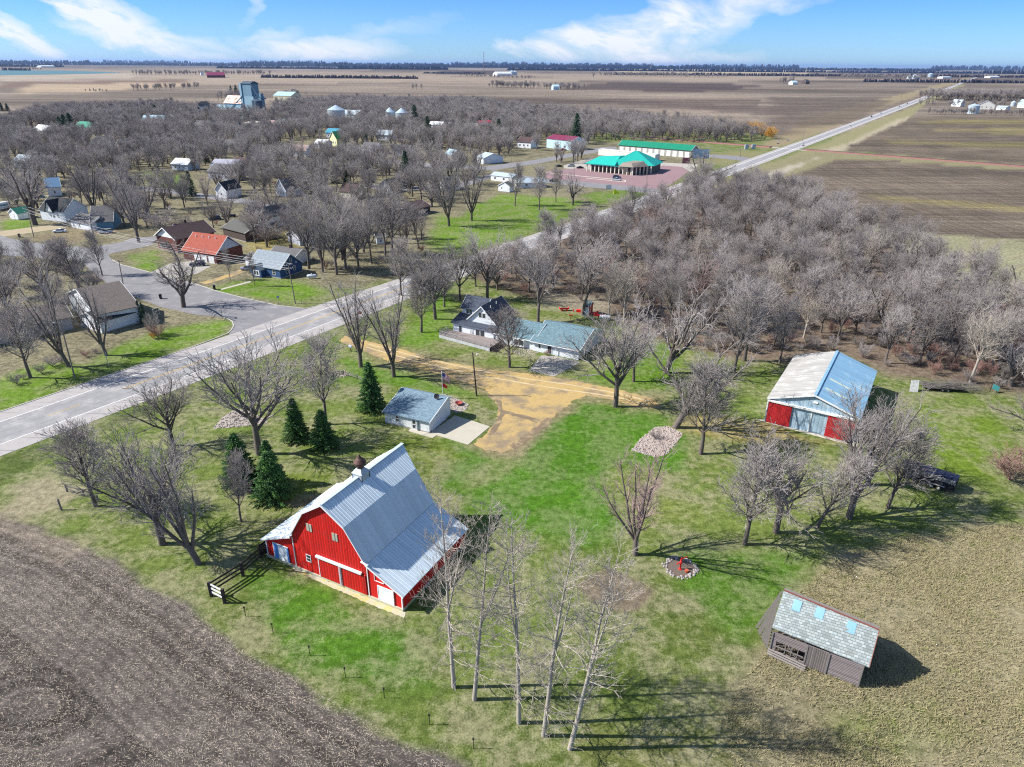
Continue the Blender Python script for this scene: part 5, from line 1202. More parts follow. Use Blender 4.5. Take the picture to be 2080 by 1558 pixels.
g = MB(); g.box(-.08, .08, -.08, .08, 0, 1.1); g.build('post', M_darkwood, t); g = MB(); g.extr([(-.2, 1.1), (.2, 1.1), (.2, 1.4), (.1, 1.55), (-.1, 1.55), (-.2, 1.4)], 'y', -.5, .5); g.build('box', mat('mailbox_grey', (.35, .4, .5), .5), t)
sign('white_notice_board', 'blank white board beside the frontage road', (1236, 384), 375, 0, 3.2, 2.4, M_trim, 2, cat='sign', rot=.3)
sign('billboard', 'wide blue-grey billboard right of the storage building', (1423, 322), 303, 0, 12, 6.3, mat('billboard_face', (.30, .42, .52), .7, .5, .12, col2=(.62, .66, .70), stain=.35), 2, cat='billboard', rot=.15)
sign('red_roadside_sign', 'dark red sign on tall legs beside the parking lot', (1392, 343), 320, 0, 5.0, 3.6, mat('sign_maroon', (.25, .10, .10)), 2, rot=.1)
g = thing('yellow_tent', 'small bright yellow tent-like banner on the grass near the highway', 'banner', G(1252, 394)); m = MB(); m.poly([(-1.4, 0, 0), (1.6, .2, .4), (-1.2, .1, 2.6)]); m.poly([(-1.4, .6, 0), (1.6, .4, .4), (-1.2, .3, 2.6)]); m.poly([(-1.4, 0, 0), (-1.4, .6, 0), (-1.2, .3, 2.6), (-1.2, .1, 2.6)]); m.build('cloth', mat('banner_yellow', (.70, .78, .02), .8, .05, 1), g)
def xing(label, p, arm):
    t = thing('crossing_signal', label, 'crossing signal', G(*p)); g = MB(); g.tube((0, 0, 0), (0, 0, 6), .12); g.build('mast', M_rim, t)
    g = MB(); g.box(-1.0, 1.0, -.2, -.1, 3.0, 3.5); g.build('lights', M_dark, t)
    g = MB(); g.beam((-.8, -.25, 4.4), (.8, -.25, 5.4), .05, .25); g.beam((-.8, -.25, 5.4), (.8, -.25, 4.4), .05, .25); g.build('crossbuck', M_trim, t)
    if arm: g = MB(); g.beam((0, 0, 5.8), (arm, 0, 6.2), .2, .3); g.box(arm-.8, arm+.8, -.2, .2, 5.2, 6.2); g.build('boom', M_rim, t)
xing('railway crossing signal on the right of the highway', (1630, 304), 0); xing('railway crossing signal with boom left of the highway', (1579, 300), 8)
for x_, l in ((1516, 'left grey relay cabinet by the railway'), (1530, 'right grey relay cabinet by the railway')):
    t = thing('relay_cabinet', l, 'cabinet', G(x_, 303)); g = MB(); g.box(-1.4, 1.4, -1, 1, .3, 3.6); g.build('body', mat('cabinet_grey', (.36, .40, .44), .5), t); g = MB(); g.box(-1.5, 1.5, -1.1, 1.1, 3.6, 3.75); g.build('roof', M_rim, t); g = MB(); g.box(-1.2, 1.2, -.9, .9, 0, .3); g.build('base', M_kerb, t)

# ------------------------------------------------------------------ town houses
brick = mat('red_brick_wall', (.20, .07, .055), .9, .25, 1, pattern='brick', sp=.12, dark=.7)
rsh = mat('brick_red_shingles', (.40, .105, .07), .9, .2, .8, pattern='shingle', sp=.2, dark=.8)
brn = mat('brown_shingles', (.115, .075, .075), .9, .25, .8, pattern='shingle', sp=.2, dark=.7)
gry = mat('grey_shingles', (.17, .165, .17), .9, .3, .8, pattern='shingle', sp=.2, dark=.7)
blk_ = mat('charcoal_shingles', (.05, .055, .065), .9, .3, .8, pattern='shingle', sp=.2, dark=.7)
lbr = mat('light_blue_metal_roof', (.40, .56, .66), .5, .12, .4, pattern='ribs', axis='x', sp=.6, dark=.12)
wht = M_wsid
navy = mat('navy_lap_siding', (.035, .085, .20), .7, .15, 1, pattern='laps', sp=.22, dark=.25)
# blue house
A, r, W = frame_of((509, 556), (570.5, 566.5)); D = depth_of((509, 556), (570.5, 566.5), (620, 551))
t, W, D = house('blue_house', 'navy blue cottage with light grey roof at the street corner', 'house', (509, 556), (570.5, 566.5), (618, 551.5), 3.0, 6.6, 'x', navy, mat('pale_grey_shingles', (.30, .35, .40), .9, .2, .8, pattern='shingle', sp=.2, dark=.75), .4,
    wins=[('R', D*.3, 1.1, 1.0, 1.6), ('R', D*.62, 1.3, .9, 1.4), ('R', D*.5, 4.1, .8, 1.1), ('R', D*.72, 3.4, .4, .4), ('F', W*.8, 1.0, 1.0, 1.5)], chim=None)
g = MB(); g.extr([(W*.22, 0), (W*.52, 0), (W*.52, 2.4), (W*.37, 3.9), (W*.22, 2.4)], 'y', -1.9, .02); g.build('porch_wall', navy, t)
g = MB(); roof_slab(g, ext_prof([(W*.22, 2.4), (W*.37, 3.9), (W*.52, 2.4)], .3), 'y', -2.2, .6); g.build('porch_roof', _M['pale_grey_shingles'], t)
g = MB(); g.box(W*.27, W*.47, -1.98, -1.9, .5, 2.2); q = g.build('porch_window', M_trim, t); g = MB(); g.box(W*.30, W*.36, -2.0, -1.97, .8, 2.0); g.box(W*.38, W*.44, -2.0, -1.97, .8, 2.0); g.build('pane', M_glass, q)
house('small_garage', 'small white garage with grey roof behind the blue house', 'garage', (500, 541), (524, 545), 7, 2.5, 3.9, 'x', wht, gry, .3, doors=[('F', 3, 2.4, 2.0)])
house('pale_house', 'house with dark roof and chimney behind the blue house', 'house', (548, 533), (600, 540), 8, 2.8, 4.6, 'x', wht, gry, .4, chim=(6, 4, 5.6), wins=[('F', 3, 1, 1, 1.2), ('F', 8, 1, 1, 1.2)])
# brick garage block with red roof
t, W, D = house('brick_garage_house', 'brick house with rust-red roof and three white garage doors', 'house', (375, 528), (441, 537), (497, 520), 3.4, 8.0, 'x', brick, rsh, .5)
for u in (W*.42, W*.63, W*.85): door(t, 'F', u, 2.2, 2.4, W, D, _M.get('garage_door_white') or mat('garage_door_white', (.8, .8, .8), .5, .05, 1, pattern='laps', sp=.55, dark=.25), name='garage_door')
g = MB(); g.extr([(.6, 4.0), (D-.6, 4.0), (D/2, 7.4)], 'x', W-.02, W+.06); g.build('gable_siding', mat('pale_blue_siding', (.45, .50, .58), .7, .1, 1, pattern='laps', sp=.3, dark=.2), t)
for i in range(4): g = MB(); x = W*.15+i*W*.2; g.tube((x, D*.38, 6.9), (x, D*.38, 7.7), .14, .14, 8); g.build('vent_pipe', M_trim, t)
# brick house with white gable front
t, W, D = house('brick_house', 'brick house with brown roof and white trimmed front gable', 'house', (323, 506), (362, 515), 15, 5.0, 8.2, 'y', brick, brn, .7, wins=[('F', 1.6, 1.0, .8, 1.3), ('F', 2.9, 1.0, .8, 1.3), ('F', 4.4, 1.0, .8, 1.3), ('F', W*.5-.2, 5.3, .9, 1.2)], trim=M_trim)
g = MB(); g.extr([(.4, 5.0), (W-.4, 5.0), (W/2, 7.9)], 'y', -.06, 0); g.build('gable_siding', wht, t)
g = MB(); g.extr([(.5, 2.9), (W*.6, 2.9), (W*.6, 3.4), (W*.3, 4.2), (.5, 3.4)], 'y', -1.3, 0); g.build('porch_roof', brn, t)
house('brick_house_wing', 'long brown roofed wing with white eaves behind the brick house', 'house', (371, 500), (412, 494), 9, 4.6, 7.0, 'x', wht, brn, .6, wins=[('F', 2, 3.0, .9, .8), ('F', 5.2, 3.0, .9, .8), ('F', 8.4, 3.0, .9, .8)], chim=(3.5, 4.0, 8.2))
house('dark_roof_garage', 'low building with dark hipped roof behind the red roofed garage', 'shed', (455, 480), (500, 492), 11, 3.4, 5.6, 'x', mat('brown_wall', (.08, .06, .055), .9), mat('mossy_dark_roof', (.10, .10, .095), .9, .3, 1), .5)
house('tall_white_house', 'narrow white gabled house behind the dark hipped roof', 'house', (521, 462), (544, 466), 12, 4.6, 8.0, 'y', wht, gry, .4, wins=[('F', 2.5, 4.8, .8, 1.1)])
# left white house with steep dormers and the teal sided one
t, W, D = house('white_dormer_house', 'white house with steep dark roof and dormers at the far left', 'house', (86, 447), (135, 452), 11, 4.4, 8.6, 'x', wht, blk_, .4, wins=[('F', W*.66, 1.6, 1.0, 1.2), ('F', W*.86, 1.8, .7, .9), ('L', 3.5, 1.2, .9, 1.2)])
g = MB(); g.extr([(W*.28, 4.0), (W*.60, 4.0), (W*.44, 8.4)], 'y', -.5, 5); g.build('dormer_wall', wht, t); g = MB(); roof_slab(g, ext_prof([(W*.28, 4.0), (W*.44, 8.4), (W*.60, 4.0)], .4), 'y', -.9, 5.2); g.build('dormer_roof', blk_, t)
house('teal_sided_house', 'house with blue-green lower wall and grey gable beside the white dormer house', 'house', (188, 468), (232, 466), 13, 3.2, 8.2, 'x', mat('teal_siding', (.12, .26, .34), .7, .15, 1, pattern='laps', sp=.25, dark=.2), gry, .4, wins=[('F', 4, 4.6, .8, 1.1)])
house('white_annex', 'small white gabled annex with grey roof left of the teal sided house', 'house', (146, 462), (186, 470), 9, 2.8, 5.0, 'x', wht, gry, .5, wins=[('F', 2, .8, .8, 1.4), ('F', 6, .8, .8, 1.4)], doors=[('F', 4.2, .9, 2.0)])
house('green_roof_garage', 'white garage with dark green roof at the far left', 'garage', (21, 444), (38, 447), (62, 440), 2.6, 4.4, 'y', wht, mat('dark_green_roof', (.02, .16, .11), .6, .1, .6, pattern='ribs', axis='y', sp=.5, dark=.2), .3, garage=[('F', 2.2, 2.6, 2.1)])
# white house left of the highway among trees and the long tan garage building
t, W, D = house('white_gabled_house', 'white house with grey-brown roof left of the highway behind bare trees', 'house', (146, 628), (205, 674), 9.5, 4.4, 8.2, 'y', wht, mat('tan_grey_shingles', (.20, .17, .155), .9, .25, .8, pattern='shingle', sp=.2, dark=.7), .45, wins=[('F', 2.8, 4.4, .8, 1.5), ('F', 5.2, 4.4, .8, 1.5)])
house('white_house_wing', 'low wing with dark roof joined to the white house beside the side street', 'house', (208, 678), (285, 655), 9, 3.0, 4.6, 'x', wht, blk_, .4, wins=[('F', W*.6, .9, 1.5, 1.5)])
house('long_tan_building', 'long low tan roofed building left of the white gabled house', 'building', (-60, 712), (150, 668), 11, 3.2, 5.6, 'x', mat('grey_stucco', (.38, .36, .36), .8, .2, 1, pattern='laps', sp=.25, dark=.15), _M['tan_grey_shingles'], .5, wins=[('F', 8, 1, 1.2, 1.2), ('F', 24, 1, 1.2, 1.2)])  # walls in one plain mid grey with lap lines
# mobile homes, sheds near the park
house('mobile_home', 'long white mobile home with pale roof near the restaurant', 'house', (997, 367), (1040, 372), 8, 3.0, 4.4, 'x', wht, mat('pale_blue_roof', (.40, .47, .53), .6, .15, .5), .3, wins=[('F', 3, 1.2, 1.2, 1.1), ('F', 9, 1.2, 1.2, 1.1)])
house('mobile_home', 'second white mobile home with blue-grey roof behind the small shed', 'house', (1051, 383), (1108, 381), 8, 2.8, 4.6, 'x', wht, mat('pale_blue_roof', (.40, .47, .53)), .3, wins=[('F', 5, 1.2, 1.2, 1), ('F', 12, 1.2, 1.2, 1)])
house('garden_shed', 'small white garden shed with grey roof on the park lawn', 'shed', (1012, 388.5), (1035, 391), 4.5, 3.0, 4.8, 'y', wht, gry, .25, wins=[('F', 2.0, 1.5, .6, .7)], doors=[])
house('white_bungalow', 'white bungalow with light grey roof among the town trees', 'house', (967, 331), (982, 334), (1024, 331), 3.8, 6.4, 'x', wht, mat('pale_blue_roof', (.40, .47, .53)), .4, wins=[('F', 3, 1.2, 1, 1.2)])
house('small_bungalow', 'small bungalow with pale blue roof and grey wall', 'house', (905, 323), (920, 326), (936, 324), 3.6, 6.5, 'x', mat('cream_wall', (.55, .54, .50), .8, .1, 1), lbr, .4, wins=[('F', 2.5, 1.2, .9, 1.1)])
house('maroon_roof_building', 'blue-white steel building with maroon roof', 'building', (1110, 300), (1160, 306), (1174, 301.5), 7.0, 9.6, 'x', mat('pale_blue_steel', (.48, .66, .74), .5, .1, .4, pattern='ribs', sp=.8, dark=.12), mat('maroon_steel', (.20, .03, .07), .5, .15, .4, pattern='ribs', axis='x', sp=.8, dark=.2), .4, wins=[('F', 12, 1.5, 1.8, 1.6), ('F', 20, 1.5, 1.8, 1.6)], garage=[('R', 6, 4, 4)])
# storage building and wall
t, W, D = house('storage_building', 'long row of storage units with green roof and white doors', 'building', (1256, 308.5), (1402, 321), 12, 5.2, 8.2, 'x', mat('storage_wall', (.36, .34, .30), .8, .1, 1), mat('green_steel_roof', (.012, .22, .13), .5, .12, .3, pattern='ribs', axis='x', sp=1.2, dark=.15), .6)
for i in range(12): door(t, 'F', W*(i+.55)/12.1, W/12*.66, 4.0, W, D, mat('storage_white_door', (.80, .80, .76), .5, .05, 1), mat('storage_wall', (.36, .34, .30)), name='storage_door')
t, W, D = house('low_white_unit', 'long low white unit in front of the storage building', 'building', (1215, 315.5), (1330, 327.5), 6, 4.2, 4.35, 'x', mat('ribbed_white_wall', (.66, .65, .60), .7, .08, .5, pattern='ribs', sp=1.2, dark=.12), mat('flat_pale_roof', (.66, .62, .56), .8, .1, .3), .1)
# restaurant with teal roof and colonnade
def restaurant():
    A, r, W = frame_of((1191, 347.5), (1285, 356)); D = 30.
    t = thing('teal_roof_restaurant', 'sprawling restaurant with bright teal roof and white colonnade', 'restaurant', A, r)
    TR = mat('teal_standing_roof', (.02, .44, .36), .5, .08, .2, pattern='ribs', axis='x', sp=1.2, dark=.08)
    dk = mat('dark_front', (.10, .09, .085), .7, .3, .4)  # one dark brown-grey tone for all the walls
    z = 4.6
    m = MB(); m.box(2, W-1, 3.2, D-3, 0, z); m.build('wall', dk, t)
    m = MB(); m.hull8([(-1, -1, z), (W*.62, -1, z), (W*.62, D*.9, z), (-1, D*.6, z), (4, 9, z+3.6), (W*.55, 11, z+4.2), (W*.55, D*.6, z+4.2), (4, D*.35, z+3.6)]); m.build('roof', TR, t)
    m = MB(); m.hull8([(W*.45, 1, z), (W*1.28, 12, z+.1), (W*1.20, D+4, z), (W*.45, D+2, z), (W*.80, 14, z+7.6), (W*.86, 15, z+7.6), (W*.86, 17, z+7.6), (W*.80, 16, z+7.6)]); m.build('roof', TR, t)
    m = MB(); m.hull8([(W*.72, -2.5, z+.15), (W*1.02, -2, z+.15), (W*1.2, 8, z+.15), (W*.86, 8, z+.15), (W*.78, 0, z+2.2), (W*.96, 0, z+2.2), (W*1.1, 8, z+2.9), (W*.9, 8, z+2.9)]); m.build('entrance_roof', mat('tan_canopy', (.26, .225, .19), .7), t)
    m = MB(); m.box(W*.66, W*1.05, 3, 12, 0, z); m.box(W*.9, W*1.18, 10, D, 0, z); m.build('entrance_wall', dk, t)
    M_col = mat('cream_column', (.62, .58, .48), .7)
    for i in range(12): g = MB(); x = .5+i*(W*.95)/11; g.box(x-.3, x+.3, -.4, .2, 0, z); g.build('column', M_col, t)
    for i in range(6): g = MB(); f = i/5; x = W*1.0+f*W*.22; y = -.5+f*12; g.box(x-.3, x+.3, y-.3, y+.3, 0, z); g.build('column', M_col, t)
    m = MB(); m.beam((-1, -1.05, z-.1), (W, -1.05, z-.1), .2, .5); m.build('fascia', mat('teal_fascia', (.02, .2, .22)), t)
    m = MB()
    for i in range(11): x = 1.4+i*(W*.95)/11; m.box(x+.4, x+W/11-1.4, 3.1, 3.2, .6, 3.6)
    m.build('windows', M_glass, t)
restaurant()
# other town houses seen through the trees: px of front wall ends, depth, wall and ridge heights
spec = [
 ('white_house', 'white house with pale hipped roof at far left among trees', (68, 276), (95, 279), 14, 5, 9, 'x', wht, mat('snowy_roof', (.62, .64, .66), .7, .1, .5)),
 ('green_roof_hall', 'white hall with green roof and row of doors', (152, 270), (186, 272), 16, 5.5, 9.5, 'x', wht, mat('green_hall_roof', (.03, .25, .17), .6)),
 ('long_pale_building', 'long pale building with blue-white tin roof in front of dark spruces', (291, 256), (335, 256), 15, 6, 10, 'x', mat('pale_wall', (.6, .56, .54), .8), lbr),
 ('white_roof_shed', 'shed with white roof right of the long pale building', (338, 250), (362, 251), 14, 5, 8, 'x', mat('pale_wall', (.6, .56, .54)), mat('snowy_roof', (.62, .64, .66))),
 ('yellow_gable_house', 'small cream gabled house in the middle of the left trees', (240, 306), (256, 308), 9, 5, 8.5, 'y', mat('cream_siding', (.62, .58, .40), .8), gry),
 ('tall_yellow_house', 'tall pale yellow house with green gable edge in town centre', (671, 296), (685, 298), 9, 6, 11, 'y', mat('yellow_siding', (.66, .64, .38), .8), mat('green_roof_edge', (.04, .25, .08), .7)),
 ('blue_roof_house', 'house with blue roof behind the tall yellow house', (662, 280), (688, 281), 12, 4.5, 7.5, 'x', wht, mat('bright_blue_roof', (.06, .28, .40), .6)),
 ('white_roof_house', 'white house with bright roof in front of the yellow house', (640, 302), (662, 303), 10, 4, 6.5, 'x', wht, mat('snowy_roof', (.62, .64, .66))),
 ('white_barn_house', 'white house gable and blue roof left of the far back street', (100, 400), (127, 398), 12, 4.5, 8, 'x', wht, mat('blue_slate', (.10, .20, .34), .8)),
 ('grey_house', 'grey roofed house in the trees above the rust-red garage', (425, 365), (470, 368), 13, 4.5, 8, 'x', mat('bluegrey_wall', (.42, .44, .52), .8), gry),
 ('grey_cottage', 'pale cottage left of centre under bare crowns', (430, 350), (478, 352), 12, 4, 7, 'x', mat('bluegrey_wall', (.42, .44, .52)), mat('lavender_roof', (.34, .35, .42), .8)),
 ('gable_cottage', 'cottage with white steep gable under bare trees in the centre left', (562, 397), (582, 401), 12, 4, 8.5, 'y', mat('pale_blue_siding', (.45, .50, .58)), gry),
 ('dark_cottage', 'brown roofed cottage among trees left of the park street', (470, 345), (500, 348), 10, 4, 7, 'x', mat('brown_wall', (.08, .06, .055)), brn),
 ('white_row_house', 'white house beside the village street left of the bungalow', (870, 266), (912, 268), 14, 6, 8.5, 'x', wht, mat('snowy_roof', (.62, .64, .66))),
 ('white_store', 'pale building with flat roof beside the church', (500, 262), (526, 264), 18, 6, 7, 'x', mat('pale_wall', (.6, .56, .54)), mat('flat_pale_roof', (.66, .62, .56))),
 ('green_canopy_shed', 'building with turquoise roof beyond the church', (566, 258), (580, 261), 12, 5, 7.5, 'x', wht, mat('turquoise_roof', (.08, .42, .38), .6)),
 ('arched_shed', 'pale rounded shed left of the turquoise roof', (540, 262), (563, 264), 14, 4, 8, 'x', mat('pale_wall', (.6, .56, .54)), mat('rosy_roof', (.36, .26, .24), .8)),
 ('red_roof_shed', 'shed with long low red roof in the trees', (972, 262), (1000, 258), 10, 5, 7, 'x', wht, cr_),
 ('grey_shop', 'grey building half hidden behind the tall spruce', (946, 272), (966, 272), 12, 6, 9, 'x', mat('bluegrey_wall', (.42, .44, .52)), gry),
 ('steel_quonset', 'blue-roofed white farm shed right of the grain elevator', (556, 204), (592, 205), 30, 8, 14, 'x', mat('cream_siding', (.62, .58, .40)), lbr),
 ('white_machine_hall', 'long white hall behind the grain bin in town', (690, 247), (722, 249), 20, 8, 12, 'x', mat('pale_blue_steel', (.48, .66, .74)), mat('pale_blue_roof', (.40, .47, .53))),
 ('brown_garage', 'brown roofed garage under trees near the park lawn', (826, 443), (874, 432), 10, 3, 5, 'x', mat('brown_wall', (.08, .06, .055)), brn),
 ('grey_shed', 'tiny white shed among the tree trunks right of the blue house', (766, 497), (782, 496), 4, 2.6, 3.4, 'x', wht, gry),
 ('pale_bungalow', 'pale bungalow behind the row of trees right of the blue house', (610, 500), (655, 492), 9, 3, 5, 'x', mat('bluegrey_wall', (.42, .44, .52)), gry),
 ('white_farmhouse', 'white two-part farmhouse in the windbreak at upper right', (1931, 216), (1950, 217), 12, 6, 11, 'x', wht, mat('pale_blue_roof', (.40, .47, .53))),
 ('cream_machine_shed', 'big cream machine shed with dark roof in the upper right farmyard', (1986, 222), (2019, 223), 30, 7, 13, 'y', mat('cream_wall', (.55, .54, .50)), gry),
 ('blue_roof_barn', 'barn with blue roof at the right edge farmyard', (2065, 219), (2110, 221), 26, 6, 13, 'x', wht, lbr),
 ('white_lean_shed', 'low white shed left of the silo in the right farmyard', (2022, 223), (2042, 224), 14, 4, 6, 'x', wht, mat('pale_blue_roof', (.40, .47, .53))),
 ('far_white_shed', 'white shed by the grove on the far field', (1610, 172), (1620, 172), 25, 8, 13, 'x', wht, lbr),
 ('far_grey_barn', 'dark round-roofed barn alone on the far field', (1636, 171), (1644, 171), 25, 9, 16, 'x', mat('brown_wall', (.08, .06, .055)), blk_),
 ('far_blue_shed', 'blue-white shed beside the lone windbreak in mid fields', (1124, 183), (1136, 183), 20, 9, 13, 'x', mat('pale_blue_steel', (.48, .66, .74)), lbr),
 ('far_white_barn', 'large white farm complex far across the fields', (1010, 154), (1040, 154), 60, 12, 22, 'x', wht, mat('snowy_roof', (.62, .64, .66))),
 ('far_red_barn', 'wide dark red barn on the far left horizon farm', (421, 158), (458, 158), 70, 10, 22, 'x', mat('maroon_wall', (.12, .03, .04)), mat('maroon_steel', (.20, .03, .07))),
 ('far_white_annex', 'white house left of the far dark red barn', (408, 153), (414, 153), 30, 12, 20, 'x', wht, gry),
 ('far_horizon_shed', 'long white shed on the far right before the highway end', (1915, 159.5), (1933, 159.5), 40, 8, 11, 'x', wht, mat('snowy_roof', (.62, .64, .66))),
 ('far_roadside_shed', 'long white shed right of the far end of the highway', (2011, 158.5), (2030, 158.5), 40, 8, 13, 'x', wht, mat('snowy_roof', (.62, .64, .66))),
 ('far_lake_barn', 'white barn roofs near the horizon at upper left', (84, 128+9), (112, 128+9), 80, 12, 20, 'x', wht, mat('snowy_roof', (.62, .64, .66))),
 ('town_house', 'white house with grey roof on the lawn behind the two park trees', (905, 388), (935, 386), 9, 3.4, 6.4, 'x', wht, gry),
 ('town_house', 'pale house with brown roof left of the van on the park street', (690, 402), (722, 405), 9, 3.4, 6.4, 'x', mat('cream_siding', (.62, .58, .40)), brn),
 ('town_house', 'white gabled house beside the back street, right of the narrow spruce', (440, 402), (462, 404), 10, 4.2, 7.6, 'y', wht, blk_),
 ('town_house', 'pale blue house with white roof above the back street', (350, 345), (382, 347), 10, 3.6, 6.4, 'x', mat('pale_blue_siding', (.45, .50, .58)), mat('snowy_roof', (.62, .64, .66))),
 ('town_house', 'cream house with brown roof between the left spruces', (150, 320), (180, 322), 11, 4, 7, 'x', mat('cream_siding', (.62, .58, .40)), brn),
 ('town_house', 'long white house with blue-grey roof in the upper left trees', (30, 340), (70, 342), 11, 4, 7, 'x', wht, mat('pale_blue_roof', (.40, .47, .53))),
 ('town_house', 'white house with charcoal roof left of the cream gabled house', (190, 300), (215, 301), 12, 4.5, 8, 'x', wht, blk_),
 ('town_house', 'pale house right of the cream gabled house', (275, 300), (300, 301), 12, 4.5, 8, 'x', mat('pale_wall', (.6, .56, .54)), gry),
 ('town_house', 'white house with rosy roof near the middle of town', (590, 318), (622, 319), 11, 4.2, 7.4, 'x', wht, mat('rosy_roof', (.36, .26, .24))),
 ('town_house', 'small white house just above the village street', (735, 312), (762, 314), 11, 4.2, 7.6, 'x', wht, gry),
 ('town_house', 'pale blue house above the village street left of the small bungalow', (800, 318), (828, 319), 11, 4.2, 7.4, 'x', mat('pale_blue_siding', (.45, .50, .58)), blk_),
 ('town_house', 'white house with pale roof below the pair of bins', (765, 285), (795, 286), 12, 4.6, 8, 'x', wht, mat('pale_blue_roof', (.40, .47, .53))),
 ('town_house', 'brown roofed white house left of the maroon roofed building', (1050, 300), (1078, 302), 12, 4.6, 8, 'x', wht, brn),
 ('town_house', 'grey roofed house below the church', (455, 308), (485, 309), 12, 4.5, 8, 'x', mat('pale_wall', (.6, .56, .54)), gry),
 ('town_house', 'white house at the top of the town beside the long tree belt', (395, 266), (425, 267), 14, 5, 9, 'x', wht, gry),
 ('town_house', 'white cottage with dark gable left of the tall spruce on the park street', (770, 392), (792, 394), 9, 3.6, 6.6, 'y', wht, blk_),
]
for nm, lb, A_, B_, D_, wh, rh, ax, wm, rm in spec:
    a_, r_, W_ = frame_of(A_, B_)
    ws = [('F', W_*f, wh*.35, min(1.2, W_*.08)+.2, wh*.28) for f in ((.22, .5, .78) if W_ > 8 else (.5,))]
    house(nm, lb, 'shed' if 'shed' in nm or 'barn' in nm else ('house' if 'house' in nm or 'cottage' in nm or 'bungalow' in nm else 'building'), A_, B_, D_, wh, rh, ax, wm, rm, .5, wins=ws)
# church steeple
t = thing('church', 'small white church with steep steeple among the town trees', 'church', G(489, 283), -.1)
h_ = hgt(G(489, 283), 243)
g = MB(); g.box(-2, 2, -2, 2, 0, h_*.62); g.box(-6, 6, 2, 20, 0, 6); g.build('wall', wht, t)
g = MB(); g.hull8([(-2.2, -2.2, h_*.62), (2.2, -2.2, h_*.62), (2.2, 2.2, h_*.62), (-2.2, 2.2, h_*.62), (-.05, -.05, h_), (.05, -.05, h_), (.05, .05, h_), (-.05, .05, h_)]); g.build('spire', gry, t)
g = MB(); roof_slab(g, [(-6.5, 5.8), (0, 11), (6.5, 5.8)], 'y', 1.8, 20.4); g.build('roof', gry, t); g = MB(); g.box(-.5, .5, -2.05, -2, h_*.4, h_*.55); g.build('window', M_glass, t)
# grain elevator complex
def bins(name, label, p, top, rad, roofh, m, cat='grain bin'):
    b = Vector(G(*p)); H_ = hgt(b, top); t = thing(name, label, cat, b)
    g = MB(); g.lathe((0, 0, 0), [(rad, 0), (rad, H_-roofh)], 24); g.build('shell', m, t)
    g = MB(); g.lathe((0, 0, H_-roofh), [(rad*1.03, 0), (rad*.12, roofh*.9), (.1, roofh)], 24); g.build('roof', mat('bin_roof', (.44, .54, .62), .45, .12, .3, metal=.2), t); return t
M_bin = mat('galvanised_bin', (.46, .53, .58), .45, .1, .5, metal=.3, pattern='laps', sp=1.0, dark=.15)
bins('grain_bin', 'large grain bin with pale cone roof in the middle of town', (685, 250), 213, 9.5, 5, M_bin)
bins('grain_bin', 'left one of two cone roofed bins behind the spruces', (793, 246), 218, 6.5, 5, M_bin, ); bins('grain_bin', 'right one of two cone roofed bins behind the spruces', (817, 248), 219, 7.0, 5, M_bin)
bins('grain_bin', 'shiny grain bin in the upper right farmyard', (1975, 231), 210, 7.5, 3, M_bin); bins('grain_bin', 'small silo beside the blue roofed barn at right', (2057, 216), 204, 4, 3, M_bin)
for i, (px, py, tp_, rr_) in enumerate(((1846, 160.5, 152, 12), (1857, 160.5, 150.5, 14), (1865, 160.5, 153, 10), (1889, 157, 148, 18), (1040, 152.5, 142.5, 14), (1046, 152.5, 143, 14))):
    bins('grain_bin', ['left bin of the far farm row at right', 'tallest bin of the far farm row at right', 'right bin of the far farm row at right', 'lone shiny bin far off beside the highway field', 'left silo of the far white farm complex', 'right silo of the far white farm complex'][i], (px, py), tp_, rr_, 8, M_bin)
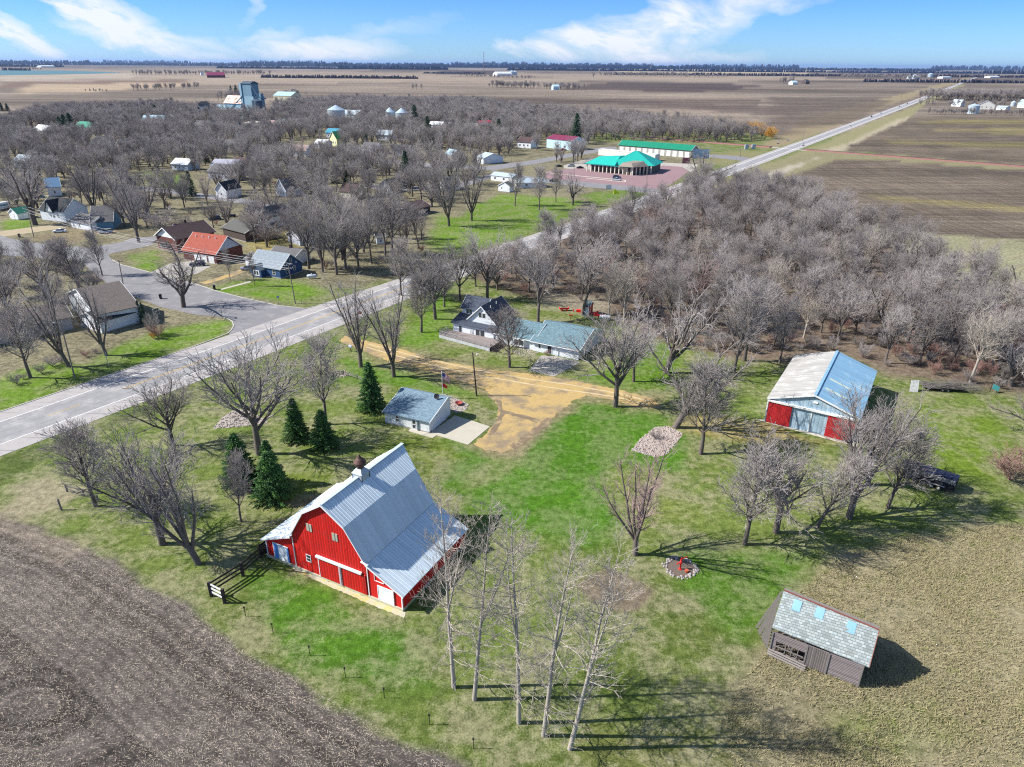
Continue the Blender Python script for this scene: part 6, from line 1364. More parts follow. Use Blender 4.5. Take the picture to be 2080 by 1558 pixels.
def elevator():
    b = Vector(G(510, 240)); t = thing('grain_elevator', 'tall blue-grey grain elevator with rusty roofed wing above the town', 'grain elevator', b, -.55)
    q = 958/1405.*1.02
    EB = mat('elevator_pale_blue', (.22, .34, .42), .6, .15, .12, pattern='ribs', sp=2, dark=.1); ED = mat('elevator_dark_steel', (.055, .085, .12), .6, .2, .1); ER = mat('rusty_white_roof', (.62, .55, .50), .8, .2, .15, col2=(.38, .17, .11), stain=.3)
    H_ = hgt(b, 168)
    g = MB(); g.box(-9, 9, 0, 16, 0, H_*.62); g.build('wall', EB, t)
    g = MB(); g.box(-9, 7, 0, 11, H_*.62, H_-1); g.build('headhouse', mat('elevator_mid_blue', (.14, .24, .32), .6, .2, .12, pattern='ribs', sp=2, dark=.15), t)
    g = MB(); g.hull8([(-10, -1, H_-1), (8, -1, H_-1), (8, 12, H_-1), (-10, 12, H_-1), (-9, 4, H_+1.5), (7, 4, H_+1.5), (7, 7, H_+1.5), (-9, 7, H_+1.5)]); g.build('headhouse_roof', ED, t)
    g = MB(); g.box(-12.5, -9, -1, 8, 0, H_*.98); g.build('leg_tower', EB, t)
    g = MB(); g.box(-42, -12, -2, 16, 0, H_*.40); g.build('wing_wall', EB, t)
    g = MB(); g.extr([(-3, H_*.40), (17, H_*.40), (9, H_*.62), (5, H_*.62)], 'x', -43, -11); g.build('wing_roof', ER, t)
    g = MB(); g.box(-60, -44, -4, 10, 0, H_*.22); g.extr([(-5, H_*.22), (11, H_*.22), (3, H_*.34)], 'x', -61, -43); g.build('scale_house', EB, t)
    g = MB(); g.box(-40, 8, -14, -3, 0, H_*.2); g.extr([(-15, H_*.2), (-2, H_*.2), (-8, H_*.26)], 'x', -41, 9); g.build('drive_shed', mat('pale_blue_steel', (.48, .66, .74)), t)
    for i, x in enumerate((14, 23)):
        g = MB(); g.lathe((x+3, -4-i*4, 0), [(4.6, 0), (4.6, H_*.52), (1, H_*.56)], 20); g.build('silo', ED, t)
    g = MB(); g.box(28, 34, -16, -8, 0, H_*.28); g.box(24, 27, -4, 0, H_*.5, H_*.72); g.box(20, 29, -2, 2, H_*.56, H_*.6); g.build('annex_tower', mat('elevator_mid_blue', (.14, .24, .32)), t)
    g = MB(); g.beam((-9, -1, H_*.62), (-30, -3, H_*.25), .8); g.beam((7, 0, H_*.98), (26, -6, H_*.6), .8); g.build('spout', ED, t)
elevator()
b = Vector(G(417, 236)); t = thing('old_elevator', 'small old dark wooden elevator left of the big one', 'grain elevator', b, -.3); H_ = hgt(b, 206)
g = MB(); g.box(-8, 6, -5, 8, 0, H_*.5); g.box(-5, 4, -3, 6, H_*.5, H_*.82); g.build('wall', mat('old_blue_grey', (.15, .18, .22), .8, .2, .2), t); g = MB(); g.extr([(-6, H_*.82), (5, H_*.82), (-.5, H_)], 'y', -4, 7); g.extr([(-9, H_*.5), (-5, H_*.5), (-5, H_*.62)], 'y', -5, 8); g.build('roof', mat('old_dark_roof', (.04, .04, .05), .8), t)
# radio mast and wind turbines far off
t = thing('radio_mast', 'thin red and white radio mast on the horizon', 'radio mast', (-240, 7000, 0)); H_ = hgt((-240, 7000, 0), 105)
t.location = (G(983, 140, 0)[0]/G(983, 140, 0)[1]*7000, 7000, 0)
g = MB(); g.tube((0, 0, 0), (0, 0, H_), 3.0, 2.0, 6); g.build('mast', mat('mast_grey', (.22, .10, .12)), t)
for px, hh in ((1322, 120), (1336, 119), (1356, 120), (1367, 119), (1401, 122), (1550, 125)):
    t = thing('wind_turbine', 'faint wind turbine on the horizon, '+{1322: 'leftmost of the six', 1336: 'second from the left', 1356: 'third from the left', 1367: 'fourth from the left', 1401: 'fifth from the left', 1550: 'rightmost, standing apart'}[px], 'wind turbine', (G(px, 140, 0)[0]/G(px, 140, 0)[1]*14000, 14000, 0), 0, 'wind turbines on the horizon'); H_ = 120
    g = MB(); g.tube((0, 0, 0), (0, 0, H_), 3, 2, 8); g.build('tower', M_trim, t)
    g = MB(); g.box(-2, 2, -4, 6, H_-2, H_+2.5); g.build('nacelle', M_trim, t); g = MB(); a0 = RND.uniform(0, 2)
    for k in range(3): a = a0+k*2*PI/3; g.beam((0, -5, H_), (45*math.sin(a), -5, H_+45*math.cos(a)), 1.6, 2.5, up=(0, 1, 0))
    g.build('rotor', M_trim, t)
# ------------------------------------------------------------------ bare trees
def rot_about(v, k, a):
    c, s = math.cos(a), math.sin(a); kx, ky, kz = k; vx, vy, vz = v; d = kx*vx+ky*vy+kz*vz
    return (vx*c+(ky*vz-kz*vy)*s+kx*d*(1-c), vy*c+(kz*vx-kx*vz)*s+ky*d*(1-c), vz*c+(kx*vy-ky*vx)*s+kz*d*(1-c))
def norm(v):
    l = math.sqrt(v[0]**2+v[1]**2+v[2]**2) or 1; return (v[0]/l, v[1]/l, v[2]/l)
def skeleton(seed, P):
    """P: H, trunk (len), r0, levels: list of dict(n, start, ang, len, seg, wob, up, rf)"""
    r = random.Random(seed); out = [[] for _ in range(6)]
    def grow(p, d, L, rad, lv, azim0):
        q = P['lv'][lv]; n = q['seg']; st = L/n; pts = [p]; dirs = [d]; rads = [rad]; tip = q.get('tip', .25)
        for i in range(n):
            w = q['wob']; d = norm((d[0]+r.uniform(-w, w), d[1]+r.uniform(-w, w), d[2]+r.uniform(-w, w)+q['up']))
            p2 = (p[0]+d[0]*st, p[1]+d[1]*st, p[2]+d[2]*st); r2 = rad*(1-(1-tip)*(i+1)/n)
            out[lv].append((*p, *p2, rads[-1], r2)); p = p2; pts.append(p); dirs.append(d); rads.append(r2)
        if lv+1 >= len(P['lv']): return
        c = P['lv'][lv+1]; m = c['n']; m = max(1, int(m*(.8+.4*r.random()) + .5)) if lv > 0 else m
        for k in range(m):
            t = c['start']+(1-c['start'])*(k+r.random()*.8)/m; t = min(t, 1.0)
            x = t*n; i = min(int(x), n-1); f = x-i; a, b = pts[i], pts[i+1]
            bp = (a[0]+(b[0]-a[0])*f, a[1]+(b[1]-a[1])*f, a[2]+(b[2]-a[2])*f); bd = dirs[i+1]
            az = azim0+k*2.4+r.uniform(-.4, .4)
            e = norm((bd[1], -bd[0], 0) if abs(bd[2]) < .95 else (1, 0, 0)); e = norm((bd[1]*0+e[0], e[1], e[2]))
            ax = rot_about(e, bd, az); ang = c['ang']*r.uniform(.7, 1.25)*(1-.25*t if lv == 0 else 1)
            nd = norm(rot_about(bd, ax, ang))
            rr_ = min(rads[i]*c['rf'], rads[i]*.9)
            ll = (c['len']*P['H'])*(1-c.get('sh', .35)*t)*r.uniform(.7, 1.2)
            grow(bp, nd, ll, rr_, lv+1, r.uniform(0, 6))
    lean = P.get('lean', (0, 0)); grow((0, 0, -.15), norm((lean[0], lean[1], 1)), P['trunk']*P['H'], P['r0']*P['H'], 0, r.uniform(0, 6))
    return out
def tubes_mesh(name, segs, sides, mat_):
    "segs: list of arrays (N,8) with side counts -> one mesh"
    V = []; Fq = []; base = 0
    for S, n in zip(segs, sides):
        if len(S) == 0: continue
        S = np.array(S); a = S[:, 0:3]; b = S[:, 3:6]; d = b-a; d /= np.linalg.norm(d, axis=1)[:, None]+1e-9
        ref = np.where(np.abs(d[:, 2:3]) < .9, np.array([[0, 0, 1.]]), np.array([[1., 0, 0]])); u = np.cross(d, ref); u /= np.linalg.norm(u, axis=1)[:, None]; w = np.cross(d, u)
        ang = np.arange(n)*2*PI/n; cs = np.cos(ang)[None, :, None]; sn = np.sin(ang)[None, :, None]
        ring = u[:, None]*cs+w[:, None]*sn
        va = a[:, None]+ring*S[:, 6][:, None, None]; vb = b[:, None]+ring*S[:, 7][:, None, None]
        V.append(np.concatenate([va, vb], 1).reshape(-1, 3)); N_ = len(S)
        i = np.arange(n); j = (i+1) % n; q = np.stack([i, j, n+j, n+i], -1)[None]+(np.arange(N_)*2*n)[:, None, None]+base
        Fq.append(q.reshape(-1, 4)); base += N_*2*n
    V = np.concatenate(V); F = np.concatenate(Fq)
    me = bpy.data.meshes.new(name); me.vertices.add(len(V)); me.vertices.foreach_set('co', V.astype(np.float32).ravel())
    me.loops.add(F.size); me.loops.foreach_set('vertex_index', F.astype(np.int32).ravel()); me.polygons.add(len(F))
    me.polygons.foreach_set('loop_start', (np.arange(len(F))*4).astype(np.int32)); me.polygons.foreach_set('loop_total', np.full(len(F), 4, np.int32))
    me.polygons.foreach_set('use_smooth', np.ones(len(F), bool))
    me.materials.append(mat_); me.update(); return me
M_bark = mat('grey_brown_bark', (.130, .110, .097), .95, .4, 2, bump=.4, objrand=.3)
M_twig = mat('bare_twigs', (.325, .292, .280), .95, .3, .3, bump=0, objrand=.5, spec=.1)
M_twigp = mat('pink_bud_twigs', (.40, .28, .27), .95, .3, .3, bump=0, objrand=.2, spec=.1)
M_pale = mat('pale_poplar_bark', (.36, .325, .28), .9, .35, 1.2, bump=.3, objrand=.2)
M_palet = mat('pale_twigs', (.42, .37, .32), .9, .2, .3, bump=0, objrand=.2)
M_gold = mat('golden_willow_twigs', (.62, .34, .07), .9, .2, .3, bump=0, objrand=.2)
M_redt = mat('reddish_brush_twigs', (.33, .20, .17), .9, .3, .3, bump=0, objrand=.3)
TW = 1.0
def lv(n, start, ang, ln, seg, wob, up, rf, sh=.35, tip=.3): return dict(n=n, start=start, ang=ang, len=ln, seg=seg, wob=wob, up=up, rf=rf, sh=sh, tip=tip)
PARS = {
 # spreading, rounded crown, trunk to ~25%
 'round': dict(H=14, trunk=.42, r0=.024, lv=[lv(0, 0, 0, 0, 5, .05, .05, 1, tip=.62), lv(9, .48, .80, .50, 6, .13, .075, .64, .05), lv(8, .18, .66, .25, 5, .17, .07, .60), lv(6, .15, .55, .140, 4, .13, .05, .5), lv(3, .1, .48, .078, 2, .12, .04, .62)]),
 # several steep limbs from a short trunk (maple)
 'vase': dict(H=18, trunk=.20, r0=.026, lv=[lv(0, 0, 0, 0, 3, .04, .02, 1, tip=.85), lv(7, .62, .50, .78, 8, .085, .055, .60, 0), lv(9, .2, .60, .24, 5, .14, .07, .52), lv(6, .15, .52, .125, 4, .12, .05, .5), lv(3, .1, .45, .068, 2, .12, .04, .6)]),
 # upright dense (ash / linden), leader runs through
 'oval': dict(H=13, trunk=.86, r0=.020, lv=[lv(0, 0, 0, 0, 9, .05, .05, 1, tip=.14), lv(17, .26, .80, .40, 6, .10, .10, .52, .50), lv(7, .15, .56, .19, 4, .15, .06, .52), lv(5, .15, .50, .115, 3, .12, .05, .52), lv(3, .1, .45, .066, 2, .12, .04, .65)]),
 # broad old cottonwood with crooked limbs
 'old': dict(H=20, trunk=.24, r0=.036, lv=[lv(0, 0, 0, 0, 4, .08, .0, 1, tip=.8), lv(7, .5, .78, .66, 9, .26, .065, .62, .0), lv(8, .2, .8, .27, 6, .30, .05, .5), lv(6, .15, .7, .12, 4, .25, .04, .5), lv(3, .1, .6, .056, 2, .22, .03, .6)]),
 # thin grove tree, high crown
 'grove': dict(H=15, trunk=.55, r0=.018, lv=[lv(0, 0, 0, 0, 6, .10, .04, 1, tip=.55), lv(9, .42, .50, .50, 6, .16, .08, .62, .1), lv(8, .2, .60, .21, 4, .2, .07, .5), lv(5, .15, .55, .130, 3, .16, .04, .5), lv(3, .1, .5, .075, 2, .16, .04, .65)]),
 # multi-stemmed brushy
 'brush': dict(H=7, trunk=.05, r0=.012, lv=[lv(0, 0, 0, 0, 1, 0, 0, 1, tip=.9), lv(13, 0, .62, .78, 6, .14, .06, .55, 0), lv(9, .2, .5, .30, 4, .2, .05, .5), lv(7, .1, .6, .15, 2, .22, .04, .6)]),
}
def make_tree(kind, seed, bark=None, twig=None, thick=1.0, name='bare_tree', split=2, mint=.0215):
    P = PARS[kind]; L = skeleton(seed, P)
    def cl(S, mn): return [(*s[:6], max(s[6], mn), max(s[7], mn*.8)) for s in S]
    trunk = L[0]+(L[1] if split == 2 else [])
    rest = [cl(x, mint*thick*TW*(1.25 if i < 1 else 1)) for i, x in enumerate(L[split:])]
    tm = tubes_mesh('trunk', [trunk], [8], bark or M_bark)
    cm = tubes_mesh('crown', rest, [4]+[3]*(len(rest)-1), twig or M_twig)
    top = max(max(s[5] for s in x) for x in L if x)
    return tm, cm, top
VAR = {}
def add_var(key, kind, seeds, **k): VAR[key] = [make_tree(kind, s, **k) for s in seeds]
add_var('round', 'round', (11, 12, 13)); add_var('vase', 'vase', (21, 22)); add_var('oval', 'oval', (31, 32, 33)); add_var('old', 'old', (41, 42)); add_var('grove', 'grove', (51, 52, 53, 54))
add_var('pink', 'vase', (61,), twig=M_twigp); add_var('birch', 'grove', (71,), bark=M_pale, twig=M_palet)
add_var('brush', 'brush', (81, 82)); add_var('redbrush', 'brush', (83,), twig=M_redt, bark=M_redt); add_var('gold', 'brush', (84,), twig=M_gold, bark=M_gold, thick=1.6)
NTREE = [0]
def place_tree(key, p, h, label, rot=None, group=None, name='bare_tree', cat='tree', vi=None, wide=1.0, lean=None):
    vs = VAR[key]; v = vs[(NTREE[0] if vi is None else vi) % len(vs)]; NTREE[0] += 1
    rot = RND.uniform(0, 6.28) if rot is None else rot
    t = thing(name, label, cat, (p[0], p[1], 0), rot, group); s = h/v[2]; t.scale = (s*wide, s*wide, s)
    if lean: t.rotation_mode = 'XYZ'; t.rotation_euler = (lean[0], lean[1], rot)
    for nm, me in (('trunk', v[0]), ('crown', v[1])):
        o = bpy.data.objects.new(nm, me); COL.objects.link(o); o.parent = t
    return t
notable = [
 ('oval', (195, 1028), 835, 'bare tree beside the short weathered rail fence by the highway', 1.25), ('round', (330, 1105), 872, 'broad bare tree left of the leaning twin-stemmed tree near the field', 1.2),
 ('vase', (403, 1145), 890, 'leaning bare tree with forked trunk left of the timber rail fence', 1.1), ('oval', (490, 1060), 905, 'slim bare tree in front of the large spruce left of the barn', .8),
 ('round', (526, 922), 668, 'tall bare tree between the highway and the two spruces', 1.15), ('round', (352, 905), 752, 'bare tree overlapping the highway shoulder above the field trees', 1.15), ('oval', (662, 862), 668, 'slender bare tree behind the right small spruce', 1.0),
 ('vase', (733, 745), 545, 'big many-limbed maple at the driveway entrance, left one of the pair', 1.05), ('vase', (800, 765), 560, 'big many-limbed maple at the driveway, right one of the pair', 1.0), ('oval', (856, 675), 548, 'bare tree between the maples and the farmhouse', 1.3),
 ('oval', (1035, 746), 618, 'bare tree in front of the farmhouse deck stairs', 1.6), ('round', (1250, 826), 612, 'bare round-crowned tree on the lawn beside the gravel lane', 1.1), ('round', (1287, 775), 640, 'bare tree behind the lane with a curved low branch', .95),
 ('old', (1352, 757), 560, 'leaning thick-trunked bare tree north of the lane', .8), ('oval', (1490, 757), 560, 'tall bare tree left of the machine shed roof', 1.1), ('round', (1512, 733), 545, 'twin bare tree just behind the tall tree left of the machine shed', .9),
 ('oval', (1583, 738), 590, 'slim dark trunked tree at the left back corner of the machine shed', .9), ('old', (1372, 868), 668, 'leaning bare tree rising from the corner of the pale rock bed', .85), ('oval', (1423, 922), 728, 'bare tree with straight trunk right of the pale rock bed', 1.35),
 ('oval', (1512, 1106), 900, 'leftmost bare tree of the row in front of the machine shed', 1.3), ('round', (1576, 1082), 868, 'second bare tree of the row in front of the machine shed', 1.2), ('oval', (1659, 1072), 900, 'leaning third bare tree of the row in front of the machine shed', 1.1),
 ('vase', (1724, 1052), 800, 'many-stemmed bare tree before the red door of the machine shed', 1.15), ('oval', (1803, 1032), 850, 'rightmost bare tree of the row beside the livestock trailer', 1.25), ('round', (1762, 985), 790, 'dense bare tree covering the right end of the machine shed', 1.15),
 ('old', (2088, 880), 770, 'gnarled bare tree reaching in from the right edge', .8), 
 ('oval', (62, 767), 590, 'leftmost bare tree on the verge left of the highway', 1.2), ('vase', (140, 745), 535, 'big dark forked tree beside the grey lamp pole', .9), ('vase', (216, 722), 560, 'big bare tree in front of the white gabled house', 1.0), 
 ('old', (373, 624), 478, 'dark spreading tree on the corner beside the side street', .95), ('old', (72, 457), 292, 'huge dark cottonwood at the far left town edge', .85), ('vase', (282, 492), 318, 'tall dark tree on the lawn in front of the brick house', .95), ('vase', (195, 440), 300, 'tall tree rising before the teal sided house', .9),
 ('round', (20, 650), 520, 'bare tree cut by the left edge above the highway', 1.2), ('round', (95, 610), 480, 'dense rounded tree beside the bushes at left', 1.25), ('oval', (165, 600), 470, 'dense rounded tree left of the side street', 1.2), ('oval', (208, 560), 460, 'thin tree between the side street and the left bushes', .9),
 ('oval', (468, 569), 497, 'young street tree beside the town driveway', .55), ('oval', (518, 581), 507, 'young street tree in front of the blue house porch', .5), 
 ('vase', (912, 459), 318, 'large forked tree on the park lawn, left one of the two', 1.0), ('vase', (958, 448), 318, 'large forked tree on the park lawn, right one of the two', .95), ('oval', (1046, 418), 325, 'slim park tree beside the white garden shed', .9), ('oval', (1095, 427), 330, 'slim park tree in front of the second mobile home', .95),
 ('oval', (1129, 411), 335, 'bare tree left of the crooked park tree', .9), ('old', (1163, 417), 338, 'crooked park tree nearest the frontage road', .8), 
 ('old', (1426, 386), 296, 'big gnarled cottonwood standing over the highway by the restaurant', 1.1), ('round', (990, 608), 455, 'tall bare tree behind the farmhouse roof', 1.0), ('round', (934, 610), 470, 'bare tree behind the left gable of the farmhouse', .8), ('round', (884, 648), 490, 'crown of trees along the highway left of the farmhouse', 1.1),
 ('grove', (1093, 655), 480, 'tall straight trunked tree at the grove edge behind the ranch wing', 1.2), ('grove', (1183, 640), 480, 'dark trunked tree at the left of the red garden shed', 1.2), ('birch', (1268, 655), 520, 'pale barked tree behind the white propane tank', 1.3), ('pink', (1240, 610), 520, 'pinkish budding tree at the grove edge', 1.0), ('birch', (1235, 648), 540, 'second pale barked tree beside the propane tank', .9),
 ('round', (628, 546), 400, 'first of the tall trees right of the blue house', .9), ('vase', (656, 553), 395, 'second of the tall trees right of the blue house', .8), ('round', (684, 558), 398, 'third of the tall trees right of the blue house', .9), ('vase', (703, 545), 385, 'fourth of the tall trees right of the blue house', .8), ('round', (729, 550), 420, 'fifth of the tall trees right of the blue house', .8), ('grove', (783, 521), 390, 'left of two thin trunked trees behind the maples', 1.1), ('grove', (798, 518), 385, 'right of two thin trunked trees behind the maples', 1.1),
 ('grove', (755, 535), 400, 'slender tree among the trunks above the highway', 1.0), ('grove', (850, 505), 400, 'slender tree beside the park lawn corner', 1.0), ('oval', (815, 600), 470, 'bare tree beyond the highway above the maples', 1.1), 
 ('vase', (745, 372), 300, 'forked tree along the park street beside the van', 1.0), ('round', (838, 400), 320, 'tree standing on the yellow-green lawn left of the park', .9), ('old', (1205, 158), 141, 'lone ancient tree on the far field', .9),
]
PT = []
for k, b, top, lb, wd in notable:
    p = G(*b); h = hgt(p, top); ln = {1372: .38, 1352: .25, 403: -.25, 1659: .22, 2088: -.3, 216: -.12, 140: -.2}.get(b[0], 0)
    place_tree(k, p, h/math.cos(ln), lb, wide=wd, rot=1.0 if ln else None, lean=(ln*math.sin(1.0), ln*math.cos(1.0)) if ln else None); PT.append(p)
# pink-budded lawn tree
p = G(1290, 1127); t = place_tree('pink', p, hgt(p, 892), 'pink budding tree on the green lawn left of the hand pump', rot=.6, wide=1.05); PT.append(p)
# five poplars: own meshes
def poplar(seed, base, top, label, topx, fork):
    p = G(*base); H = hgt(p, top); r = random.Random(seed); segs = [[], [], [], []]
    tx = G(topx, top, H); dx = (tx[0]-p[0])/H; dx = max(-.12, min(.16, dx))
    def grow(q, d, L, rad, lvl, n, wob, up, tip=.2):
        pts = [q]; st = L/n; r0 = rad
        for i in range(n):
            d = norm((d[0]+r.uniform(-wob, wob), d[1]+r.uniform(-wob, wob), d[2]+r.uniform(-wob, wob)+up)); q2 = tuple(q[k]+d[k]*st for k in range(3)); r1 = rad*(1-(1-tip)*(i+1)/n)
            segs[lvl].append((*q, *q2, r0, r1)); q = q2; pts.append((q, d, r1)); r0 = r1
        return pts
    stems = [grow((0, 0, -.2), norm((dx, 0, 1)), H*.99, .26, 0, 14, .022, .01, .08)]
    if fork: stems.append(grow(stems[0][6][0], norm((dx+fork, r.uniform(-.1, .1), 1)), H*.5, stems[0][6][2]*.75, 0, 8, .05, .10, .12))
    for st in stems:
        n = 60 if st is stems[0] else 30
        for i in range(n):
            f = .16+.84*i/n if st is stems[0] else i/n
            k = min(len(st)-2, max(1, int(f*(len(st)-1)))); q, d, rr = st[k]; q2 = st[k+1][0]; u = r.random(); q = tuple(q[m]*(1-u)+q2[m]*u for m in range(3))
            az = r.uniform(0, 6.28); el = r.uniform(.5, 1.0) if f > .5 else r.uniform(-.15, .6); L = (1.4+3.0*(1-f)+.6*r.random())*(1 if f > .4 else .85)*(H/23)
            if f < .35 and r.random() < .3: continue
            b = grow(q, norm((math.cos(az), math.sin(az), el)), L, min(rr*.5, .05), 1, 5, .16, .07 if f > .3 else .0)
            for _ in range(7 if f > .3 else 9):
                q3, d3, r3 = b[r.randint(1, 5)]; a2 = r.uniform(0, 6.28); dd = norm((d3[0]+.8*math.cos(a2), d3[1]+.8*math.sin(a2), d3[2]+r.uniform(0, .6)))
                b2 = grow(q3, dd, L*.35, .018, 2, 3, .2, .06, .5)
                for _ in range(3):
                    q4, d4, r4 = b2[r.randint(1, 3)]; a2 = r.uniform(0, 6.28); grow(q4, norm((d4[0]+.8*math.cos(a2), d4[1]+.8*math.sin(a2), d4[2]+.3)), L*.13, .014, 3, 2, .2, .05, .7)
    t = thing('poplar_tree', label, 'tree', p, 0, 'row of tall pale poplars')
    for nm, me in (('trunk', tubes_mesh('trunk', [segs[0]], [10], M_pale)), ('crown', tubes_mesh('crown', segs[1:], [4, 3, 3], M_palet))):
        o = bpy.data.objects.new(nm, me); COL.objects.link(o); o.parent = t
poplar(1, (922, 1396), 1005, 'leftmost tall pale poplar in front of the barn', 905, .22); poplar(2, (963, 1421), 1030, 'second poplar from the left with a forked stem', 990, .30); poplar(3, (1054, 1468), 1045, 'middle poplar of the row of five', 1060, -.16); poplar(4, (1104, 1494), 1078, 'fourth poplar from the left', 1165, .12); poplar(5, (1157, 1521), 1110, 'rightmost poplar, leaning to the right', 1262, .1)

# ------------------------------------------------------------------ evergreens
def spruce_mesh(seed, H=10., R=2.6, dens=1.0):
    r = random.Random(seed); V = []; F = []; nb = int(190*dens)
    for i in range(nb):
        f = (i+r.random())/nb; z = H*(.04+.94*f**.95); L = R*(1-f)**.82*r.uniform(.78, 1.12)+.12; az = i*2.399+r.uniform(-.3, .3); dz = -.16-.12*r.random() if f < .7 else .25
        ca, sa = math.cos(az), math.sin(az); m = max(4, int(L*9))
        for j in range(m):
            g = (j+.5)/m; rr = L*g; zz_ = z+dz*rr+.10*rr*rr/max(L, .5); w = (.30+.24*(1-g))*min(1, L)*.62+.06
            for k in range(4):
                a2 = r.uniform(0, 6.28); ox, oy, oz = r.uniform(-w, w), r.uniform(-w, w), r.uniform(-.14, .10); x, y = ca*rr+ox, sa*rr+oy
                ln = r.uniform(.16, .34); wd = r.uniform(.05, .10); n = len(V); ux, uy = math.cos(az+r.uniform(-.9, .9)), math.sin(az+r.uniform(-.9, .9))
                V += [(x-uy*wd, y+ux*wd, zz_+oz), (x+uy*wd, y-ux*wd, zz_+oz-.05), (x+ux*ln, y+uy*ln, zz_+oz+r.uniform(-.14, .05)), (x+ux*ln*.3, y+uy*ln*.3, zz_+oz+.09)]; F += [(n, n+1, n+2), (n, n+2, n+3), (n+1, n+3, n+2)]
    me = bpy.data.meshes.new('crown'); me.from_pydata(V, [], F); me.materials.append(M_spr); me.update()
    tm = tubes_mesh('trunk', [[(0, 0, -.1, 0, 0, H*.95, .16, .02)]], [8], M_bark); return tm, me, H
M_spr = mat('spruce_needles', (.050, .125, .036), .8, .45, .7, bump=0, objrand=.3, col2=(.10, .23, .035), stain=.3)
M_sprd = mat('dark_spruce_needles', (.035, .075, .038), .85, .45, .7, bump=0, objrand=.3)
VAR['spruce'] = [spruce_mesh(1), spruce_mesh(2, R=3.1)]
_keep = M_spr; M_spr = M_sprd
VAR['dspruce'] = [spruce_mesh(3, R=2.0, dens=.6), spruce_mesh(4, R=2.4, dens=.6)]
M_spr = _keep
for b, top, l, w in (((603, 893), 808, 'spruce on the lawn, left one of the pair behind the barn', 1.15), ((659, 910), 832, 'spruce on the lawn, right one of the pair behind the barn', 1.2), ((755, 832), 735, 'tall bright spruce at the left end of the white garage', 1.12), ((552, 985), 893, 'bright green spruce behind the big one left of the barn', .95), ((556, 1012), 915, 'big bushy spruce whose lower half is tangled with twigs left of the barn', 1.5), ((492, 985), 880, 'greyish spruce behind the slim bare tree', 1.15)):
    p = G(*b); place_tree('spruce', p, hgt(p, top), l, name='spruce_tree', wide=w)
ds = [((826, 382), 305, 'tall dark spruce beside the park street', 1.1), ((680, 372), 335, 'left one of two short spruces in mid town', 1.2), ((702, 372), 334, 'right one of two short spruces in mid town', 1.4), ((389, 398), 346, 'narrow spruce beside the back street', 1.1), ((1170, 292), 229, 'tall spruce beside the maroon roofed building', 1.25), ((1013, 283), 240, 'spruce left of its smaller twin in the mid distance', 1.3), ((1029, 284), 255, 'smaller twin of the mid-distance spruce', 1.2), ((843, 262), 212, 'dark spruce beside the two grain bins', 1.3), ((870, 290), 235, 'tall dark spruce below the two grain bins', 1.3), ((812, 262), 236, 'short dark spruce before the grain bins', 1.6), ((500, 285), 252, 'narrow spruce right of the church steeple', 1.0), ((883, 300), 262, 'spruce behind the small bungalow', 1.5), ((868, 285), 262, 'second spruce behind the small bungalow', 1.5), ((420, 285), 278, 'low dark spruce under bare trees left of church', 1.5), ((1897, 194), 183, 'dark conifer where the far highway meets the windbreak', 1.8), ((725, 240), 222, 'conifer left of the pair of bins', 1.6), ((287, 655), 610, 'pointed evergreen shrub at the corner of the white house wing', .9), ((295, 658), 614, 'second pointed evergreen shrub at the corner of the white house wing', .8)]
for b, top, l, w in ds:
    p = G(*b); place_tree('dspruce', p, hgt(p, top), l, name='spruce_tree', wide=w)
for i, (px, py, tp_, l) in enumerate(((60, 330, 298, 'spruce beside the left white roofed house'), (215, 330, 303, 'spruce left of the cream gabled house'), (330, 312, 288, 'spruce right of the cream gabled house'), (520, 330, 303, 'spruce behind the dark cottage'), (610, 345, 318, 'lone spruce left of the two short mid town spruces'), (420, 330, 304, 'spruce behind the grey roofed house'), (940, 262, 236, 'spruce behind the grey shop'), (560, 292, 268, 'spruce right of the church'), (640, 270, 246, 'spruce left of the large grain bin'), (905, 250, 226, 'spruce behind the white row house'), (745, 300, 272, 'spruce in the yard above the park street'), (110, 350, 322, 'spruce at left above the white barn house'), (770, 270, 246, 'spruce left of the pair of bins'))):
    p = G(px, py); place_tree('dspruce', p, hgt(p, tp_), l, name='spruce_tree', wide=1.35)
for i, (px, py, tp_) in enumerate(((125, 268, 236), (135, 270, 231), (148, 272, 228), (176, 248, 229), (190, 246, 226), (204, 246, 222), (232, 240, 226), (245, 242, 220), (256, 240, 219), (291, 240, 214), (303, 240, 216), (318, 240, 212), (330, 242, 214), (344, 242, 220), (357, 230, 208), (5, 226, 208), (16, 226, 209), (470, 190, 173), (480, 190, 172), (492, 190, 175))):
    p = G(px, py); place_tree('dspruce', p, hgt(p, tp_), 'dark spruce at upper left, '+['leftmost of the long evergreen row', 'second in the row', 'third in the row, by the green roofed hall', 'fourth in the row', 'fifth in the row', 'sixth in the row', 'seventh in the row', 'eighth in the row', 'ninth in the row', 'first of the dense cluster', 'second of the dense cluster', 'third of the dense cluster', 'fourth of the dense cluster', 'fifth of the dense cluster', 'right end of the dense cluster', 'at the very left edge', 'just inside the left edge', 'left one behind the elevator', 'middle one behind the elevator', 'right one behind the elevator'][i], name='spruce_tree', wide=1.5, group='dark spruces at the upper left of town')

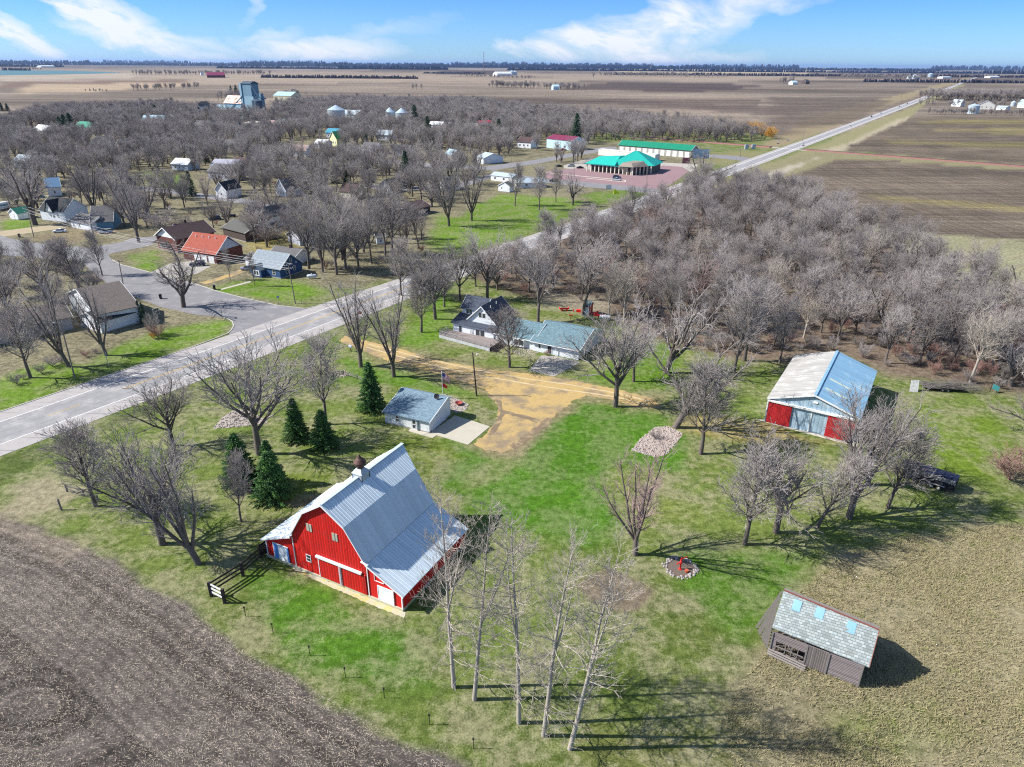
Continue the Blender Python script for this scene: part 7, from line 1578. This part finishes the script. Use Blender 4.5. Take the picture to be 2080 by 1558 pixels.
# ------------------------------------------------------------------ grove and town trees
def in_poly(x, y, w): return sdf(np.array([x]), np.array([y]), w)[0] < 0
def scatter(poly, spacing, seed, avoid=()):
    w = pxs(poly) if len(poly[0]) == 2 and not isinstance(poly[0][0], float) else poly
    xs = [q[0] for q in w]; ys_ = [q[1] for q in w]; r = random.Random(seed); out = []; tries = int((max(xs)-min(xs))*(max(ys_)-min(ys_))/spacing**2*5)
    cell = {}
    for q in avoid: cell.setdefault((int(q[0]//spacing), int(q[1]//spacing)), []).append(q)
    P_ = [(r.uniform(min(xs), max(xs)), r.uniform(min(ys_), max(ys_))) for _ in range(tries)]
    A_ = np.array(P_); ok = sdf(A_[:, 0], A_[:, 1], w) < 0
    for (x, y), o in zip(P_, ok):
        if not o: continue
        ci, cj = int(x//spacing), int(y//spacing)
        if any((x-q[0])**2+(y-q[1])**2 < spacing**2 for i in (-1, 0, 1) for j in (-1, 0, 1) for q in cell.get((ci+i, cj+j), ())): continue
        cell.setdefault((ci, cj), []).append((x, y)); out.append((x, y))
    return out
blocked = [pxs(q) for q in (
 [(640, 624), (400, 565), (226, 525), (150, 500), (170, 540), (330, 625), (470, 668), (540, 660)], [(-60, 468), (340, 474), (300, 500), (170, 532), (-60, 510)], [(1000, 336), (1400, 330), (1400, 392), (1330, 400), (1108, 372), (1000, 360)], [(1200, 290), (1430, 300), (1430, 335), (1200, 330)],
 [(1095, 285), (1190, 290), (1190, 312), (1095, 312)], [(285, 376), (640, 420), (640, 432), (285, 390)], [(560, 303), (860, 327), (1160, 306), (1255, 297), (1255, 305), (1090, 335), (1000, 348), (860, 342), (560, 315)], [(880, 430), (1010, 392), (1190, 400), (1190, 425), (1060, 480), (925, 527), (870, 500)],
 [(420, 565), (640, 545), (700, 590), (620, 628)], [(500, 530), (600, 530), (620, 555), (500, 560)], [(315, 470), (500, 470), (500, 560), (315, 556)], [(0, 440), (65, 430), (65, 475), (0, 480)], [(85, 425), (240, 430), (240, 475), (85, 470)], [(120, 700), (460, 655), (460, 700), (0, 850), (0, 780)],
 [(155, 625), (300, 625), (300, 690), (155, 690)], [(965, 318), (1030, 318), (1030, 336), (965, 336)], [(900, 312), (940, 312), (940, 328), (900, 328)], [(990, 350), (1120, 350), (1120, 395), (990, 395)], [(740, 372), (930, 370), (1000, 350), (1000, 360), (930, 382), (740, 384)], [(290, 352), (385, 356), (388, 380), (300, 372)], [(370, 505), (500, 505), (500, 545), (370, 545)],
 [(1430, 290), (1600, 285), (1560, 330), (1430, 330)], [(60, 262), (190, 262), (190, 285), (60, 285)], [(1600, 740), (1560, 860), (1735, 905), (1800, 770), (1720, 715)])]
for q in spec:
    (xa, ya), (xb, yb) = q[2], q[3]; y0 = max(ya, yb); c_ = 15/G(600, y0)[1]*F_PX*.30
    if y0 > 170: blocked.append(pxs([(min(xa, xb)-5, min(ya, yb)-5), (max(xa, xb)+5, min(ya, yb)-5), (max(xa, xb)+3, y0+c_), (min(xa, xb)-3, y0+c_)]))
for (xa, xb, ya, yb) in ((672, 698, 246, 262), (784, 824, 244, 262), (455, 560, 222, 240), (400, 430, 232, 246), (480, 498, 280, 292)): blocked.append(pxs([(xa, ya), (xb, ya), (xb, yb), (xa, yb)]))
hb = []
for y in range(60, 700, 12):
    hb.append((hw(y, -.2), y))
blk_hw = [(hw(y, -.15), y) for y in (40, 200, 300, 450, 700, 900)]+[(hw(y, 1.2), y) for y in (900, 700, 450, 300, 200, 40)]
blocked.append([(a, b, 0) for a, b in blk_hw])
def free(pts):
    A_ = np.array(pts); ok = np.ones(len(A_), bool)
    for w in blocked: ok &= sdf(A_[:, 0], A_[:, 1], w) > 1.5
    return [p for p, o in zip(pts, ok) if o]
grove_px = [(985, 570), (1060, 520), (1180, 462), (1290, 425), (1430, 392), (1560, 392), (1640, 400), (1700, 450), (1800, 500), (1900, 540), (1990, 600), (2080, 640), (2200, 680), (2350, 810), (2080, 796), (1960, 780), (1815, 752), (1700, 706), (1560, 722), (1440, 700), (1340, 672), (1240, 628), (1110, 598), (1010, 590)]
gp = free(scatter(grove_px, 6.5, 3, PT))
# slightly sparser edges
town_px = [(-120, 470), (-60, 300), (0, 262), (110, 232), (330, 226), (480, 232), (560, 222), (700, 210), (960, 214), (1100, 232), (1300, 250), (1470, 268), (1555, 283), (1540, 293), (1440, 290), (1200, 284), (1180, 330), (1000, 345), (940, 400), (880, 430), (870, 500), (850, 520), (700, 560), (620, 540), (470, 500), (260, 470), (60, 430)]
tp1 = free(scatter(town_px, 7.9, 5, PT))
verge_px = [(700, 545), (860, 510), (925, 520), (830, 560), (720, 590)]
west_px = [(-60, 560), (120, 520), (180, 560), (220, 600), (150, 650), (60, 690), (-60, 720)]
tp2 = free(scatter(west_px, 9, 6, PT))
east_px = [(820, 640), (960, 555), (1000, 560), (960, 600), (930, 590), (890, 640), (850, 660)]
tp3 = free(scatter(east_px, 6.5, 7, PT))
cand = []
rr = random.Random(99)
for x, y in gp: cand.append((x, y, rr.choice((1, 1, .8, 1.15))*rr.uniform(11, 16.5), 'g'))
gap_ = fbm(np.array([q[0] for q in tp1]), np.array([q[1] for q in tp1]), 42, 3, 31)
tp1 = [q for q, g_ in zip(tp1, gap_) if g_ > .35 or q[1] > 620]
for x, y in tp1: cand.append((x, y, rr.uniform(11, 18) if y < 420 else rr.uniform(12, 19), 't'))
for x, y in tp2: cand.append((x, y, rr.uniform(8, 13), 'w'))
for x, y in tp3: cand.append((x, y, rr.uniform(10, 14), 'e'))
cand.sort(key=lambda c: -c[2]/math.hypot(c[0], c[1]))
def visible(c):
    u, v = PX((c[0], c[1], c[2]*.6)); return -60 < u < 2140
cand = [c for c in cand if visible(c)]
NIND = 300-len(notable)-6
LB = {'g': ('grey bare tree inside the dense grove right of the highway', 'bare trees of the dense grove'), 't': ('grey bare tree among the houses of the town', 'bare trees of the town'), 'w': ('bare tree in the thicket at the left edge above the long tan building', 'bare trees of the left thicket'), 'e': ('bare tree beside the highway behind the farmhouse', 'bare trees between farmhouse and highway')}
keys = {'g': ['grove', 'grove', 'round', 'grove', 'oval', 'grove', 'old', 'grove', 'round'], 't': ['round', 'vase', 'oval', 'round', 'old', 'vase'], 'w': ['round', 'oval'], 'e': ['grove', 'round']}
far_pts = []
for i, (x, y, h, k) in enumerate(cand):
    kk = rr.choice(keys[k])
    if k == 'g' and rr.random() < .06: kk = 'birch'
    if k == 'g' and rr.random() < .05: kk = 'pink'
    lb, gr = LB[k]
    if k == 'g':
        u, v_ = PX((x, y, 0))
        zi = ('behind the machine shed' if v_ > 640 and u > 1500 and u < 1830 else 'at the right end of the grove' if u >= 1830 else 'behind the lane trees, left of the machine shed' if v_ > 600 and u > 1280 else 'behind the farmhouse and garden shed' if v_ > 540 and u <= 1280 else 'on the field side of the grove' if u > 1560 else 'in the middle of the grove' if v_ > 480 else 'at the highway end of the grove')
        if kk in ('birch', 'pink'): zi = ('pale-barked ' if kk == 'birch' else 'pinkish ')+'one '+zi
        lb, gr = 'bare grove tree, '+zi, 'bare grove trees '+zi
    if i < NIND: place_tree(kk, (x, y), h, lb, group=gr, wide=rr.uniform(.95, 1.25), vi=rr.randint(0, 3))
    else: far_pts.append((x, y, h, kk))
print('bare trees: individual', NIND, 'rest', len(far_pts), 'grove', len(gp), 'town', len(tp1))
def instanced(name, label, cat, pts, sources):
    "one object whose points carry tree meshes by geometry nodes"
    me = bpy.data.meshes.new(name); me.from_pydata([(p[0], p[1], 0) for p in pts], [], [])
    a = me.attributes.new('variant', 'INT', 'POINT'); a.data.foreach_set('value', [p[3] for p in pts])
    a = me.attributes.new('size', 'FLOAT', 'POINT'); a.data.foreach_set('value', [p[2] for p in pts])
    a = me.attributes.new('turn', 'FLOAT', 'POINT'); a.data.foreach_set('value', [rr.uniform(0, 6.28) for p in pts])
    o = bpy.data.objects.new(name, me); COL.objects.link(o); tag(o, label, cat, kind='stuff')
    ng = bpy.data.node_groups.new(name, 'GeometryNodeTree'); ng.interface.new_socket('Geometry', in_out='INPUT', socket_type='NodeSocketGeometry'); ng.interface.new_socket('Geometry', in_out='OUTPUT', socket_type='NodeSocketGeometry')
    N = ng.nodes; L = ng.links; gi = N.new('NodeGroupInput'); go = N.new('NodeGroupOutput'); jn = N.new('GeometryNodeJoinGeometry')
    def attr(nm, ty):
        n = N.new('GeometryNodeInputNamedAttribute'); n.data_type = ty; n.inputs['Name'].default_value = nm; return n.outputs['Attribute']
    va, sz, tn = attr('variant', 'INT'), attr('size', 'FLOAT'), attr('turn', 'FLOAT')
    cr_ = N.new('ShaderNodeCombineXYZ'); L.new(tn, cr_.inputs[2])
    for i, srcs in enumerate(sources):
        eq = N.new('FunctionNodeCompare'); eq.data_type = 'INT'; eq.operation = 'EQUAL'; L.new(va, eq.inputs['A'] if 'A' in eq.inputs else eq.inputs[2]); 
        for s_ in eq.inputs:
            if s_.name == 'B' and s_.type == 'INT': s_.default_value = i
        for s_ in eq.inputs:
            if s_.name == 'A' and s_.type == 'INT': L.new(va, s_)
        for src in srcs:
            oi = N.new('GeometryNodeObjectInfo'); oi.inputs['Object'].default_value = src; oi.transform_space = 'ORIGINAL'
            ip = N.new('GeometryNodeInstanceOnPoints'); L.new(gi.outputs[0], ip.inputs['Points']); L.new(eq.outputs[0], ip.inputs['Selection']); L.new(oi.outputs['Geometry'], ip.inputs['Instance'])
            L.new(cr_.outputs[0], ip.inputs['Rotation']); L.new(sz, ip.inputs['Scale']); L.new(ip.outputs[0], jn.inputs[0])
    L.new(jn.outputs[0], go.inputs[0]); md = o.modifiers.new('trees', 'NODES'); md.node_group = ng
    return o
def sources_for(keys_):
    out = []; tops = []
    for k in keys_:
        v = VAR[k][0]; fs = [o for o in bpy.data.objects if o.type == 'MESH' and o.data in (v[0], v[1])]
        a = next(o for o in fs if o.data == v[0]); b = next(o for o in fs if o.data == v[1]); out.append((a, b)); tops.append(v[2])
    return out, tops
kset = ['round', 'vase', 'oval', 'old', 'grove', 'birch', 'pink']
S_, T_ = sources_for([k for k in kset]); ki = {k: i for i, k in enumerate(kset)}
pts = [(x, y, h/T_[ki[k]], ki[k]) for x, y, h, k in far_pts]
instanced('far_town_trees', 'mass of bare trees filling the far side of the town', 'trees', pts, S_)

# brush thickets, willows, shrubs
def shrub(key, px, top, label, wide=1.2, group=None):
    p = G(*px); return place_tree(key, p, max(.8, hgt(p, top)), label, name='bare_shrub', cat='shrub', wide=wide, group=group)
for b, tp_, l, k, w in (((2050, 975), 905, 'large reddish shrub at the right edge of the lawn', 'redbrush', 1.5), ((322, 686), 655, 'russet shrub on the corner lawn', 'redbrush', 1.3), ((312, 688), 672, 'small golden shrub beside the russet one', 'gold', 1.1), ((35, 780), 755, 'leftmost low shrub of the hedge by the highway', 'brush', 1.3), ((48, 770), 757, 'second low shrub of the hedge by the highway', 'brush', 1.3), ((85, 758), 735, 'third low shrub of the hedge by the highway', 'brush', 1.3), ((107, 745), 722, 'fourth low shrub of the hedge by the highway', 'brush', 1.4), ((125, 738), 718, 'fifth low shrub of the hedge by the highway', 'brush', 1.4), ((175, 725), 710, 'shrub between the two big roadside trees', 'redbrush', 1.4), ((195, 718), 706, 'shrub left of the tree before the white gabled house', 'brush', 1.4),
                        ((1110, 722), 710, 'small dry shrub in the stone strip of the ranch wing', 'redbrush', 1.2), ((312, 680), 625, 'small bare ornamental tree beside the russet shrub', 'brush', .7), ((560, 487), 458, 'dense green-brown shrubs behind the blue house', 'brush', 1.6), ((540, 490), 462, 'brown shrub right of the dark hipped roof', 'redbrush', 1.6), ((1330, 890), 872, 'low grey shrub in the pale rock bed', 'brush', 1.3), ((405, 482), 455, 'bush in front of the dark brick house left of the brick house', 'brush', 1.5), ((330, 470), 420, 'big leafless shrub mass above the brick house', 'brush', 1.5), ((380, 470), 430, 'second big shrub mass above the brick house', 'brush', 1.5)):
    shrub(k, b, tp_, l, w)
gw = [(1478, 262, 246), (1492, 263, 245), (1503, 265, 246), (1513, 266, 247), (1525, 268, 243), (1533, 270, 245), (1547, 273, 250), (1556, 275, 253), (1565, 278, 257)]
for a, b, c in gw:
    p = G(a, b+3); place_tree('gold', p, hgt(p, c), 'golden-orange willow in the tree belt, '+['leftmost', 'second from left', 'third from left', 'fourth from left', 'middle one', 'fourth from right', 'third from right', 'second from right', 'rightmost by the highway'][[q[0] for q in gw].index(a)], name='golden_willow', cat='tree', group='golden willows by the ploughed field', wide=1.3)
S2, T2 = sources_for(['brush', 'redbrush']); r2 = random.Random(4)
bp = []
for pl, spc in ((grove_px, 4.6), ([(1430, 392), (1560, 392), (1700, 450), (1650, 395), (1600, 380)], 4), ([(1820, 738), (2080, 790), (2350, 812), (2300, 720), (2000, 620), (1850, 680)], 2.7), ([(1300, 640), (1500, 690), (1720, 700), (1720, 712), (1500, 725), (1300, 690)], 3.2), ([(500, 440), (560, 430), (570, 480), (520, 485)], 4), (town_px, 11), ([(620, 500), (860, 480), (860, 520), (700, 560), (630, 545)], 7), ([(1250, 285), (1550, 296), (1555, 283), (1300, 262)], 7)):
    for x, y in free(scatter(pl, spc, 12, [])): bp.append((x, y, r2.uniform(1.6, 4.0)/T2[0], 0 if r2.random() < .72 else 1))
instanced('understorey_brush', 'low leafless undergrowth filling the grove floor', 'undergrowth', bp, S2)

# windbreaks and far woods
far_src, far_T = S_, T_
def belt(name, label, px0, px1, depth, h0, h1, spc, seed=1, keys_=(0, 2, 4)):
    a = Vector(G(*px0)); b = Vector(G(*px1)); r = random.Random(seed); L = (b-a).length; d = (b-a).normalized(); n = Vector((-d.y, d.x, 0)); pts = []
    for i in range(int(L/spc)):
        for j in range(max(1, int(depth/spc))):
            p = a+d*((i+r.random())*spc)+n*((j+r.random())*spc); k = r.choice(keys_); pts.append((p.x, p.y, r.uniform(h0, h1)/far_T[k], k))
    return instanced(name, label, 'trees', pts, far_src)
belt('windbreak', 'dense windbreak behind the upper right farmyard', (1908, 205), (2250, 209), 110, 16, 24, 11, 2)
belt('windbreak', 'rows of small trees in front of the upper right farmyard', (1886, 233), (2250, 238), 16, 7, 11, 6, 3)
belt('windbreak', 'trees between the buildings of the upper right farmyard', (1885, 217), (2250, 222), 60, 9, 14, 17, 23)
belt('windbreak', 'tree belt behind the upper left evergreen row', (90, 240), (380, 225), 40, 12, 19, 12, 4)
belt('windbreak', 'long tree belt in the far field at upper left', (283, 185), (415, 180), 40, 12, 18, 14, 5)
belt('windbreak', 'low brush strip in the far field at upper left', (178, 188), (228, 187), 20, 6, 9, 10, 6)
belt('windbreak', 'trees around the grain elevator', (440, 205), (475, 208), 60, 14, 22, 13, 7)
belt('windbreak', 'trees right of the grain elevator', (580, 200), (612, 200), 50, 14, 22, 13, 8)
belt('windbreak', 'tree belt with conifers around the lone blue-white shed', (988, 178), (1080, 180), 80, 14, 22, 14, 9)
belt('windbreak', 'trees right of the lone blue-white shed', (1090, 180), (1158, 184), 60, 12, 20, 14, 10)
belt('windbreak', 'clump around the far white shed', (1590, 170), (1622, 170), 60, 16, 30, 16, 11)
belt('windbreak', 'small clump in the middle field', (836, 183), (868, 183), 40, 14, 20, 14, 12)
belt('windbreak', 'far dark wood left of the highway end', (1215, 155), (1400, 157), 200, 18, 30, 30, 13)
belt('windbreak', 'line of far trees right of the dark wood', (1400, 158), (1485, 158), 60, 18, 26, 24, 14)
belt('windbreak', 'far belt beside the row of farm bins', (1697, 159), (1880, 162), 160, 18, 28, 28, 15)
belt('windbreak', 'far conifer belt left of the white farm complex', (930, 155), (1080, 161), 60, 12, 18, 22, 16)
belt('windbreak', 'far woods behind the dark red barn', (280, 153), (560, 152), 180, 16, 28, 30, 17)
belt('windbreak', 'far trees along the lake shore', (-200, 142), (90, 142.3), 150, 14, 22, 34, 18)

# horizon woods: long jagged ridges of tree crowns kilometres away
def horizon(name, label, y, x0, x1, hmean, seed, m, gap=.45):
    r = random.Random(seed); g = MB(); x = x0; on = True; base = r.random()*100
    step = y*.0009
    while x < x1:
        L = r.uniform(.02, .22)*y
        if r.random() > gap:
            n = int(L/step); hh = hmean*r.uniform(.6, 1.4)
            for i in range(n):
                h = hh*(.55+.6*vnoise(np.array([i*.4+x*.001]), np.array([base]), seed)[0])*min(1, .4+i*.3, .4+(n-i)*.3); w = step*r.uniform(.6, 1.1); yy_ = y+r.uniform(-1, 1)*step*3
                g.hull8([(x+i*step-w, yy_-w, 0), (x+i*step+w, yy_-w, 0), (x+i*step+w, yy_+w, 0), (x+i*step-w, yy_+w, 0), (x+i*step-w*.6, yy_-w*.6, h*r.uniform(.6, .9)), (x+i*step+w*.5, yy_-w*.6, h), (x+i*step+w*.5, yy_+w*.6, h*r.uniform(.7, 1)), (x+i*step-w*.5, yy_+w*.6, h*.8)])
        x += L
    o = g.build(name, m); tag(o, label, 'woods', kind='stuff')
M_hz = mat('distant_woods', (.050, .048, .070), .95, .4, .01, bump=0); M_hzb = mat('haze_tinted_woods', (.012, .025, .075), .95, .3, .003, bump=0)  # distance haze put into the colours, deep blue in the farthest woods
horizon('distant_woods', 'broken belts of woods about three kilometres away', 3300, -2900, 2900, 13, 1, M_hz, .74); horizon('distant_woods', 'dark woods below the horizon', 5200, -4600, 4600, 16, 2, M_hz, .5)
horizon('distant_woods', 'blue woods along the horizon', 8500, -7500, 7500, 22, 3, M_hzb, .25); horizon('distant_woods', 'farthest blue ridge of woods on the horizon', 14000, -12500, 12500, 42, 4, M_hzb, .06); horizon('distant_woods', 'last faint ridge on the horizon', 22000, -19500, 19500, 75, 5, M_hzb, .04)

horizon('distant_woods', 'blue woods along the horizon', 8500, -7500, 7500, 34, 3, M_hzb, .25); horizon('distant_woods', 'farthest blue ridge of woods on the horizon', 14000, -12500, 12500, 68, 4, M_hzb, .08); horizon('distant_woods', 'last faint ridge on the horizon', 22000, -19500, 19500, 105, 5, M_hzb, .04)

# ------------------------------------------------------------------ stubble stalks and dry growth
def litter_bits(name, label, cat, poly, n, ln, wd, m, seed, up=.12, maxd=None, clump=0, zmul=1.0):
    w = pxs(poly); r = np.random.default_rng(seed); xs = [q[0] for q in w]; ys_ = [q[1] for q in w]
    x = r.uniform(max(min(xs), -95), min(max(xs), 110), n*6); y = r.uniform(max(min(ys_), 22), min(max(ys_), 130), n*6); inside = (sdf(x, y, w) < 0) & (np.abs(x) < .80*(y+22)); 
    dens = fbm(x, y, 5, 3, seed); inside &= (dens+r.uniform(-.25, .25, len(x)) > .46); x = x[inside][:n]; y = y[inside][:n]; k = len(x)
    a = r.normal(-.45, .75, k) if not clump else r.uniform(0, 6.28, k); L = r.uniform(*ln, k); el = r.uniform(0, up, k) if not clump else r.uniform(.5, 1.3, k); wv = r.uniform(*wd, k)
    p0 = np.stack([x, y, np.full(k, .03)], -1); d = np.stack([np.cos(a)*np.cos(el), np.sin(a)*np.cos(el), np.sin(el)], -1); p1 = p0+d*L[:, None]
    segs = np.concatenate([p0, p1, wv[:, None], wv[:, None]*(.7 if not clump else .25)], 1)
    me = tubes_mesh(name, [segs], [3], m); o = bpy.data.objects.new(name, me); COL.objects.link(o); tag(o, label, cat, kind='stuff'); return k
M_stalk = mat('corn_stalks', (.62, .53, .42), .9, .35, 3, bump=0)
print('stalks', litter_bits('corn_stubble', 'broken pale corn stalks scattered on the dark field', 'corn stubble', FIELD_PX, 20000, (.08, .45), (.008, .017), M_stalk, 3))
M_dry = mat('dry_stems', (.42, .37, .21), .95, .4, .6, bump=0, col2=(.20, .24, .06), stain=.2)
print('weeds', litter_bits('dry_weeds', 'tall tan dry growth around the old wooden crib', 'dry weeds', WEED_PX, 45000, (.15, .5), (.02, .045), M_dry, 4, clump=1))
# ------------------------------------------------------------------ air
def haze():
    m = bpy.data.materials.new('haze_air'); m.use_nodes = True; nt = m.node_tree; nt.nodes.clear()
    v = nt.nodes.new('ShaderNodeVolumePrincipled'); v.inputs['Density'].default_value = 1.9e-5; v.inputs['Color'].default_value = (.42, .62, 1, 1); v.inputs['Anisotropy'].default_value = .2
    out = nt.nodes.new('ShaderNodeOutputMaterial'); nt.links.new(v.outputs[0], out.inputs['Volume'])
    g = MB(); g.box(-45000, 45000, -7000, 92000, -1, 240); o = g.build('haze', m); tag(o, 'thin blue air over the distant fields', 'haze', kind='stuff')
haze()
